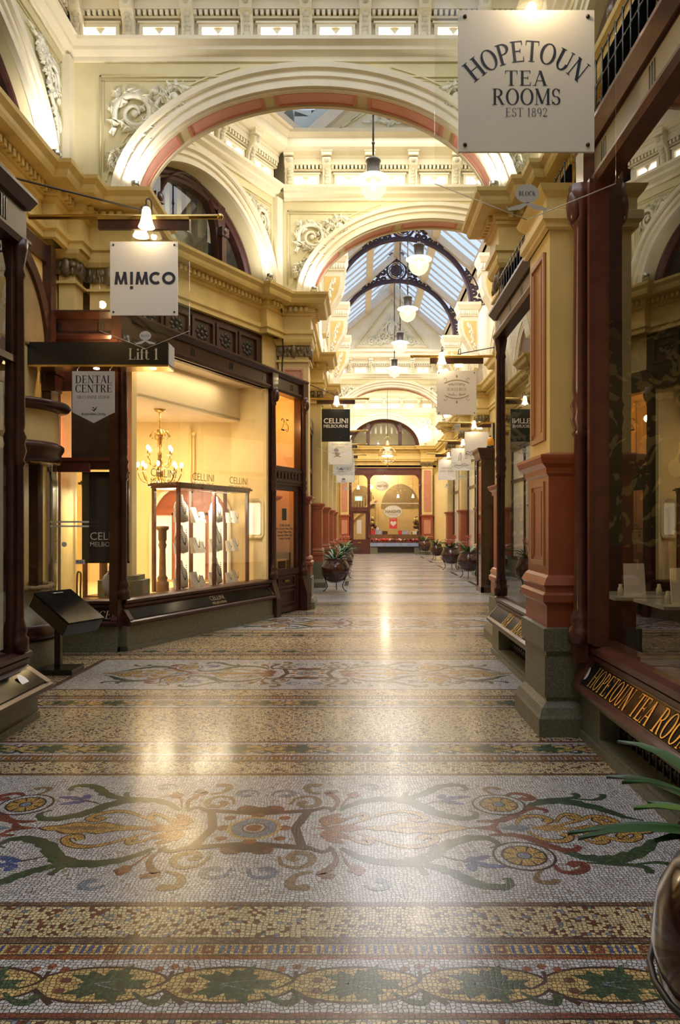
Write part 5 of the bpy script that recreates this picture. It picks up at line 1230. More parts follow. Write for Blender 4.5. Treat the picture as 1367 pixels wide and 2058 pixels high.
# return face towards the entrance
FR = frame(-2.83, 8.60, 1, 0, 1)
t = thing('shop_entrance_return', 'dark timber side return of the jewellery shop behind the black lectern', 'shopfront', (-3.2, 8.6, 0))
stall(t, FR, -.98, -.02, .55, .62, .30, [('tan_ink', serif('ENTRANCE', .11, .9, .05), -.42, .0)], proj=.12)
fascia(t, FR, -1.0, .02, 3.74, 3.94, step=.5)
m = MB(FR); m.mat('wood').box(-.98, -.80, -.1, .05, .62, 3.74)
for i in range(4): m.box(-.965+.045*i, -.945+.045*i, .05, .065, .8, 2.1)
m.box(-1.0, -.78, -.1, .08, 2.16, 2.32); m.box(-.8, -.06, -.06, .03, 2.16, 2.26); m.box(-.8, -.06, -.05, -.02, 3.1, 3.74); m.mat('wood_red').box(-.78, -.06, -.06, .04, 2.26, 2.30); m.build('frame', t)
m = MB(FR); m.mat('dark_room').box(-.62, -.10, -.06, -.05, 2.30, 3.74); m.build('upper_panel', t)
pane(t, FR, -.80, -.06, .62, 2.16, -.02)
b = thing('wall_poster', 'black CELLINI MELBOURNE poster behind the entrance glass', 'poster', (-3.07, 8.7, 1.06))
m = MB(); m.mat('ink').box(-3.32, -2.80, 8.70, 8.73, 1.06, 2.12); m.mat('black')
for a_, b_, c_, d_ in ((-3.34, -3.32, 1.04, 2.14), (-2.80, -2.78, 1.04, 2.14), (-3.34, -2.78, 1.04, 1.06), (-3.34, -2.78, 2.12, 2.14)): m.box(a_, b_, 8.69, 8.74, c_, d_)
m.build('board', b); lettering(b, [('white_ink', sw('CELLINI', .44), fr(-3.02, 8.688, 1.36)), ('white_ink', sw('MELBOURNE', .44), fr(-3.02, 8.688, 1.265))])
# dark carved panels between shopfront and entablature on the splayed wall, and walls under the entablature
m = MB(FdL); m.mat('wood').box(-LD/2-.05, LD/2-.45, -.12, -.04, 3.9, 4.83); m.mat('shaft').box(LD/2-.45, LD/2, -.3, -.02, 3.9, 4.83)
struct(m.build('wall_splay_panel'))
m = MB(FdL)
for i in range(6):
    u = -1.9+.56*i; m.mat('wood'); sash(m, u, u+.52, 4.28, 4.74, -.05, .0, .05); m.mat('dark_metal')
    for k in range(8): a = k*math.pi/4; m.ball((u+.26+.10*math.cos(a), -.04, 4.51+.09*math.sin(a)), .05, .02, .04, 6, 4)
    m.ball((u+.26, -.04, 4.51), .05, .03, .05, 6, 4)
tag(m.build('carved_frieze'), 'row of dark carved timber panels over the jewellery shop window', 'panelling')
m = MB(); m.mat('shaft').box(NL-.4, NL, -3, 9.4, 0, 4.83); m.mat('shaft').box(NL-.4, NL-.005, 5.8, 9.4, 4.84, 5.6); m.box(-4.6, NL-.02, 8.82, 9.38, 0, 4.8) ; m.mat('gold_paint').box(NL-.4, NL-.005, -3, 5.8, 4.84, 5.6); struct(m.build('wall_left_lower'))
m = MB(); m.mat('shaft').box(NR, NR+.3, -3, 5.0, 0, 4.83); m.mat('gold_paint').box(NR, NR+.4, -3, 9.2, 4.83, 5.6); struct(m.build('wall_right_lower'))
m = MB(); m.mat('gold_paint').box(D0[0]-.6, D0[0], 9.4, 9.6, 3.9, 5.6); m.M = FdL; m.box(-LD/2, LD/2, -.35, -.03, 4.82, 5.6); m.M = FdR; m.mat('shaft').box(-LD/2, LD/2, -.35, -.03, 0, 4.82); m.mat('gold_paint').box(-LD/2, LD/2, -.35, -.03, 4.82, 5.6); m.M = Matrix(); m.box(-1.4, -.92, 13.0, 13.4, 4.825, 5.6); m.box(3.52, 4.05, 13.0, 13.4, 4.825, 5.6); m.box(-3.66, -2.88, 9.1, 9.5, 4.825, 5.6); m.box(1.78, 2.35, 9.1, 9.5, 4.825, 5.6)
m.box(-1.6, -.92, 28.9, 29.3, 4.825, 5.6); m.box(3.52, 4.2, 28.9, 29.3, 4.825, 5.6); m.box(-1.6, 4.1, 37.5, 37.8, 4.35, 5.6); struct(m.build('wall_entablature_core'))
# interior of the jewellery shop
m = MB(); m.mat('plaster_in').box(-5.0, -2.12, 11.96, 12.1, .0, 3.9); m.box(-5.1, -5.0, 8.8, 12.1, 0, 3.9)
m.prism([(-2.12, 11.96), (-1.56, 11.70), (-1.53, 11.79), (-2.10, 12.1)], 2, 0, 3.9); m.box(-5, -3.62, 8.75, 8.8, 0, 3.9); m.prism([(-2.12, 11.97), (-1.9, 13.6), (-2.0, 13.6), (-2.2, 12.0)], 2, 0, 3.9)
struct(m.build('wall_jewellery_shop'))
m = MB(); m.mat('ceil_in').prism([(-5.1, 9.6), (-2.95, 9.6), (-1.9, 12.05), (-5.1, 12.05)], 2, 3.2, 3.26); m.prism([(-5.1, 9.5), (-3.0, 9.5), (-2.95, 9.6), (-5.1, 9.6)], 2, 3.2, 3.76)
m.prism([(-5.1, 8.7), (-2.85, 8.7), (-.95, 13.0), (-2.1, 13.2), (-3.0, 9.5), (-5.1, 9.5)], 2, 3.745, 3.80); m.prism([(-2.95, 9.6), (-1.9, 12.05), (-1.95, 12.07), (-3.0, 9.6)], 2, 3.22, 3.76)
struct(m.build('ceiling.004'))
m = MB(); m.mat('plaster_in').prism([(-5, 8.9), (-2.8, 8.9), (-1.5, 11.7), (-2.1, 12), (-5, 12)], 2, .48, .56); struct(m.build('floor_jewellery_shop'))
m = MB(FC); m.mat('plaster_in').box(3.5, 4.6, -.75, -.70, 0, 3.75)
for i in range(5): m.box(3.6+.2*i, 3.7+.2*i, -.71, -.66, .5, 3.7)
m.box(4.54, 4.6, -.7, -.1, 0, 3.75); m.box(3.5, 4.6, -.75, -.05, 3.72, 3.78); struct(m.build('wall_jewellery_lobby'))
# ledge stone and interior column near the corner window
c = thing('interior_column', 'plain ochre column on a stone block inside the corner of the shop window', 'column', (-2.98, 9.3, .56))
m = MB(); m.mat('plaster_in').box(-3.09, -2.90, 9.2, 9.4, .85, 3.74); m.build('shaft', c); m = MB(); m.mat('granite').prism([(-3.3, 9.1), (-2.82, 9.0), (-2.74, 9.12), (-2.74, 9.45), (-3.3, 9.5)], 2, .56, .80); m.prism([(-3.25, 9.13), (-2.86, 9.05), (-2.80, 9.14), (-2.80, 9.43), (-3.25, 9.46)], 2, .80, .86); m.build('stone_block', c)
# arch niche with lit shelves on the back wall
a_ = thing('arched_display_niche', 'white arched niche with red header and brightly lit glass shelves at the shop back', 'niche', (-2.95, 11.9, .56))
FB = frame(-2.78, 11.955, 1, 0, 1); m = MB(FB); m.mat('ceil_in').archsweep([(0, 0), (0, .05), (.07, .05), (.07, 0)], .62, .62, 1.55, 0, 24); m.box(-.69, -.62, 0, .05, .56, 1.55); m.box(.62, .66, 0, .05, .56, 1.55); m.build('arch_surround', a_)
m = MB(FB); m.mat('red_paint').add([(.62*math.cos(math.pi*j/20), .012, 1.72+.45*math.sin(math.pi*j/20)) for j in range(21)], [tuple(range(21))]); m.build('red_header', a_)
m = MB(FB); m.mat('warm_glow').box(-.62, .62, .005, .01, .6, 1.72); m.build('glow_back', a_); m = MB(FB); m.mat('lens')  # self-glowing sheet makes the display behind the shelves bright
for z in (.95, 1.25): m.box(-.6, .6, .01, .16, z, z+.008)
m.build('shelf', a_); m = MB(FB); m.mat('red_paint').box(-.62, .62, .01, .1, 1.66, 1.76)
for u in (-.3, .25): m.box(u, u+.04, .01, .1, .6, 1.7)
m.build('upright', a_)
t = thing('mirror', 'small bright mirror in a rounded gilt frame at the window end wall', 'mirror', (-1.72, 11.72, 1.25))
FM = frame(-1.70, 11.755, .70, -.30, 1); m = MB(FM); m.mat('plaster_in')
P = [(-.13+.05*math.cos(a), 1.35+.05*math.sin(a)) for a in (math.pi, 1.25*math.pi, 1.5*math.pi)]+[(.13+.05*math.cos(a), 1.35+.05*math.sin(a)) for a in (1.5*math.pi, 1.75*math.pi, 2*math.pi)]+[(.13+.05*math.cos(a), 1.85+.05*math.sin(a)) for a in (0, .25*math.pi, .5*math.pi)]+[(-.13+.05*math.cos(a), 1.85+.05*math.sin(a)) for a in (.5*math.pi, .75*math.pi, math.pi)]
m.tube([(x, .03, z) for x, z in P], .03, 8, True); m.tube([(x*.78, .035, 1.6+(z-1.6)*.9) for x, z in P], .015, 6, True); m.build('frame', t); m = MB(FM); m.mat('warm_glow').prism([(x*.9, z) for x, z in P], 1, .01, .02); m.build('glass', t)  # mirror glass glows in place of a bright reflection
m = MB(); m.mat('plaster_in').tube([(-2.78, 11.88, 3.12), (-2.78, 11.88, 2.18), (-2.82, 11.88, 2.14), (-3.35, 11.88, 2.14)], .022, 8); m.tube([(-2.73, 11.9, 3.0), (-2.73, 11.9, 2.16), (-2.75, 11.9, 2.08), (-3.35, 11.9, 2.08)], .018, 8); m.ball((-2.73, 11.9, 3.0), .035)
tag(m.build('wall_pipe'), 'pair of painted service pipes bending along the shop back wall', 'pipe')
# newel post
m = MB(); m.mat('wood_mid').lathe([(0, 0), (.09, 0), (.09, .14), (.06, .16), (.075, .2), (.05, .24), (.042, .6), (.06, .66), (.045, .7), (.06, .74), (.06, .86), (.09, .88), (.09, .92), (0, .93)], -2.74, 10.05, .56, 12)
tag(m.build('newel_post'), 'turned brown timber newel post between the two glass display cabinets', 'post')
# chandelier
def chandelier():
    c = Vector((-2.93, 10.6, 2.3)); t = thing('chandelier', 'crystal chandelier with glowing candle bulbs in the jewellery window', 'chandelier', c)
    m = MB(Matrix.Translation(c)); m.mat('brass'); m.lathe([(0, .90), (.085, .90), (.07, .87), (.02, .85), (0, .84)], n=14); m.tube([(0, 0, .87), (0, 0, .62)], .008, 6)
    for i in range(5): m.tube([(.02*math.cos(j), .01*math.sin(j), .66+.04*i+.02*math.sin(j)) for j in range(7)], .004, 4)
    m.lathe([(0, .60), (.03, .6), (.05, .5), (.03, .42), (.03, .1), (.06, 0), (.05, -.1), (.02, -.16), (0, -.18)], n=12)
    for i in range(8): a = i*math.pi/4; m.tube([(.03*math.cos(a), .03*math.sin(a), .5), (.11*math.cos(a), .11*math.sin(a), .58), (.15*math.cos(a), .15*math.sin(a), .50), (.11*math.cos(a), .11*math.sin(a), .46)], .008, 5)
    m.build('stem', t)
    m = MB(Matrix.Translation(c)); m.mat('lens')
    for i in range(14):
        a = i*2*math.pi/14
        for j in range(9): f = j/8; r = .13-.06*f+.02*math.sin(f*3); m.ball((r*math.cos(a), r*math.sin(a), .48-.50*f), .012, None, None, 6, 4)
        for j in range(5): r = .28; m.ball((r*math.cos(a)*(1-.03*j), r*math.sin(a)*(1-.03*j), -.08-.03*j), .011, None, None, 6, 4)
    m.build('crystal_strand', t)
    k = 0
    for ring, (n, r, z) in enumerate(((8, .31, -.02), (4, .22, .22))):
        for i in range(n):
            a = 2*math.pi*(i+.5*ring)/n+.2; u = Vector((math.cos(a), math.sin(a), 0))
            P = [u*.03+Vector((0, 0, z-.05)), u*(r*.4)+Vector((0, 0, z-.16)), u*(r*.8)+Vector((0, 0, z-.14)), u*r+Vector((0, 0, z-.02))]
            m = MB(Matrix.Translation(c)); m.mat('brass').tube(smooth_path(P, 4), .009, 5); m.mat('lens').lathe([(0, -.02), (.05, -.01), (.06, .01), (.01, 0)], u.x*r, u.y*r, z, 10); arm = m.build('arm', t)
            m = MB(Matrix.Translation(c)); m.mat('brass').tube([u*r+Vector((0, 0, z)), u*r+Vector((0, 0, z+.07))], .011, 6); m.build('candle', arm)
            m = MB(Matrix.Translation(c)); m.mat('bulb').ball(u*r+Vector((0, 0, z+.10)), .024, .024, .038, 8, 6); m.build('bulb', arm)
    light('POINT', 'chandelier_light', c+Vector((0, 0, -.35)), 32, SOFT, .25, parent=t)
chandelier()
# display cabinets with necklace busts
FCI = FC
def cabinet(label, u0, u1, n0, n1, z0, z1, mids=()):
    t = thing('display_cabinet', label, 'cabinet', FC @ Vector(((u0+u1)/2, (n0+n1)/2, z0)))
    m = MB(FC); m.mat('wood_red')
    for u in (u0, u1, *mids):
        for n in (n0, n1): m.box(u-.022, u+.022, n-.022, n+.022, z0, z1)
    m.box(u0-.03, u1+.03, n0-.03, n1+.03, z1-.01, z1+.02); m.box(u0-.06, u1+.06, n0-.06, n1+.06, z1+.02, z1+.05); m.box(u0-.04, u1+.04, n0-.04, n1+.04, z1+.05, z1+.07); m.box(u0, u1, n0, n1, z0, z0+.03); m.build('frame', t)
    m = MB(FC); m.mat('lens')
    sh = [z0+(z1-z0)*f for f in (.36, .66)]
    for z in sh: m.box(u0, u1, n0, n1, z, z+.008)
    m.build('glass_shelf', t)
    m = MB(FC); m.mat('lens'); 
    for n in (n1,): m.add([(u0, n, z0), (u1, n, z0), (u1, n, z1), (u0, n, z1)], [(0, 1, 2, 3)], False)
    m.build('glass_side', t, recalc=False)
    p = FC @ Vector(((u0+u1)/2, n1-.06, z1-.03)); light('AREA', 'cabinet_light', p, 22, SOFT, .9 if u1-u0 > 1 else .2, .2, target=p-Vector((0, 0, 1)), parent=t).rotation_euler.z += math.atan2(.918, .398)
    return [z0+.03]+[z+.008 for z in sh]
lv = cabinet('long glazed cherry-framed cabinet full of necklaces behind the shop window', 1.42, 3.18, -.66, -.24, .56, 2.02, mids=(2.27,))
cabinet('narrow glazed cabinet beside the corner column', .42, .72, -.95, -.62, .56, 2.0)
def bust_proto(kind):
    if kind == 0:
        t = thing('necklace_bust', 'x', 'necklace bust', (0, 0, 0)); m = MB(); m.mat('bust')
        prof = [(.0, .0, .0), (.10, .05, .02), (.13, .05, .14), (.135, .05, .22), (.10, .05, .28), (.05, .045, .32), (.045, .04, .40), (.0, .03, .41)]
        n = 14; vs = []
        for rx, ry, z in prof:
            for j in range(n): a = 2*math.pi*j/n; vs.append((max(rx, .001)*math.cos(a), max(ry, .001)*math.sin(a)+.02*(z/.4)-.05*(1-z/.4), z))
        m.add(vs, [(i*n+j, i*n+(j+1) % n, (i+1)*n+(j+1) % n, (i+1)*n+j) for i in range(len(prof)-1) for j in range(n)], True); m.build('bust_form', t)
        m = MB(); m.mat('bead')
        for i in range(21):
            f = i/20-.5; x = .17*f*(1 if abs(f) < 2 else 1); z = .33-.20*math.cos(math.pi*f); m.ball((x*.75, -.052-.035*math.cos(math.pi*f), z), .0085, None, None, 6, 4)
        m.build('necklace', t)
    else:
        t = thing('jewellery_stand', 'x', 'jewellery stand', (0, 0, 0)); m = MB(); m.mat('bust').prism([(-.03, 0), (.035, 0), (.05, .17), (.035, .18)], 0, -.055, .055); m.build('easel', t)
        m = MB(); m.mat('bead')
        for i in range(13): f = i/12-.5; m.ball((.08*f, -.012+.05*0-.0-.02*math.cos(math.pi*f)-.012, .14-.075*math.cos(math.pi*f)), .006, None, None, 5, 4)
        m.build('necklace', t)
    return t
B0, B1 = bust_proto(0), bust_proto(1); u0f = [True, True]
rz_ = math.atan2(.918, .398)
LV = ('bottom shelf', 'middle shelf', 'top shelf')
for li, z in enumerate(lv):
    for j, (u, kind) in enumerate(((1.56, 1), (1.70, 0), (1.98, 1), (2.15, 1), (2.42, 1), (2.56, 0), (2.85, 1), (3.02, 1))):
        pr = (B0, B1)[kind]; o = pr if u0f[kind] else copy_tree(pr); u0f[kind] = False
        o.location = FC @ Vector((u, -.42+.06*kind, z)); o.rotation_euler = (0, 0, rz_+(.12*math.sin(j*3+li)))
        k = 1 if kind == 0 else .9+.35*((j*7+li*3) % 3)/2; o.scale = (k, k, k)
        if kind == 0: o['label'] = 'cream necklace bust on the %s of the long cabinet, %s' % (LV[li], 'near the window corner' if u < 2 else 'near the door end')
        else: o['label'] = 'small cream jewellery stand, %s of the long cabinet, %s from the corner' % (LV[li], ORD[j])
        o['group'] = 'necklace displays in the long cabinet'
for nm, p, k in (('cream necklace bust standing in the return window by the poster', FR @ Vector((-.20, -.25, .62)), .95), ('cream necklace bust on a box behind the door numbered 25', FC @ Vector((3.82, -.35, 1.03)), 1.0)):
    o = copy_tree(B0); o.location = p; o.scale = (k, k, k); o['label'] = nm; o['group'] = 'loose necklace busts'; o.rotation_euler = (0, 0, .6)
m = MB(FC); m.mat('wood_mid').box(3.64, 4.4, -.6, -.12, .5, 1.02); m.mat('gold_ink').box(3.9, 4.25, -.12, -.115, .68, .92); m.mat('wood').box(3.95, 4.2, -.115, -.11, .72, .88)
tag(m.build('display_chest'), 'brown chest with a gilt framed front behind the door numbered 25', 'chest')

# --- glass entrance door with PULL sign, standing open
t = thing('glass_door', 'frameless glass entrance door with two white bands and PULL label', 'door', (-3.29, 8.2, .1))
FG = frame(-3.29, 8.2, 1, 0, 1); m = MB(FG); m.mat('shop_glass').box(-.22, .22, -.005, .005, .12, 2.10); m.build('glass_leaf', t, recalc=False)
m = MB(FG); m.mat('wood_red').box(-.25, .225, -.03, .03, 2.10, 2.20); m.build('head_rail', t)
m = MB(FG); m.mat('panel').box(-.22, .22, .006, .008, 1.525, 1.545); m.box(-.22, .22, .006, .008, 1.475, 1.495); m.build('safety_band', t)
m = MB(FG); m.mat('brass').tube(smooth_path([(.105, .01, .62), (.105, .05, .64), (.105, .06, .75), (.105, .05, .94), (.125, .05, .97), (.145, .05, .94), (.145, .06, .75), (.145, .05, .64), (.145, .01, .62)], 4), .011, 8); m.build('handle', t)
m = MB(FG); m.mat('panel').box(.07, .175, .006, .008, 1.055, 1.105); m.build('label_plate', t); lettering(t, [('ink', sw('PULL', .08, .001), fr(-3.29+.122, 8.191, 1.08))])
m = MB(FG); m.mat('white_ink').ball((-.06, .008, 1.28), .03, .003, .03); m.build('crest', t)
# --- curved glass corner display with cream drum
t = thing('curved_display_window', 'curved glass corner display with cream drum above and draped cloth inside', 'shopfront', (-3.72, 7.6, 0))
c = (-3.72, 7.6); m = MB(); m.mat('granite').lathe([(.54, 0), (.54, .30), (.50, .32), (0, .32)], *c, 0, 36); m.build('stone_base', t)
m = MB(); m.mat('wood').lathe([(.50, .32), (.56, .34), (.56, .40), (.52, .44), (.52, .47), (0, .47)], *c, 0, 36); m.build('sill', t)
m = MB(); m.mat('shop_glass').lathe([(.50, .47), (.50, 2.15)], *c, 0, 36); m.build('curved_glass', t, recalc=False)
m = MB(); m.mat('wood').lathe([(.0, 2.15), (.53, 2.15), (.56, 2.2), (.54, 2.24), (.57, 2.29), (.57, 2.33), (.53, 2.36), (0, 2.36)], *c, 0, 36); m.build('rail', t)
m = MB(); m.mat('shaft').lathe([(.515, 2.36), (.515, 2.70)], *c, 0, 36); m.build('drum', t)
m = MB(); m.mat('wood').lathe([(.515, 2.68), (.56, 2.70), (.62, 2.72), (.64, 2.75), (.62, 2.78), (0, 2.80)], *c, 0, 36); m.build('cap', t)
m = MB(); m.mat('gold_paint').box(-3.8, -3.72, 7.7, 7.9, .5, 2.15); m.mat('wood').box(-3.55, -3.45, 7.75, 7.87, .5, 2.15); m.build('inner_frame', t)
m = MB(); m.mat('cloth'); n = 48
vs = []
for z, r0, w in ((.47, .46, .05), (.60, .44, .06), (.72, .38, .045), (.84, .42, .02)):
    for j in range(n): a = 2*math.pi*j/n; r = r0+w*math.sin(a*9+z*6)*.7; vs.append((c[0]+r*math.cos(a), c[1]+r*math.sin(a), z))
m.add(vs, [(i*n+j, i*n+(j+1) % n, (i+1)*n+(j+1) % n, (i+1)*n+j) for i in range(3) for j in range(n)], True); m.mat('rope').tube([(c[0]+.45*math.cos(2*math.pi*j/60), c[1]+.45*math.sin(2*math.pi*j/60), .85+.006*math.sin(j*2)) for j in range(60)], .028, 6, True); tag(m.build('draped_cloth'), 'pleated cream cloth tied with rope inside the curved glass display', 'cloth')
# --- black reading lectern
t = thing('lectern', 'black sloping lectern box with glossy glazed lid before the jewellery shop return', 'lectern', (-3.02, 7.30, 0))
m = MB(); m.mat('black').box(-3.24, -2.86, 7.18, 7.5, 0, .055); m.build('foot', t); m = MB(); m.mat('black').box(-3.09, -3.03, 7.31, 7.37, .05, .60); m.build('post', t)
ML = Matrix.Translation((-2.94, 7.26, .63)) @ Matrix.Rotation(R(-24), 4, 'Z') @ Matrix.Rotation(R(31), 4, 'Y') @ Matrix.Scale(1.14, 4)
m = MB(ML); m.mat('black').box(-.23, .23, -.20, .20, -.075, .045); m.build('box', t); m = MB(ML); m.mat('black_gloss').box(-.235, .235, -.205, .205, .045, .065); m.build('lid', t); m = MB(ML); m.mat('steel').tube([(-.20, -.05, .068), (-.17, -.05, .085), (-.17, .05, .085), (-.20, .05, .068)], .005, 5); m.build('catch', t)

# --- near side shop (CELLINI side, close to the camera)
FL = frame(-2.61, 5.45, 0, 1, 1)     # u=+y
t = thing('shopfront', 'dark timber shopfront with cream inner frame at the picture edge by the brass sign rod', 'shopfront', (-2.6, 4, 0))
stall(t, FL, -4.2, .16, .47, .54, .22, [], proj=.20, sp=.11)
fascia(t, FL, -4.2, .12, 3.66, 3.92, step=.7)
pane(t, FL, -4.1, -.08, .54, 3.64)
m = MB(FL); m.mat('white_paint'); sash(m, -2.9, -.12, .58, 2.15, -.08, -.02, .10); sash(m, -2.9, -.12, 2.2, 2.55, -.08, -.02, .04); m.build('inner_frame', t)
m = MB(FL); m.mat('wood').box(-4.1, -.02, -.03, .03, 2.72, 2.77); m.build('transom', t)
m = MB(FL); m.mat('wood').box(-.08, .10, -.10, .02, .54, 3.66); turned_post(m, .02, .03, .54, 3.66, .042); m.build('post', t)
m = MB(FL); m.mat('panel').M = FL @ Matrix.Translation((-.12, .108, .345)) @ Matrix.Rotation(R(18), 4, 'X'); m.lathe([(0, 0), (.055, 0)], n=20); mm = Matrix()
m = MB(FL); m.mat('panel').add([(.0+.055*math.cos(2*math.pi*i/20)-.13, .142-.048*math.sin(2*math.pi*i/20), .345+.05*math.sin(2*math.pi*i/20)) for i in range(20)], [tuple(range(20))]); m.build('round_sticker', t)
m = MB(); m.mat('dark_room').box(-3.4, -3.35, 1, 5.6, 0, 3.9); m.box(-3.4, -2.66, 5.50, 5.56, 0, 3.9); m.mat('wood').box(-3.4, -2.66, 1.2, 5.5, .5, .54); m.box(-3.4, -2.66, 1.2, 5.5, 3.85, 3.9); struct(m.build('wall_near_shop'))
m = MB(); m.mat('panel').box(-3.34, -3.33, 4.55, 4.85, 1.35, 1.75); m.mat('dark_metal'); m.M = Matrix(); m.box(-3.345, -3.325, 4.52, 4.88, 1.32, 1.35); m.box(-3.345, -3.325, 4.52, 4.88, 1.75, 1.78); tag(m.build('framed_picture'), 'small framed picture on the dark wall inside the near shop window', 'picture')
m = MB(); m.mat('wood'); FA = frame(NL, 7.4, 0, 1, 1); m.M = FA
m.archsweep([(0, -.02), (0, .06), (.10, .08), (.10, -.02)], 1.0, 1.0, 3.5, 0, 24); m.box(.98, 1.12, 0, .1, 2.7, 4.75); m.box(.95, 1.15, 0, .16, 3.05, 3.25); m.box(-1.1, 1.1, 0, .05, 4.55, 4.75); m.box(.92, 1.18, 0, .18, 3.25, 3.30); m.mat('arch_dk').add([(1.0*math.cos(math.pi*j/20), .02, 3.5+1.0*math.sin(math.pi*j/20)) for j in range(21)], [tuple(range(21))]); tag(m.build('timber_arch_surround'), 'dark timber arch surround on the ochre wall behind the near shop post', 'arch surround')

# --- tea room front (right): window, raked gold sign board, fascia, mesh grille
FT = frame(1.665, 5.02, 0, 1, -1)    # u=+y, n=-x
t = thing('shopfront', 'red-brown timber tea room front with gold HOPETOUN TEA ROOMS lettering under its window', 'shopfront', (1.7, 3, 0))
stall(t, FT, -4.6, .10, .60, .68, .33, [('gold_ink', fitx(serif('HOPETOUN', .15, .72, .04), .66), -.49, 0), ('gold_ink', fitx(serif('TEA', .15, .72, .04), .25), -1.02, 0), ('gold_ink', fitx(serif('ROOMS', .15, .72, .04), .47), -1.45, 0)], vents=((-2.9, -.30),), proj=.13, wood='wood_red')
m = MB(FT); m.mat('panel').add([(-.03+.05*math.cos(2*math.pi*i/20), .093-.025*math.sin(2*math.pi*i/20), .475+.045*math.sin(2*math.pi*i/20)) for i in range(20)], [tuple(range(20))]); m.build('round_sticker', t)
fascia(t, FT, -4.6, .16, 3.86, 4.10, step=.75, tan=True, wood='wood_red')
pane(t, FT, -4.5, -.12, .68, 3.84)
m = MB(FT); m.mat('wood_red').box(-.16, .12, -.02, .08, .68, 3.86); turned_post(m, .02, .12, .68, 3.86, .05); m.box(-.15, -.10, .05, .11, .7, 3.84); m.box(-.04, .08, .08, .17, .55, .75); m.ball((.02, .16, 3.72), .06, .06, .14, 8, 6); m.box(-.05, .12, -.05, .12, 3.80, 4.12); m.build('post', t)
m = MB(FT); m.mat('wood_red').prism([(0, .0+.33), (.14, .33), (.14, .42), (.04, .68), (0, .68)], 0, -.04, .10); m.build('post_foot', t)
def grille(label, F, u0, u1, z0, z1):
    m = MB(F); m.mat('void').box(u0, u1, -.06, -.04, z0, z1); m.mat('dark_metal'); n = int((u1-u0)/.13); k = max(2, int((z1-z0)/.15))
    for i in range(n+1): u = u0+(u1-u0)*i/n; m.tube([(u, 0, z0), (u, 0, z1)], .006, 5)
    for j in range(k+1):
        z = z0+(z1-z0)*j/k
        m.tube([(u0, .0, z), (u1, .0, z)], .006, 5)
        for i in range(n+1): u = u0+(u1-u0)*i/n; m.tube([(u+.016*math.cos(q*math.pi/4), 0, z+.022*math.sin(q*math.pi/4)) for q in range(8)], .005, 4, True)
    m.mat('brass').box(u0, u1, -.06, .02, z0-.03, z0-.012)
    return tag(m.build('mesh_grille'), label, 'grille')
grille('dark wire mesh grille above the tea room window beside the tea rooms sign', FT, -4.5, .05, 4.22, 4.75)
# tea room interior
m = MB(); m.mat('damask').box(1.75, 5.2, 8.34, 8.40, 1.25, 3.9); m.box(5.1, 5.2, .3, 8.4, 1.25, 3.9); m.mat('wood').box(1.75, 5.2, 8.32, 8.40, 0, 1.25); m.box(5.08, 5.2, .3, 8.4, 0, 1.25); m.mat('dark_room').box(1.7, 5.2, .2, .3, 0, 3.9)
struct(m.build('wall_tea_room'))
m = MB(); m.mat('dark_room').box(1.68, 5.2, .2, 8.4, 3.86, 3.92); struct(m.build('ceiling.005'))
m = MB(); m.mat('wood').box(1.7, 5.2, .3, 8.3, .0, .02); struct(m.build('floor_tea_room'))
mp_ = None
TB = (('small marble topped table behind the tea room glass, with the menu nearest the post', 2.95, 7.6), ('small marble topped table in the tea room, second behind the glass', 3.10, 6.80), ('small marble topped table in the tea room, closest to the window edge', 3.35, 6.0))
for i, (lb, x, y) in enumerate(TB):
    if mp_ is None:
        mp_ = thing('cafe_table', lb, 'table', (0, 0, 0)); m = MB(); m.mat('marble').box(-.38, .38, -.36, .36, .72, .75); m.build('table_top', mp_)
        m = MB(); m.mat('dark_metal').tube([(0, 0, .03), (0, 0, .72)], .03, 10); m.build('pedestal', mp_); m = MB(); m.mat('dark_metal').lathe([(0, 0), (.22, 0), (.22, .02), (.05, .05), (0, .05)], n=20); m.build('base', mp_); o = mp_
    else: o = copy_tree(mp_); o['label'] = lb
    o.location = (x, y, .02); o['group'] = 'marble cafe tables'
    c_ = thing('menu_card', 'white upright menu card on the %s tea room table from the post' % ORD[i], 'menu', (x-.05, y+.05, .77), 'menus on the tea room tables')
    m = MB(); m.mat('panel').prism([(y+.02, .77), (y+.05, .77), (y+.08, 1.09), (y+.07, 1.09)], 0, x-.14, x+.08); m.build('card', c_); m = MB(); m.mat('ink_grey')
    for k in range(7): m.box(x-.10, x+.04, y+.018+.0*k, y+.022+.0*k, .82+.03*k, .826+.03*k)
    for dx, nm in ((-.24, 'salt'), (.16, 'pepper')):
        m2 = MB(); m2.mat('ceramic').lathe([(0, 0), (.028, 0), (.03, .06), (.022, .085), (.018, .09), (.02, .115), (0, .12)], x+dx, y-.12, .77, 12)
        tag(m2.build('shaker'), 'cream %s shaker on the %s tea room table from the post' % (nm, ORD[i]), 'shaker', 'shakers on the tea room tables')
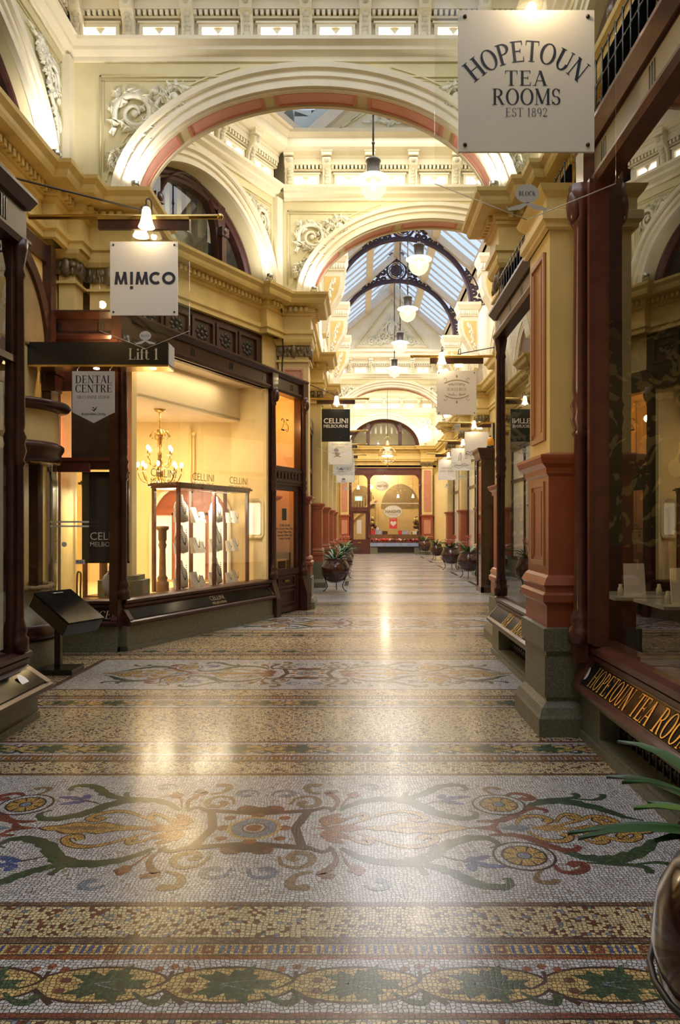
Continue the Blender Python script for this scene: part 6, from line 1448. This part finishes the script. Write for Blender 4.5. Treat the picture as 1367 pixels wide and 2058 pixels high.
# --- second shopfront on that side, beyond the pier
F2_ = frame(1.665, 7.2, 0, 1, -1)
t = thing('shopfront', 'narrow dark timber shop window between the rust red pier and the corridor', 'shopfront', (1.6, 7.2, 0))
stall(t, F2_, -1.36, 1.32, .60, .67, .36, [('gold_ink', serif('TEA', .16, .72, .04), .45, 0), ('gold_ink', serif('ROOMS', .16, .72, .04), -.2, 0)], vents=((-.9, .95),), proj=.13, wood='wood')
fascia(t, F2_, -1.36, 1.36, 3.72, 3.92, step=.5, tan=True)
pane(t, F2_, -1.30, 1.22, .67, 3.70)
m = MB(F2_); m.mat('wood').box(1.22, 1.34, -.12, .01, .67, 3.74); turned_post(m, 1.28, .02, .67, 3.74, .035); m.box(-1.36, -1.26, -.1, .01, .67, 3.74); turned_post(m, -1.24, .0, .67, 3.74, .04); m.box(-1.36, -1.1, -.1, .09, 3.70, 4.10); m.build('post', t)
m = MB(); m.mat('wood').box(1.70, 5.2, 8.42, 8.50, 0, 4.0); struct(m.build('wall_shop_return'))
grille('dark wire mesh grille over the second shop window, below the near arch foot', F2_, -1.36, 1.36, 4.0, 4.42)
grille('short dark wire mesh grille high behind the rust red pier', frame(1.76, 5.5, 0, 1, -1), -.40, .36, 4.14, 4.6)

# --- tall display case and amber beacon at the corridor
t = thing('display_case', 'tall dark timber display case with glass front near the right-side pots', 'display case', (3.02, 16.25, 0))
m = MB(); m.mat('wood'); x0, x1, y0, y1 = 2.70, 3.38, 15.95, 16.6
for x in (x0, x1-.06):
    for y in (y0, y1-.06): m.box(x, x+.06, y, y+.06, .0, 3.0)
m.box(x0, x1, y0, y1, 0, .12); m.box(x0+.3, x1, y0, y0+.05, 0, 3.0); m.box(x0, x1, y1-.03, y1, 0, 3.0); m.box(x1-.03, x1, y0, y1, 0, 3.0); m.molding([(0, 2.95), (.02, 2.97), (.06, 3.1), (.09, 3.16), (.09, 3.2), (-.1, 3.2)], [(x0, y0), (x1, y0), (x1, y1), (x0, y1)], 1, True); m.box(x0, x1, y0, y1, 3.0, 3.2); m.build('case', t)
m = MB(); m.mat('shop_glass').add([(x0+.05, y0+.02, .12), (x0+.3, y0+.02, .12), (x0+.3, y0+.02, 2.95), (x0+.05, y0+.02, 2.95)], [(0, 1, 2, 3)], False); m.add([(x0+.02, y0+.05, .12), (x0+.02, y1-.05, .12), (x0+.02, y1-.05, 2.95), (x0+.02, y0+.05, 2.95)], [(0, 1, 2, 3)], False); m.build('glass', t, recalc=False)
t = thing('beacon', 'amber dome beacon on top of the tall display case', 'beacon', (2.95, 16.2, 3.2))
m = MB(); m.mat('black').lathe([(0, 0), (.09, 0), (.09, .07), (.075, .08), (0, .08)], 2.95, 16.2, 3.2, 16); m.build('base', t); m = MB(); m.mat('amber').lathe([(.075, .08), (.078, .17), (.06, .24), (.03, .27), (0, .275)], 2.95, 16.2, 3.2, 16); m.build('dome', t)
m = MB(); m.mat('black').box(3.02, 3.14, 16.3, 16.5, 3.2, 3.80); tag(m.build('speaker_box'), 'slim black box standing on the tall display case beside the amber beacon', 'box')

# ------------------------------------------------------------------ POTS
def planter(label, x, y, seed, flowers=True, k=1.0, tall=False, group='glazed pots along the arcade'):
    rnd = random.Random(seed); t = thing('planter', label, 'potted plant', (x, y, 0), group); M = Matrix.Translation((x, y, 0)) @ Matrix.Rotation(seed, 4, 'Z') @ Matrix.Scale(k, 4)
    m = MB(M); m.mat('pot').lathe([(0, .20), (.16, .20), (.24, .27), (.305, .38), (.325, .48), (.31, .58), (.27, .655), (.235, .69), (.25, .72), (.265, .735), (.25, .745), (.22, .735), (.21, .69), (0, .68)], n=32); m.build('pot', t)
    m = MB(M); m.mat('dark_metal').tube([(.235*math.cos(2*math.pi*i/24), .235*math.sin(2*math.pi*i/24), .265) for i in range(24)], .012, 6, True)
    m.tube([(.325*math.cos(2*math.pi*i/24), .325*math.sin(2*math.pi*i/24), .40) for i in range(24)], .009, 5, True)
    m.build('ring', t)
    for q in range(3):
        a = q*2*math.pi/3+.5; u = (math.cos(a), math.sin(a)); m = MB(M); m.mat('dark_metal').tube(smooth_path([(u[0]*.32, u[1]*.32, .41), (u[0]*.25, u[1]*.25, .26), (u[0]*.20, u[1]*.20, .12), (u[0]*.26, u[1]*.26, .03), (u[0]*.31, u[1]*.31, .012)], 4), .012, 6); m.build('leg', t)
    m = MB(M); n = 34
    for i in range(n):
        a = rnd.uniform(0, 2*math.pi); L = rnd.uniform(.34, .56)*(1.25 if tall else 1); lift = rnd.uniform(.35, 1.2); m.mat('leaf' if rnd.random() < .75 else 'leaf_lt'); w = rnd.uniform(.018, .03); vs = []; K = 7
        for j in range(K):
            f = j/(K-1); r = .03+L*f*(1-.15*lift*f); z = .70+lift*L*f*(1-.55*f*(1.5-.5*lift)); ww = w*math.sin(math.pi*(.12+.86*f))**.7; ca, sa = math.cos(a), math.sin(a)
            vs += [(r*ca-ww*sa, r*sa+ww*ca, z), (r*ca, r*sa, z-.008), (r*ca+ww*sa, r*sa-ww*ca, z)]
        m.add(vs, [(3*j+q, 3*j+q+1, 3*j+q+4, 3*j+q+3) for j in range(K-1) for q in (0, 1)], True)
    m.build('foliage', t, recalc=False)
    if flowers:
        m = MB(M); m.mat('bract')
        for c in range(3):
            cx, cy, cz = rnd.uniform(-.12, .12), rnd.uniform(-.12, .12), rnd.uniform(.98, 1.12)
            for i in range(12):
                a = i*2.4; r = .10-.004*i; z = cz+.008*i
                m.add([(cx, cy, z-.02), (cx+r*.6*math.cos(a-.25), cy+r*.6*math.sin(a-.25), z+.02), (cx+r*math.cos(a), cy+r*math.sin(a), z+.05), (cx+r*.6*math.cos(a+.25), cy+r*.6*math.sin(a+.25), z+.02)], [(0, 1, 2, 3)], False)
            m.tube([(cx*.5, cy*.5, .7), (cx, cy, cz)], .008, 5)
        m.build('flower', t, recalc=False)
    return t
planter('round glazed pot with orange bromeliads under the CELLINI sign, biggest of its row', -.54, 16.4, 1)
planter('round glazed pot with long grassy leaves just behind the bromeliad pot', -.50, 20.2, 2, False, tall=True)
planter('round glazed pot mostly hidden, last of the row towards the chocolate shop door', -.50, 23.9, 3, True)
planter('round glazed pot with one orange flower beside the tall display case', 3.10, 20.4, 4)
planter('round glazed pot with dark leaves and orange flowers behind the display case pot', 3.08, 24.2, 5)
planter('narrow glazed pot with pale upright leaves beside the doorway near the end wall', 3.33, 31.0, 6, False, .9, True)
planter('small red glazed pot standing by the chocolate shop window pilaster', 3.30, 36.3, 7, False)
planter('large glazed pot cut by the picture edge in front of the tea room stone base', 1.08, 1.72, 8, False, 1.0, group=None) if False else None
t = planter('large dark glazed pot with strap leaves in front of the tea room stone base', 1.035, 1.70, 8, False); del t['group']

# ------------------------------------------------------------------ CHOCOLATE SHOP at the end
FH = frame(1.30, 37.42, 1, 0, 1)
t = thing('shopfront', 'maroon timber chocolate shop front with arched glass at the end of the arcade', 'shopfront', (1.35, 37.4, 0))
m = MB(FH); m.mat('wood_red')
for u in (-1.76, -.80, 1.86): m.box(u-.07, u+.07, -.1, .05, 0, 4.35); turned_post(m, u, .06, .8, 3.6, .04)
m.box(-1.82, 1.92, -.12, .06, 4.08, 4.42); m.box(-1.82, 1.92, -.12, .12, 4.40, 4.46)
for i in range(12): m.box(-1.7+.3*i, -1.48+.3*i, .06, .075, 4.14, 4.34)
for u0, u1 in ((-1.70, -.86), (-.74, 1.80)):
    for s, u in ((1, u0), (-1, u1)):
        P = [(u, 4.1), (u+s*.35, 4.1)]+[(u+s*(.35-.35*math.sin(a)), 3.75+.35*math.cos(a)) for a in [j*math.pi/16 for j in range(1, 9)]]
        m.prism(P, 1, -.06, .03)
m.build('frame', t)
m = MB(FH); m.mat('wood_red'); sash(m, -1.69, -.87, .0, 2.2, -.06, .0, .1); m.box(-1.69, -.87, -.06, .02, .05, .75); m.box(-1.69, -.87, -.08, .05, 2.2, 2.42); sash(m, -1.6, -.96, .15, .42, 0, .03, .04); d = m.build('door', t); m = MB(FH); m.mat('brass').box(-1.37, -1.19, .02, .04, .55, .62); m.build('letter_slot', d)
m = MB(FH); m.mat('shop_glass').add([(-.73, 0, .62), (1.79, 0, .62), (1.79, 0, 4.08), (-.73, 0, 4.08)], [(0, 1, 2, 3)], False); m.add([(-1.6, -.03, .75), (-.96, -.03, .75), (-.96, -.03, 2.1), (-1.6, -.03, 2.1)], [(0, 1, 2, 3)], False); m.add([(-1.69, -.03, 2.42), (-.87, -.03, 2.42), (-.87, -.03, 4.08), (-1.69, -.03, 4.08)], [(0, 1, 2, 3)], False); m.build('glass', t, recalc=False)
m = MB(FH); m.mat('granite'); m.box(-.73, -.35, -.1, .06, 0, .36); m.box(1.55, 1.85, -.1, .06, 0, .36); m.box(-.73, 1.85, -.1, .02, 0, .06); m.mat('dark_metal').box(-.35, 1.55, -.08, -.04, .05, .36)
for i in range(20): m.box(-.35+.1*i, -.33+.1*i, -.04, .0, .05, .36)
m.build('stone_base', t); m = MB(FH); m.mat('wood_red').box(-.78, 1.88, -.1, .1, .36, .62); m.mat('bluegrey').box(-.73, 1.83, .1, .11, .39, .57); m.build('sill_board', t)
m = MB(); m.mat('shaft').box(-1.6, -.985, 37.46, 37.6, 0, 4.4); m.box(3.80, 4.3, 37.46, 37.6, 0, 4.4); m.mat('haigh_wall').box(-1.0, 4.0, 39.6, 39.7, 0, 4.6); m.box(-.75, -.65, 37.6, 39.7, 0, 4.6); m.box(3.3, 3.4, 37.6, 39.7, 0, 4.6); m.mat('ceil_in').box(-1, 4, 37.5, 39.7, 4.5, 4.6)
m.mat('arch_dk'); FHB = frame(1.3, 39.59, 1, 0, 1); m.M = FHB
m.add([(.95+1.05*math.cos(math.pi*j/20), .01, 2.4+1.35*math.sin(math.pi*j/20)) for j in range(21)], [tuple(range(21))]); m.add([(-1.15+.75*math.cos(math.pi*j/20), .01, 2.4+1.25*math.sin(math.pi*j/20)) for j in range(21)], [tuple(range(21))])
m.M = Matrix(); m.mat('haigh_wall'); m.prism([(-.6, 1.7), (-.6, 1.5), (1.0, 2.9), (1.0, 3.1)], 1, 39.4, 39.5)
for i in range(9): m.box(-.5+.15*i, -.47+.15*i, 39.42, 39.48, 1.65+.13*i, 2.35+.13*i)
m.lathe([(.09, 0), (.09, 2.5)], .95, 39.3, 0, 12); m.mat('ceil_in').box(.5, 3.2, 38.4, 38.5, 2.62, 2.68)
struct(m.build('wall_chocolate_shop'))
m = MB(); m.mat('wood_mid').box(.5, 3.2, 37.55, 38.4, .55, .62); m.box(.55, 3.15, 37.9, 38.3, .62, 1.0); tag(m.build('window_bench'), 'low brown stepped display bench inside the chocolate shop window', 'bench')
def oval(label, x, y, z, rx, rz, tx, sz, m2='panel'):
    t = thing('oval_sign', label, 'sign', (x, y, z-rz)); M = fr(x, y, z); m = MB(M); m.mat(m2).prism([(p[0], p[1]) for p in ellipse_poly(rx, rz, 36)], 2, -.02, 0); m.build('board', t)
    m = MB(M); m.mat('tan_ink').tube([(rx*.97*math.cos(2*math.pi*i/36), rz*.97*math.sin(2*math.pi*i/36), .001) for i in range(36)], .008, 4, True); m.build('border', t)
    it = [('tan_ink', sw(tx, sz, .003), fr(x, y-.022, z))]
    return t, it
t, it = oval("large cream oval HAIGH'S sign above the red heart poster", 1.77, 37.60, 2.20, .49, .33, "HAIGH'S", .80); it.append(('tan_ink', sw('CHOCOLATES', .52), fr(1.77, 37.578, 2.03))); lettering(t, it)
t, it = oval("small cream oval HAIGH'S sign high between the shop arches", 1.20, 37.9, 3.55, .35, .25, "HAIGH'S", .52); lettering(t, it)
t = thing('poster', 'red poster with a white heart in the chocolate shop window', 'poster', (1.78, 37.62, 1.3)); m = MB(fr(1.78, 37.62, 1.58)); m.mat('red_card').box(-.20, .20, -.27, .27, -.01, 0); m.build('sheet', t)
m = MB(fr(1.78, 37.618, 1.58)); m.mat('panel'); hp = [(.145*math.sin(a)**3*1.1, (.13*math.cos(a)-.05*math.cos(2*a)-.02*math.cos(3*a)-.01*math.cos(4*a))) for a in [2*math.pi*i/32 for i in range(32)]]; m.prism(hp, 2, 0, .003); m.build('heart', t)
lettering(t, [('panel', sw("HAIGH'S", .26), fr(1.78, 37.606, 1.80))])
for i, (x, w, h, mt, d_) in enumerate(((.72, .22, .24, 'red_card', 'red'), (1.02, .34, .22, 'bluegrey', 'blue striped'), (.92, .26, .14, 'panel', 'white'), (1.36, .28, .18, 'choc', 'brown'), (2.15, .18, .2, 'red_card', 'second red'), (2.42, .34, .2, 'bluegrey', 'pale blue'), (2.92, .22, .18, 'panel', 'white peaked'))):
    z = 1.0 if i != 2 else 1.24; y = 37.95 if i != 2 else 38.2
    m = MB(); m.mat(mt).box(x-w/2, x+w/2, y, y+.18, z if i != 2 else 1.0, z+h); m.mat('panel')
    if 'blue' in mt:
        for k in range(4): m.prism([(x-w/2+.08*k, z+.02), (x-w/2+.08*k+.03, z+.02), (x-w/2+.08*k+.07, z+h-.02), (x-w/2+.08*k+.04, z+h-.02)], 1, y-.003, y)
    tag(m.build('gift_box'), '%s gift box on the chocolate shop display bench' % d_, 'box', 'gift boxes in the chocolate shop')
rnd = random.Random(5); m = MB()
for i in range(90): m.mat(rnd.choice(['pinkred', 'panel', 'choc', 'red_card', 'pinkred'])); x = rnd.uniform(.6, 3.1); m.ball((x, rnd.uniform(37.62, 37.84), .682+.06*rnd.random()), .05, .05, .06, 6, 4)
o = m.build('wrapped_chocolates'); o['kind'] = 'stuff'; tag(o, 'heaps of pink and brown wrapped chocolates along the window', 'chocolates')
for x, h, lb in ((.72, .75, 'brown gift hamper stack in the chocolate window beside the door'), (3.0, .8, 'brown and gold gift hamper stack in the chocolate window beside the pilaster')):
    m = MB(); q = random.Random(int(x*10))
    for i in range(26): m.mat(q.choice(['choc', 'wood_mid', 'gold_paint', 'choc'])); f = q.random(); m.ball((x+q.uniform(-.18, .18)*(1-.5*f), 38.15+q.uniform(-.08, .08), 1.05+.85*f), .08, .06, .09, 7, 5)
    m.mat('choc').box(x-.22, x+.22, 38.05, 38.28, 1.0, 1.12); tag(m.build('gift_hamper'), lb, 'hamper')
t = thing('exit_sign', 'green and white lit exit sign hung inside the chocolate shop top light', 'sign', (-.03, 37.8, 2.75)); m = MB(); m.mat('panel').box(-.23, .17, 37.8, 37.84, 2.76, 3.02); m.build('housing', t); m = MB(); m.mat('exit_lit').box(-.21, .15, 37.795, 37.80, 2.78, 2.96); m.mat('exit_white').box(-.09, .03, 37.79, 37.795, 2.78, 2.96); m.build('lit_face', t); m = MB(); m.mat('dark_metal').tube([(-.03, 37.82, 3.02), (-.03, 37.82, 4.5)], .006, 5); m.build('hanger', t)
m = MB(); m.mat('panel').box(-.12, .12, 37.50, 37.51, 1.05, 1.75); tag(m.build('door_notice'), 'pale paper notice taped inside the chocolate shop door glass', 'notice')
for x, z, lb in ((-.05, 3.6, 'over the door'), (.65, 3.62, 'inside the window next to the door')): 
    t = thing('pendant_light', 'small glowing tulip lamp in the chocolate shop, '+lb, 'lamp', (x, 38.2, z-.2)); tulip(t, x, 38.2, z, 1.0); m = MB(); m.mat('dark_metal').tube([(x, 38.2, z), (x, 38.2, 4.5)], .008, 5); m.build('cord', t)
for x, lb in ((2.1, 'middle'), (2.9, 'pilaster end')): t = thing('pendant_light', 'small glowing drop lamp deep in the chocolate shop, '+lb, 'lamp', (x, 38.9, 2.95)); tulip(t, x, 38.9, 3.15, .9); m = MB(); m.mat('dark_metal').tube([(x, 38.9, 3.15), (x, 38.9, 4.5)], .006, 5); m.build('cord', t)

# corridor shop fronts between the pilasters
for s, xs in ((1, CL+.04), (-1, CR-.04)):
    for i, (y0, y1) in enumerate(((13.5, 17.35), (17.85, 21.15), (21.65, 24.85), (25.35, 28.6))):
        F = frame(xs, (y0+y1)/2, 0, 1, s); h = (y1-y0)/2
        t = thing('shopfront', 'dark corridor shopfront, %s between pilasters, %s' % (ORD[i], 'CELLINI sign side' if s > 0 else 'display case side'), 'shopfront', F @ Vector((0, 0, 0)))
        m = MB(F); m.mat('wood'); sash(m, -h+.05, h-.05, .5, 3.7, -.03, .06, .09); m.box(-.04, .04, -.03, .06, .5, 3.7); m.box(-h, h, -.03, .08, 3.7, 3.95); m.box(-h, h, -.03, .06, 2.7, 2.8); m.mat('granite').box(-h, h, -.03, .08, 0, .5); m.build('frame', t)
        m = MB(F); m.mat('shop_glow').box(-h+.1, h-.1, .0, .01, .55, 3.6); m.build('interior_glow', t); pane(t, F, -h+.1, h-.1, .55, 3.65, .04)  # glowing sheet stands in for the lit inside of the shop

# ------------------------------------------------------------------ UPLIGHTS on the arch imposts
up = None
UPL = [('on the impost of the near arch above the MIMCO sign', -2.75, 8.88, (-2.9, 9.15, 6.6)), ('on the impost of the near arch over the mesh grille', 1.66, 8.88, (1.85, 9.15, 6.6)), ('on the impost of the middle arch over the jewellery shop', -.80, 12.80, (-1.0, 13.1, 6.6)), ('on the impost of the middle arch, display case side', 3.40, 12.80, (3.6, 13.1, 6.6)),
       ('on the far arch impost, CELLINI side', -.75, 28.6, (-.95, 29.0, 6.7)), ('on the far arch impost, pot side', 3.35, 28.6, (3.55, 29.0, 6.7)), ('at the end wall lunette foot, door side', -.9, 37.0, (-.8, 37.5, 6.6)), ('at the end wall lunette foot, pot side', 3.4, 37.0, (3.4, 37.5, 6.6)), ('on the near wall cornice at the corner lunette foot', -3.42, 8.15, (-3.7, 8.5, 7)),
       ('on the splayed wall cornice at the lunette foot', -1.50, 12.15, (-1.85, 12.6, 6.8)), ]
for lb, x, y, tg in UPL:
    if up is None:
        up = thing('uplight', 'x', 'floodlight', (0, 0, 0)); m = MB(); m.mat('steel').box(-.05, .05, -.04, .04, .0, .02); m.tube([(-.06, 0, .01), (-.06, 0, .08)], .008, 5); m.tube([(.06, 0, .01), (.06, 0, .08)], .008, 5); m.build('mount', up); m = MB(); m.mat('steel').lathe([(0, .05), (.05, .05), (.06, .13), (.055, .135)], n=14); m.build('housing', up); m = MB(); m.mat('flood').lathe([(0, .125), (.052, .125)], n=14); m.build('lamp_face', up); o = up
    else: o = copy_tree(up)
    o.location = (x, y, 5.585); o['label'] = 'small silver floodlight '+lb; o['group'] = 'cornice floodlights'
    light('SPOT', 'uplight_beam', (x, y, 5.74), UPW*(2.2 if y > 25 else 1), COOL, .05, target=tg, spot=120, blend=1.0)
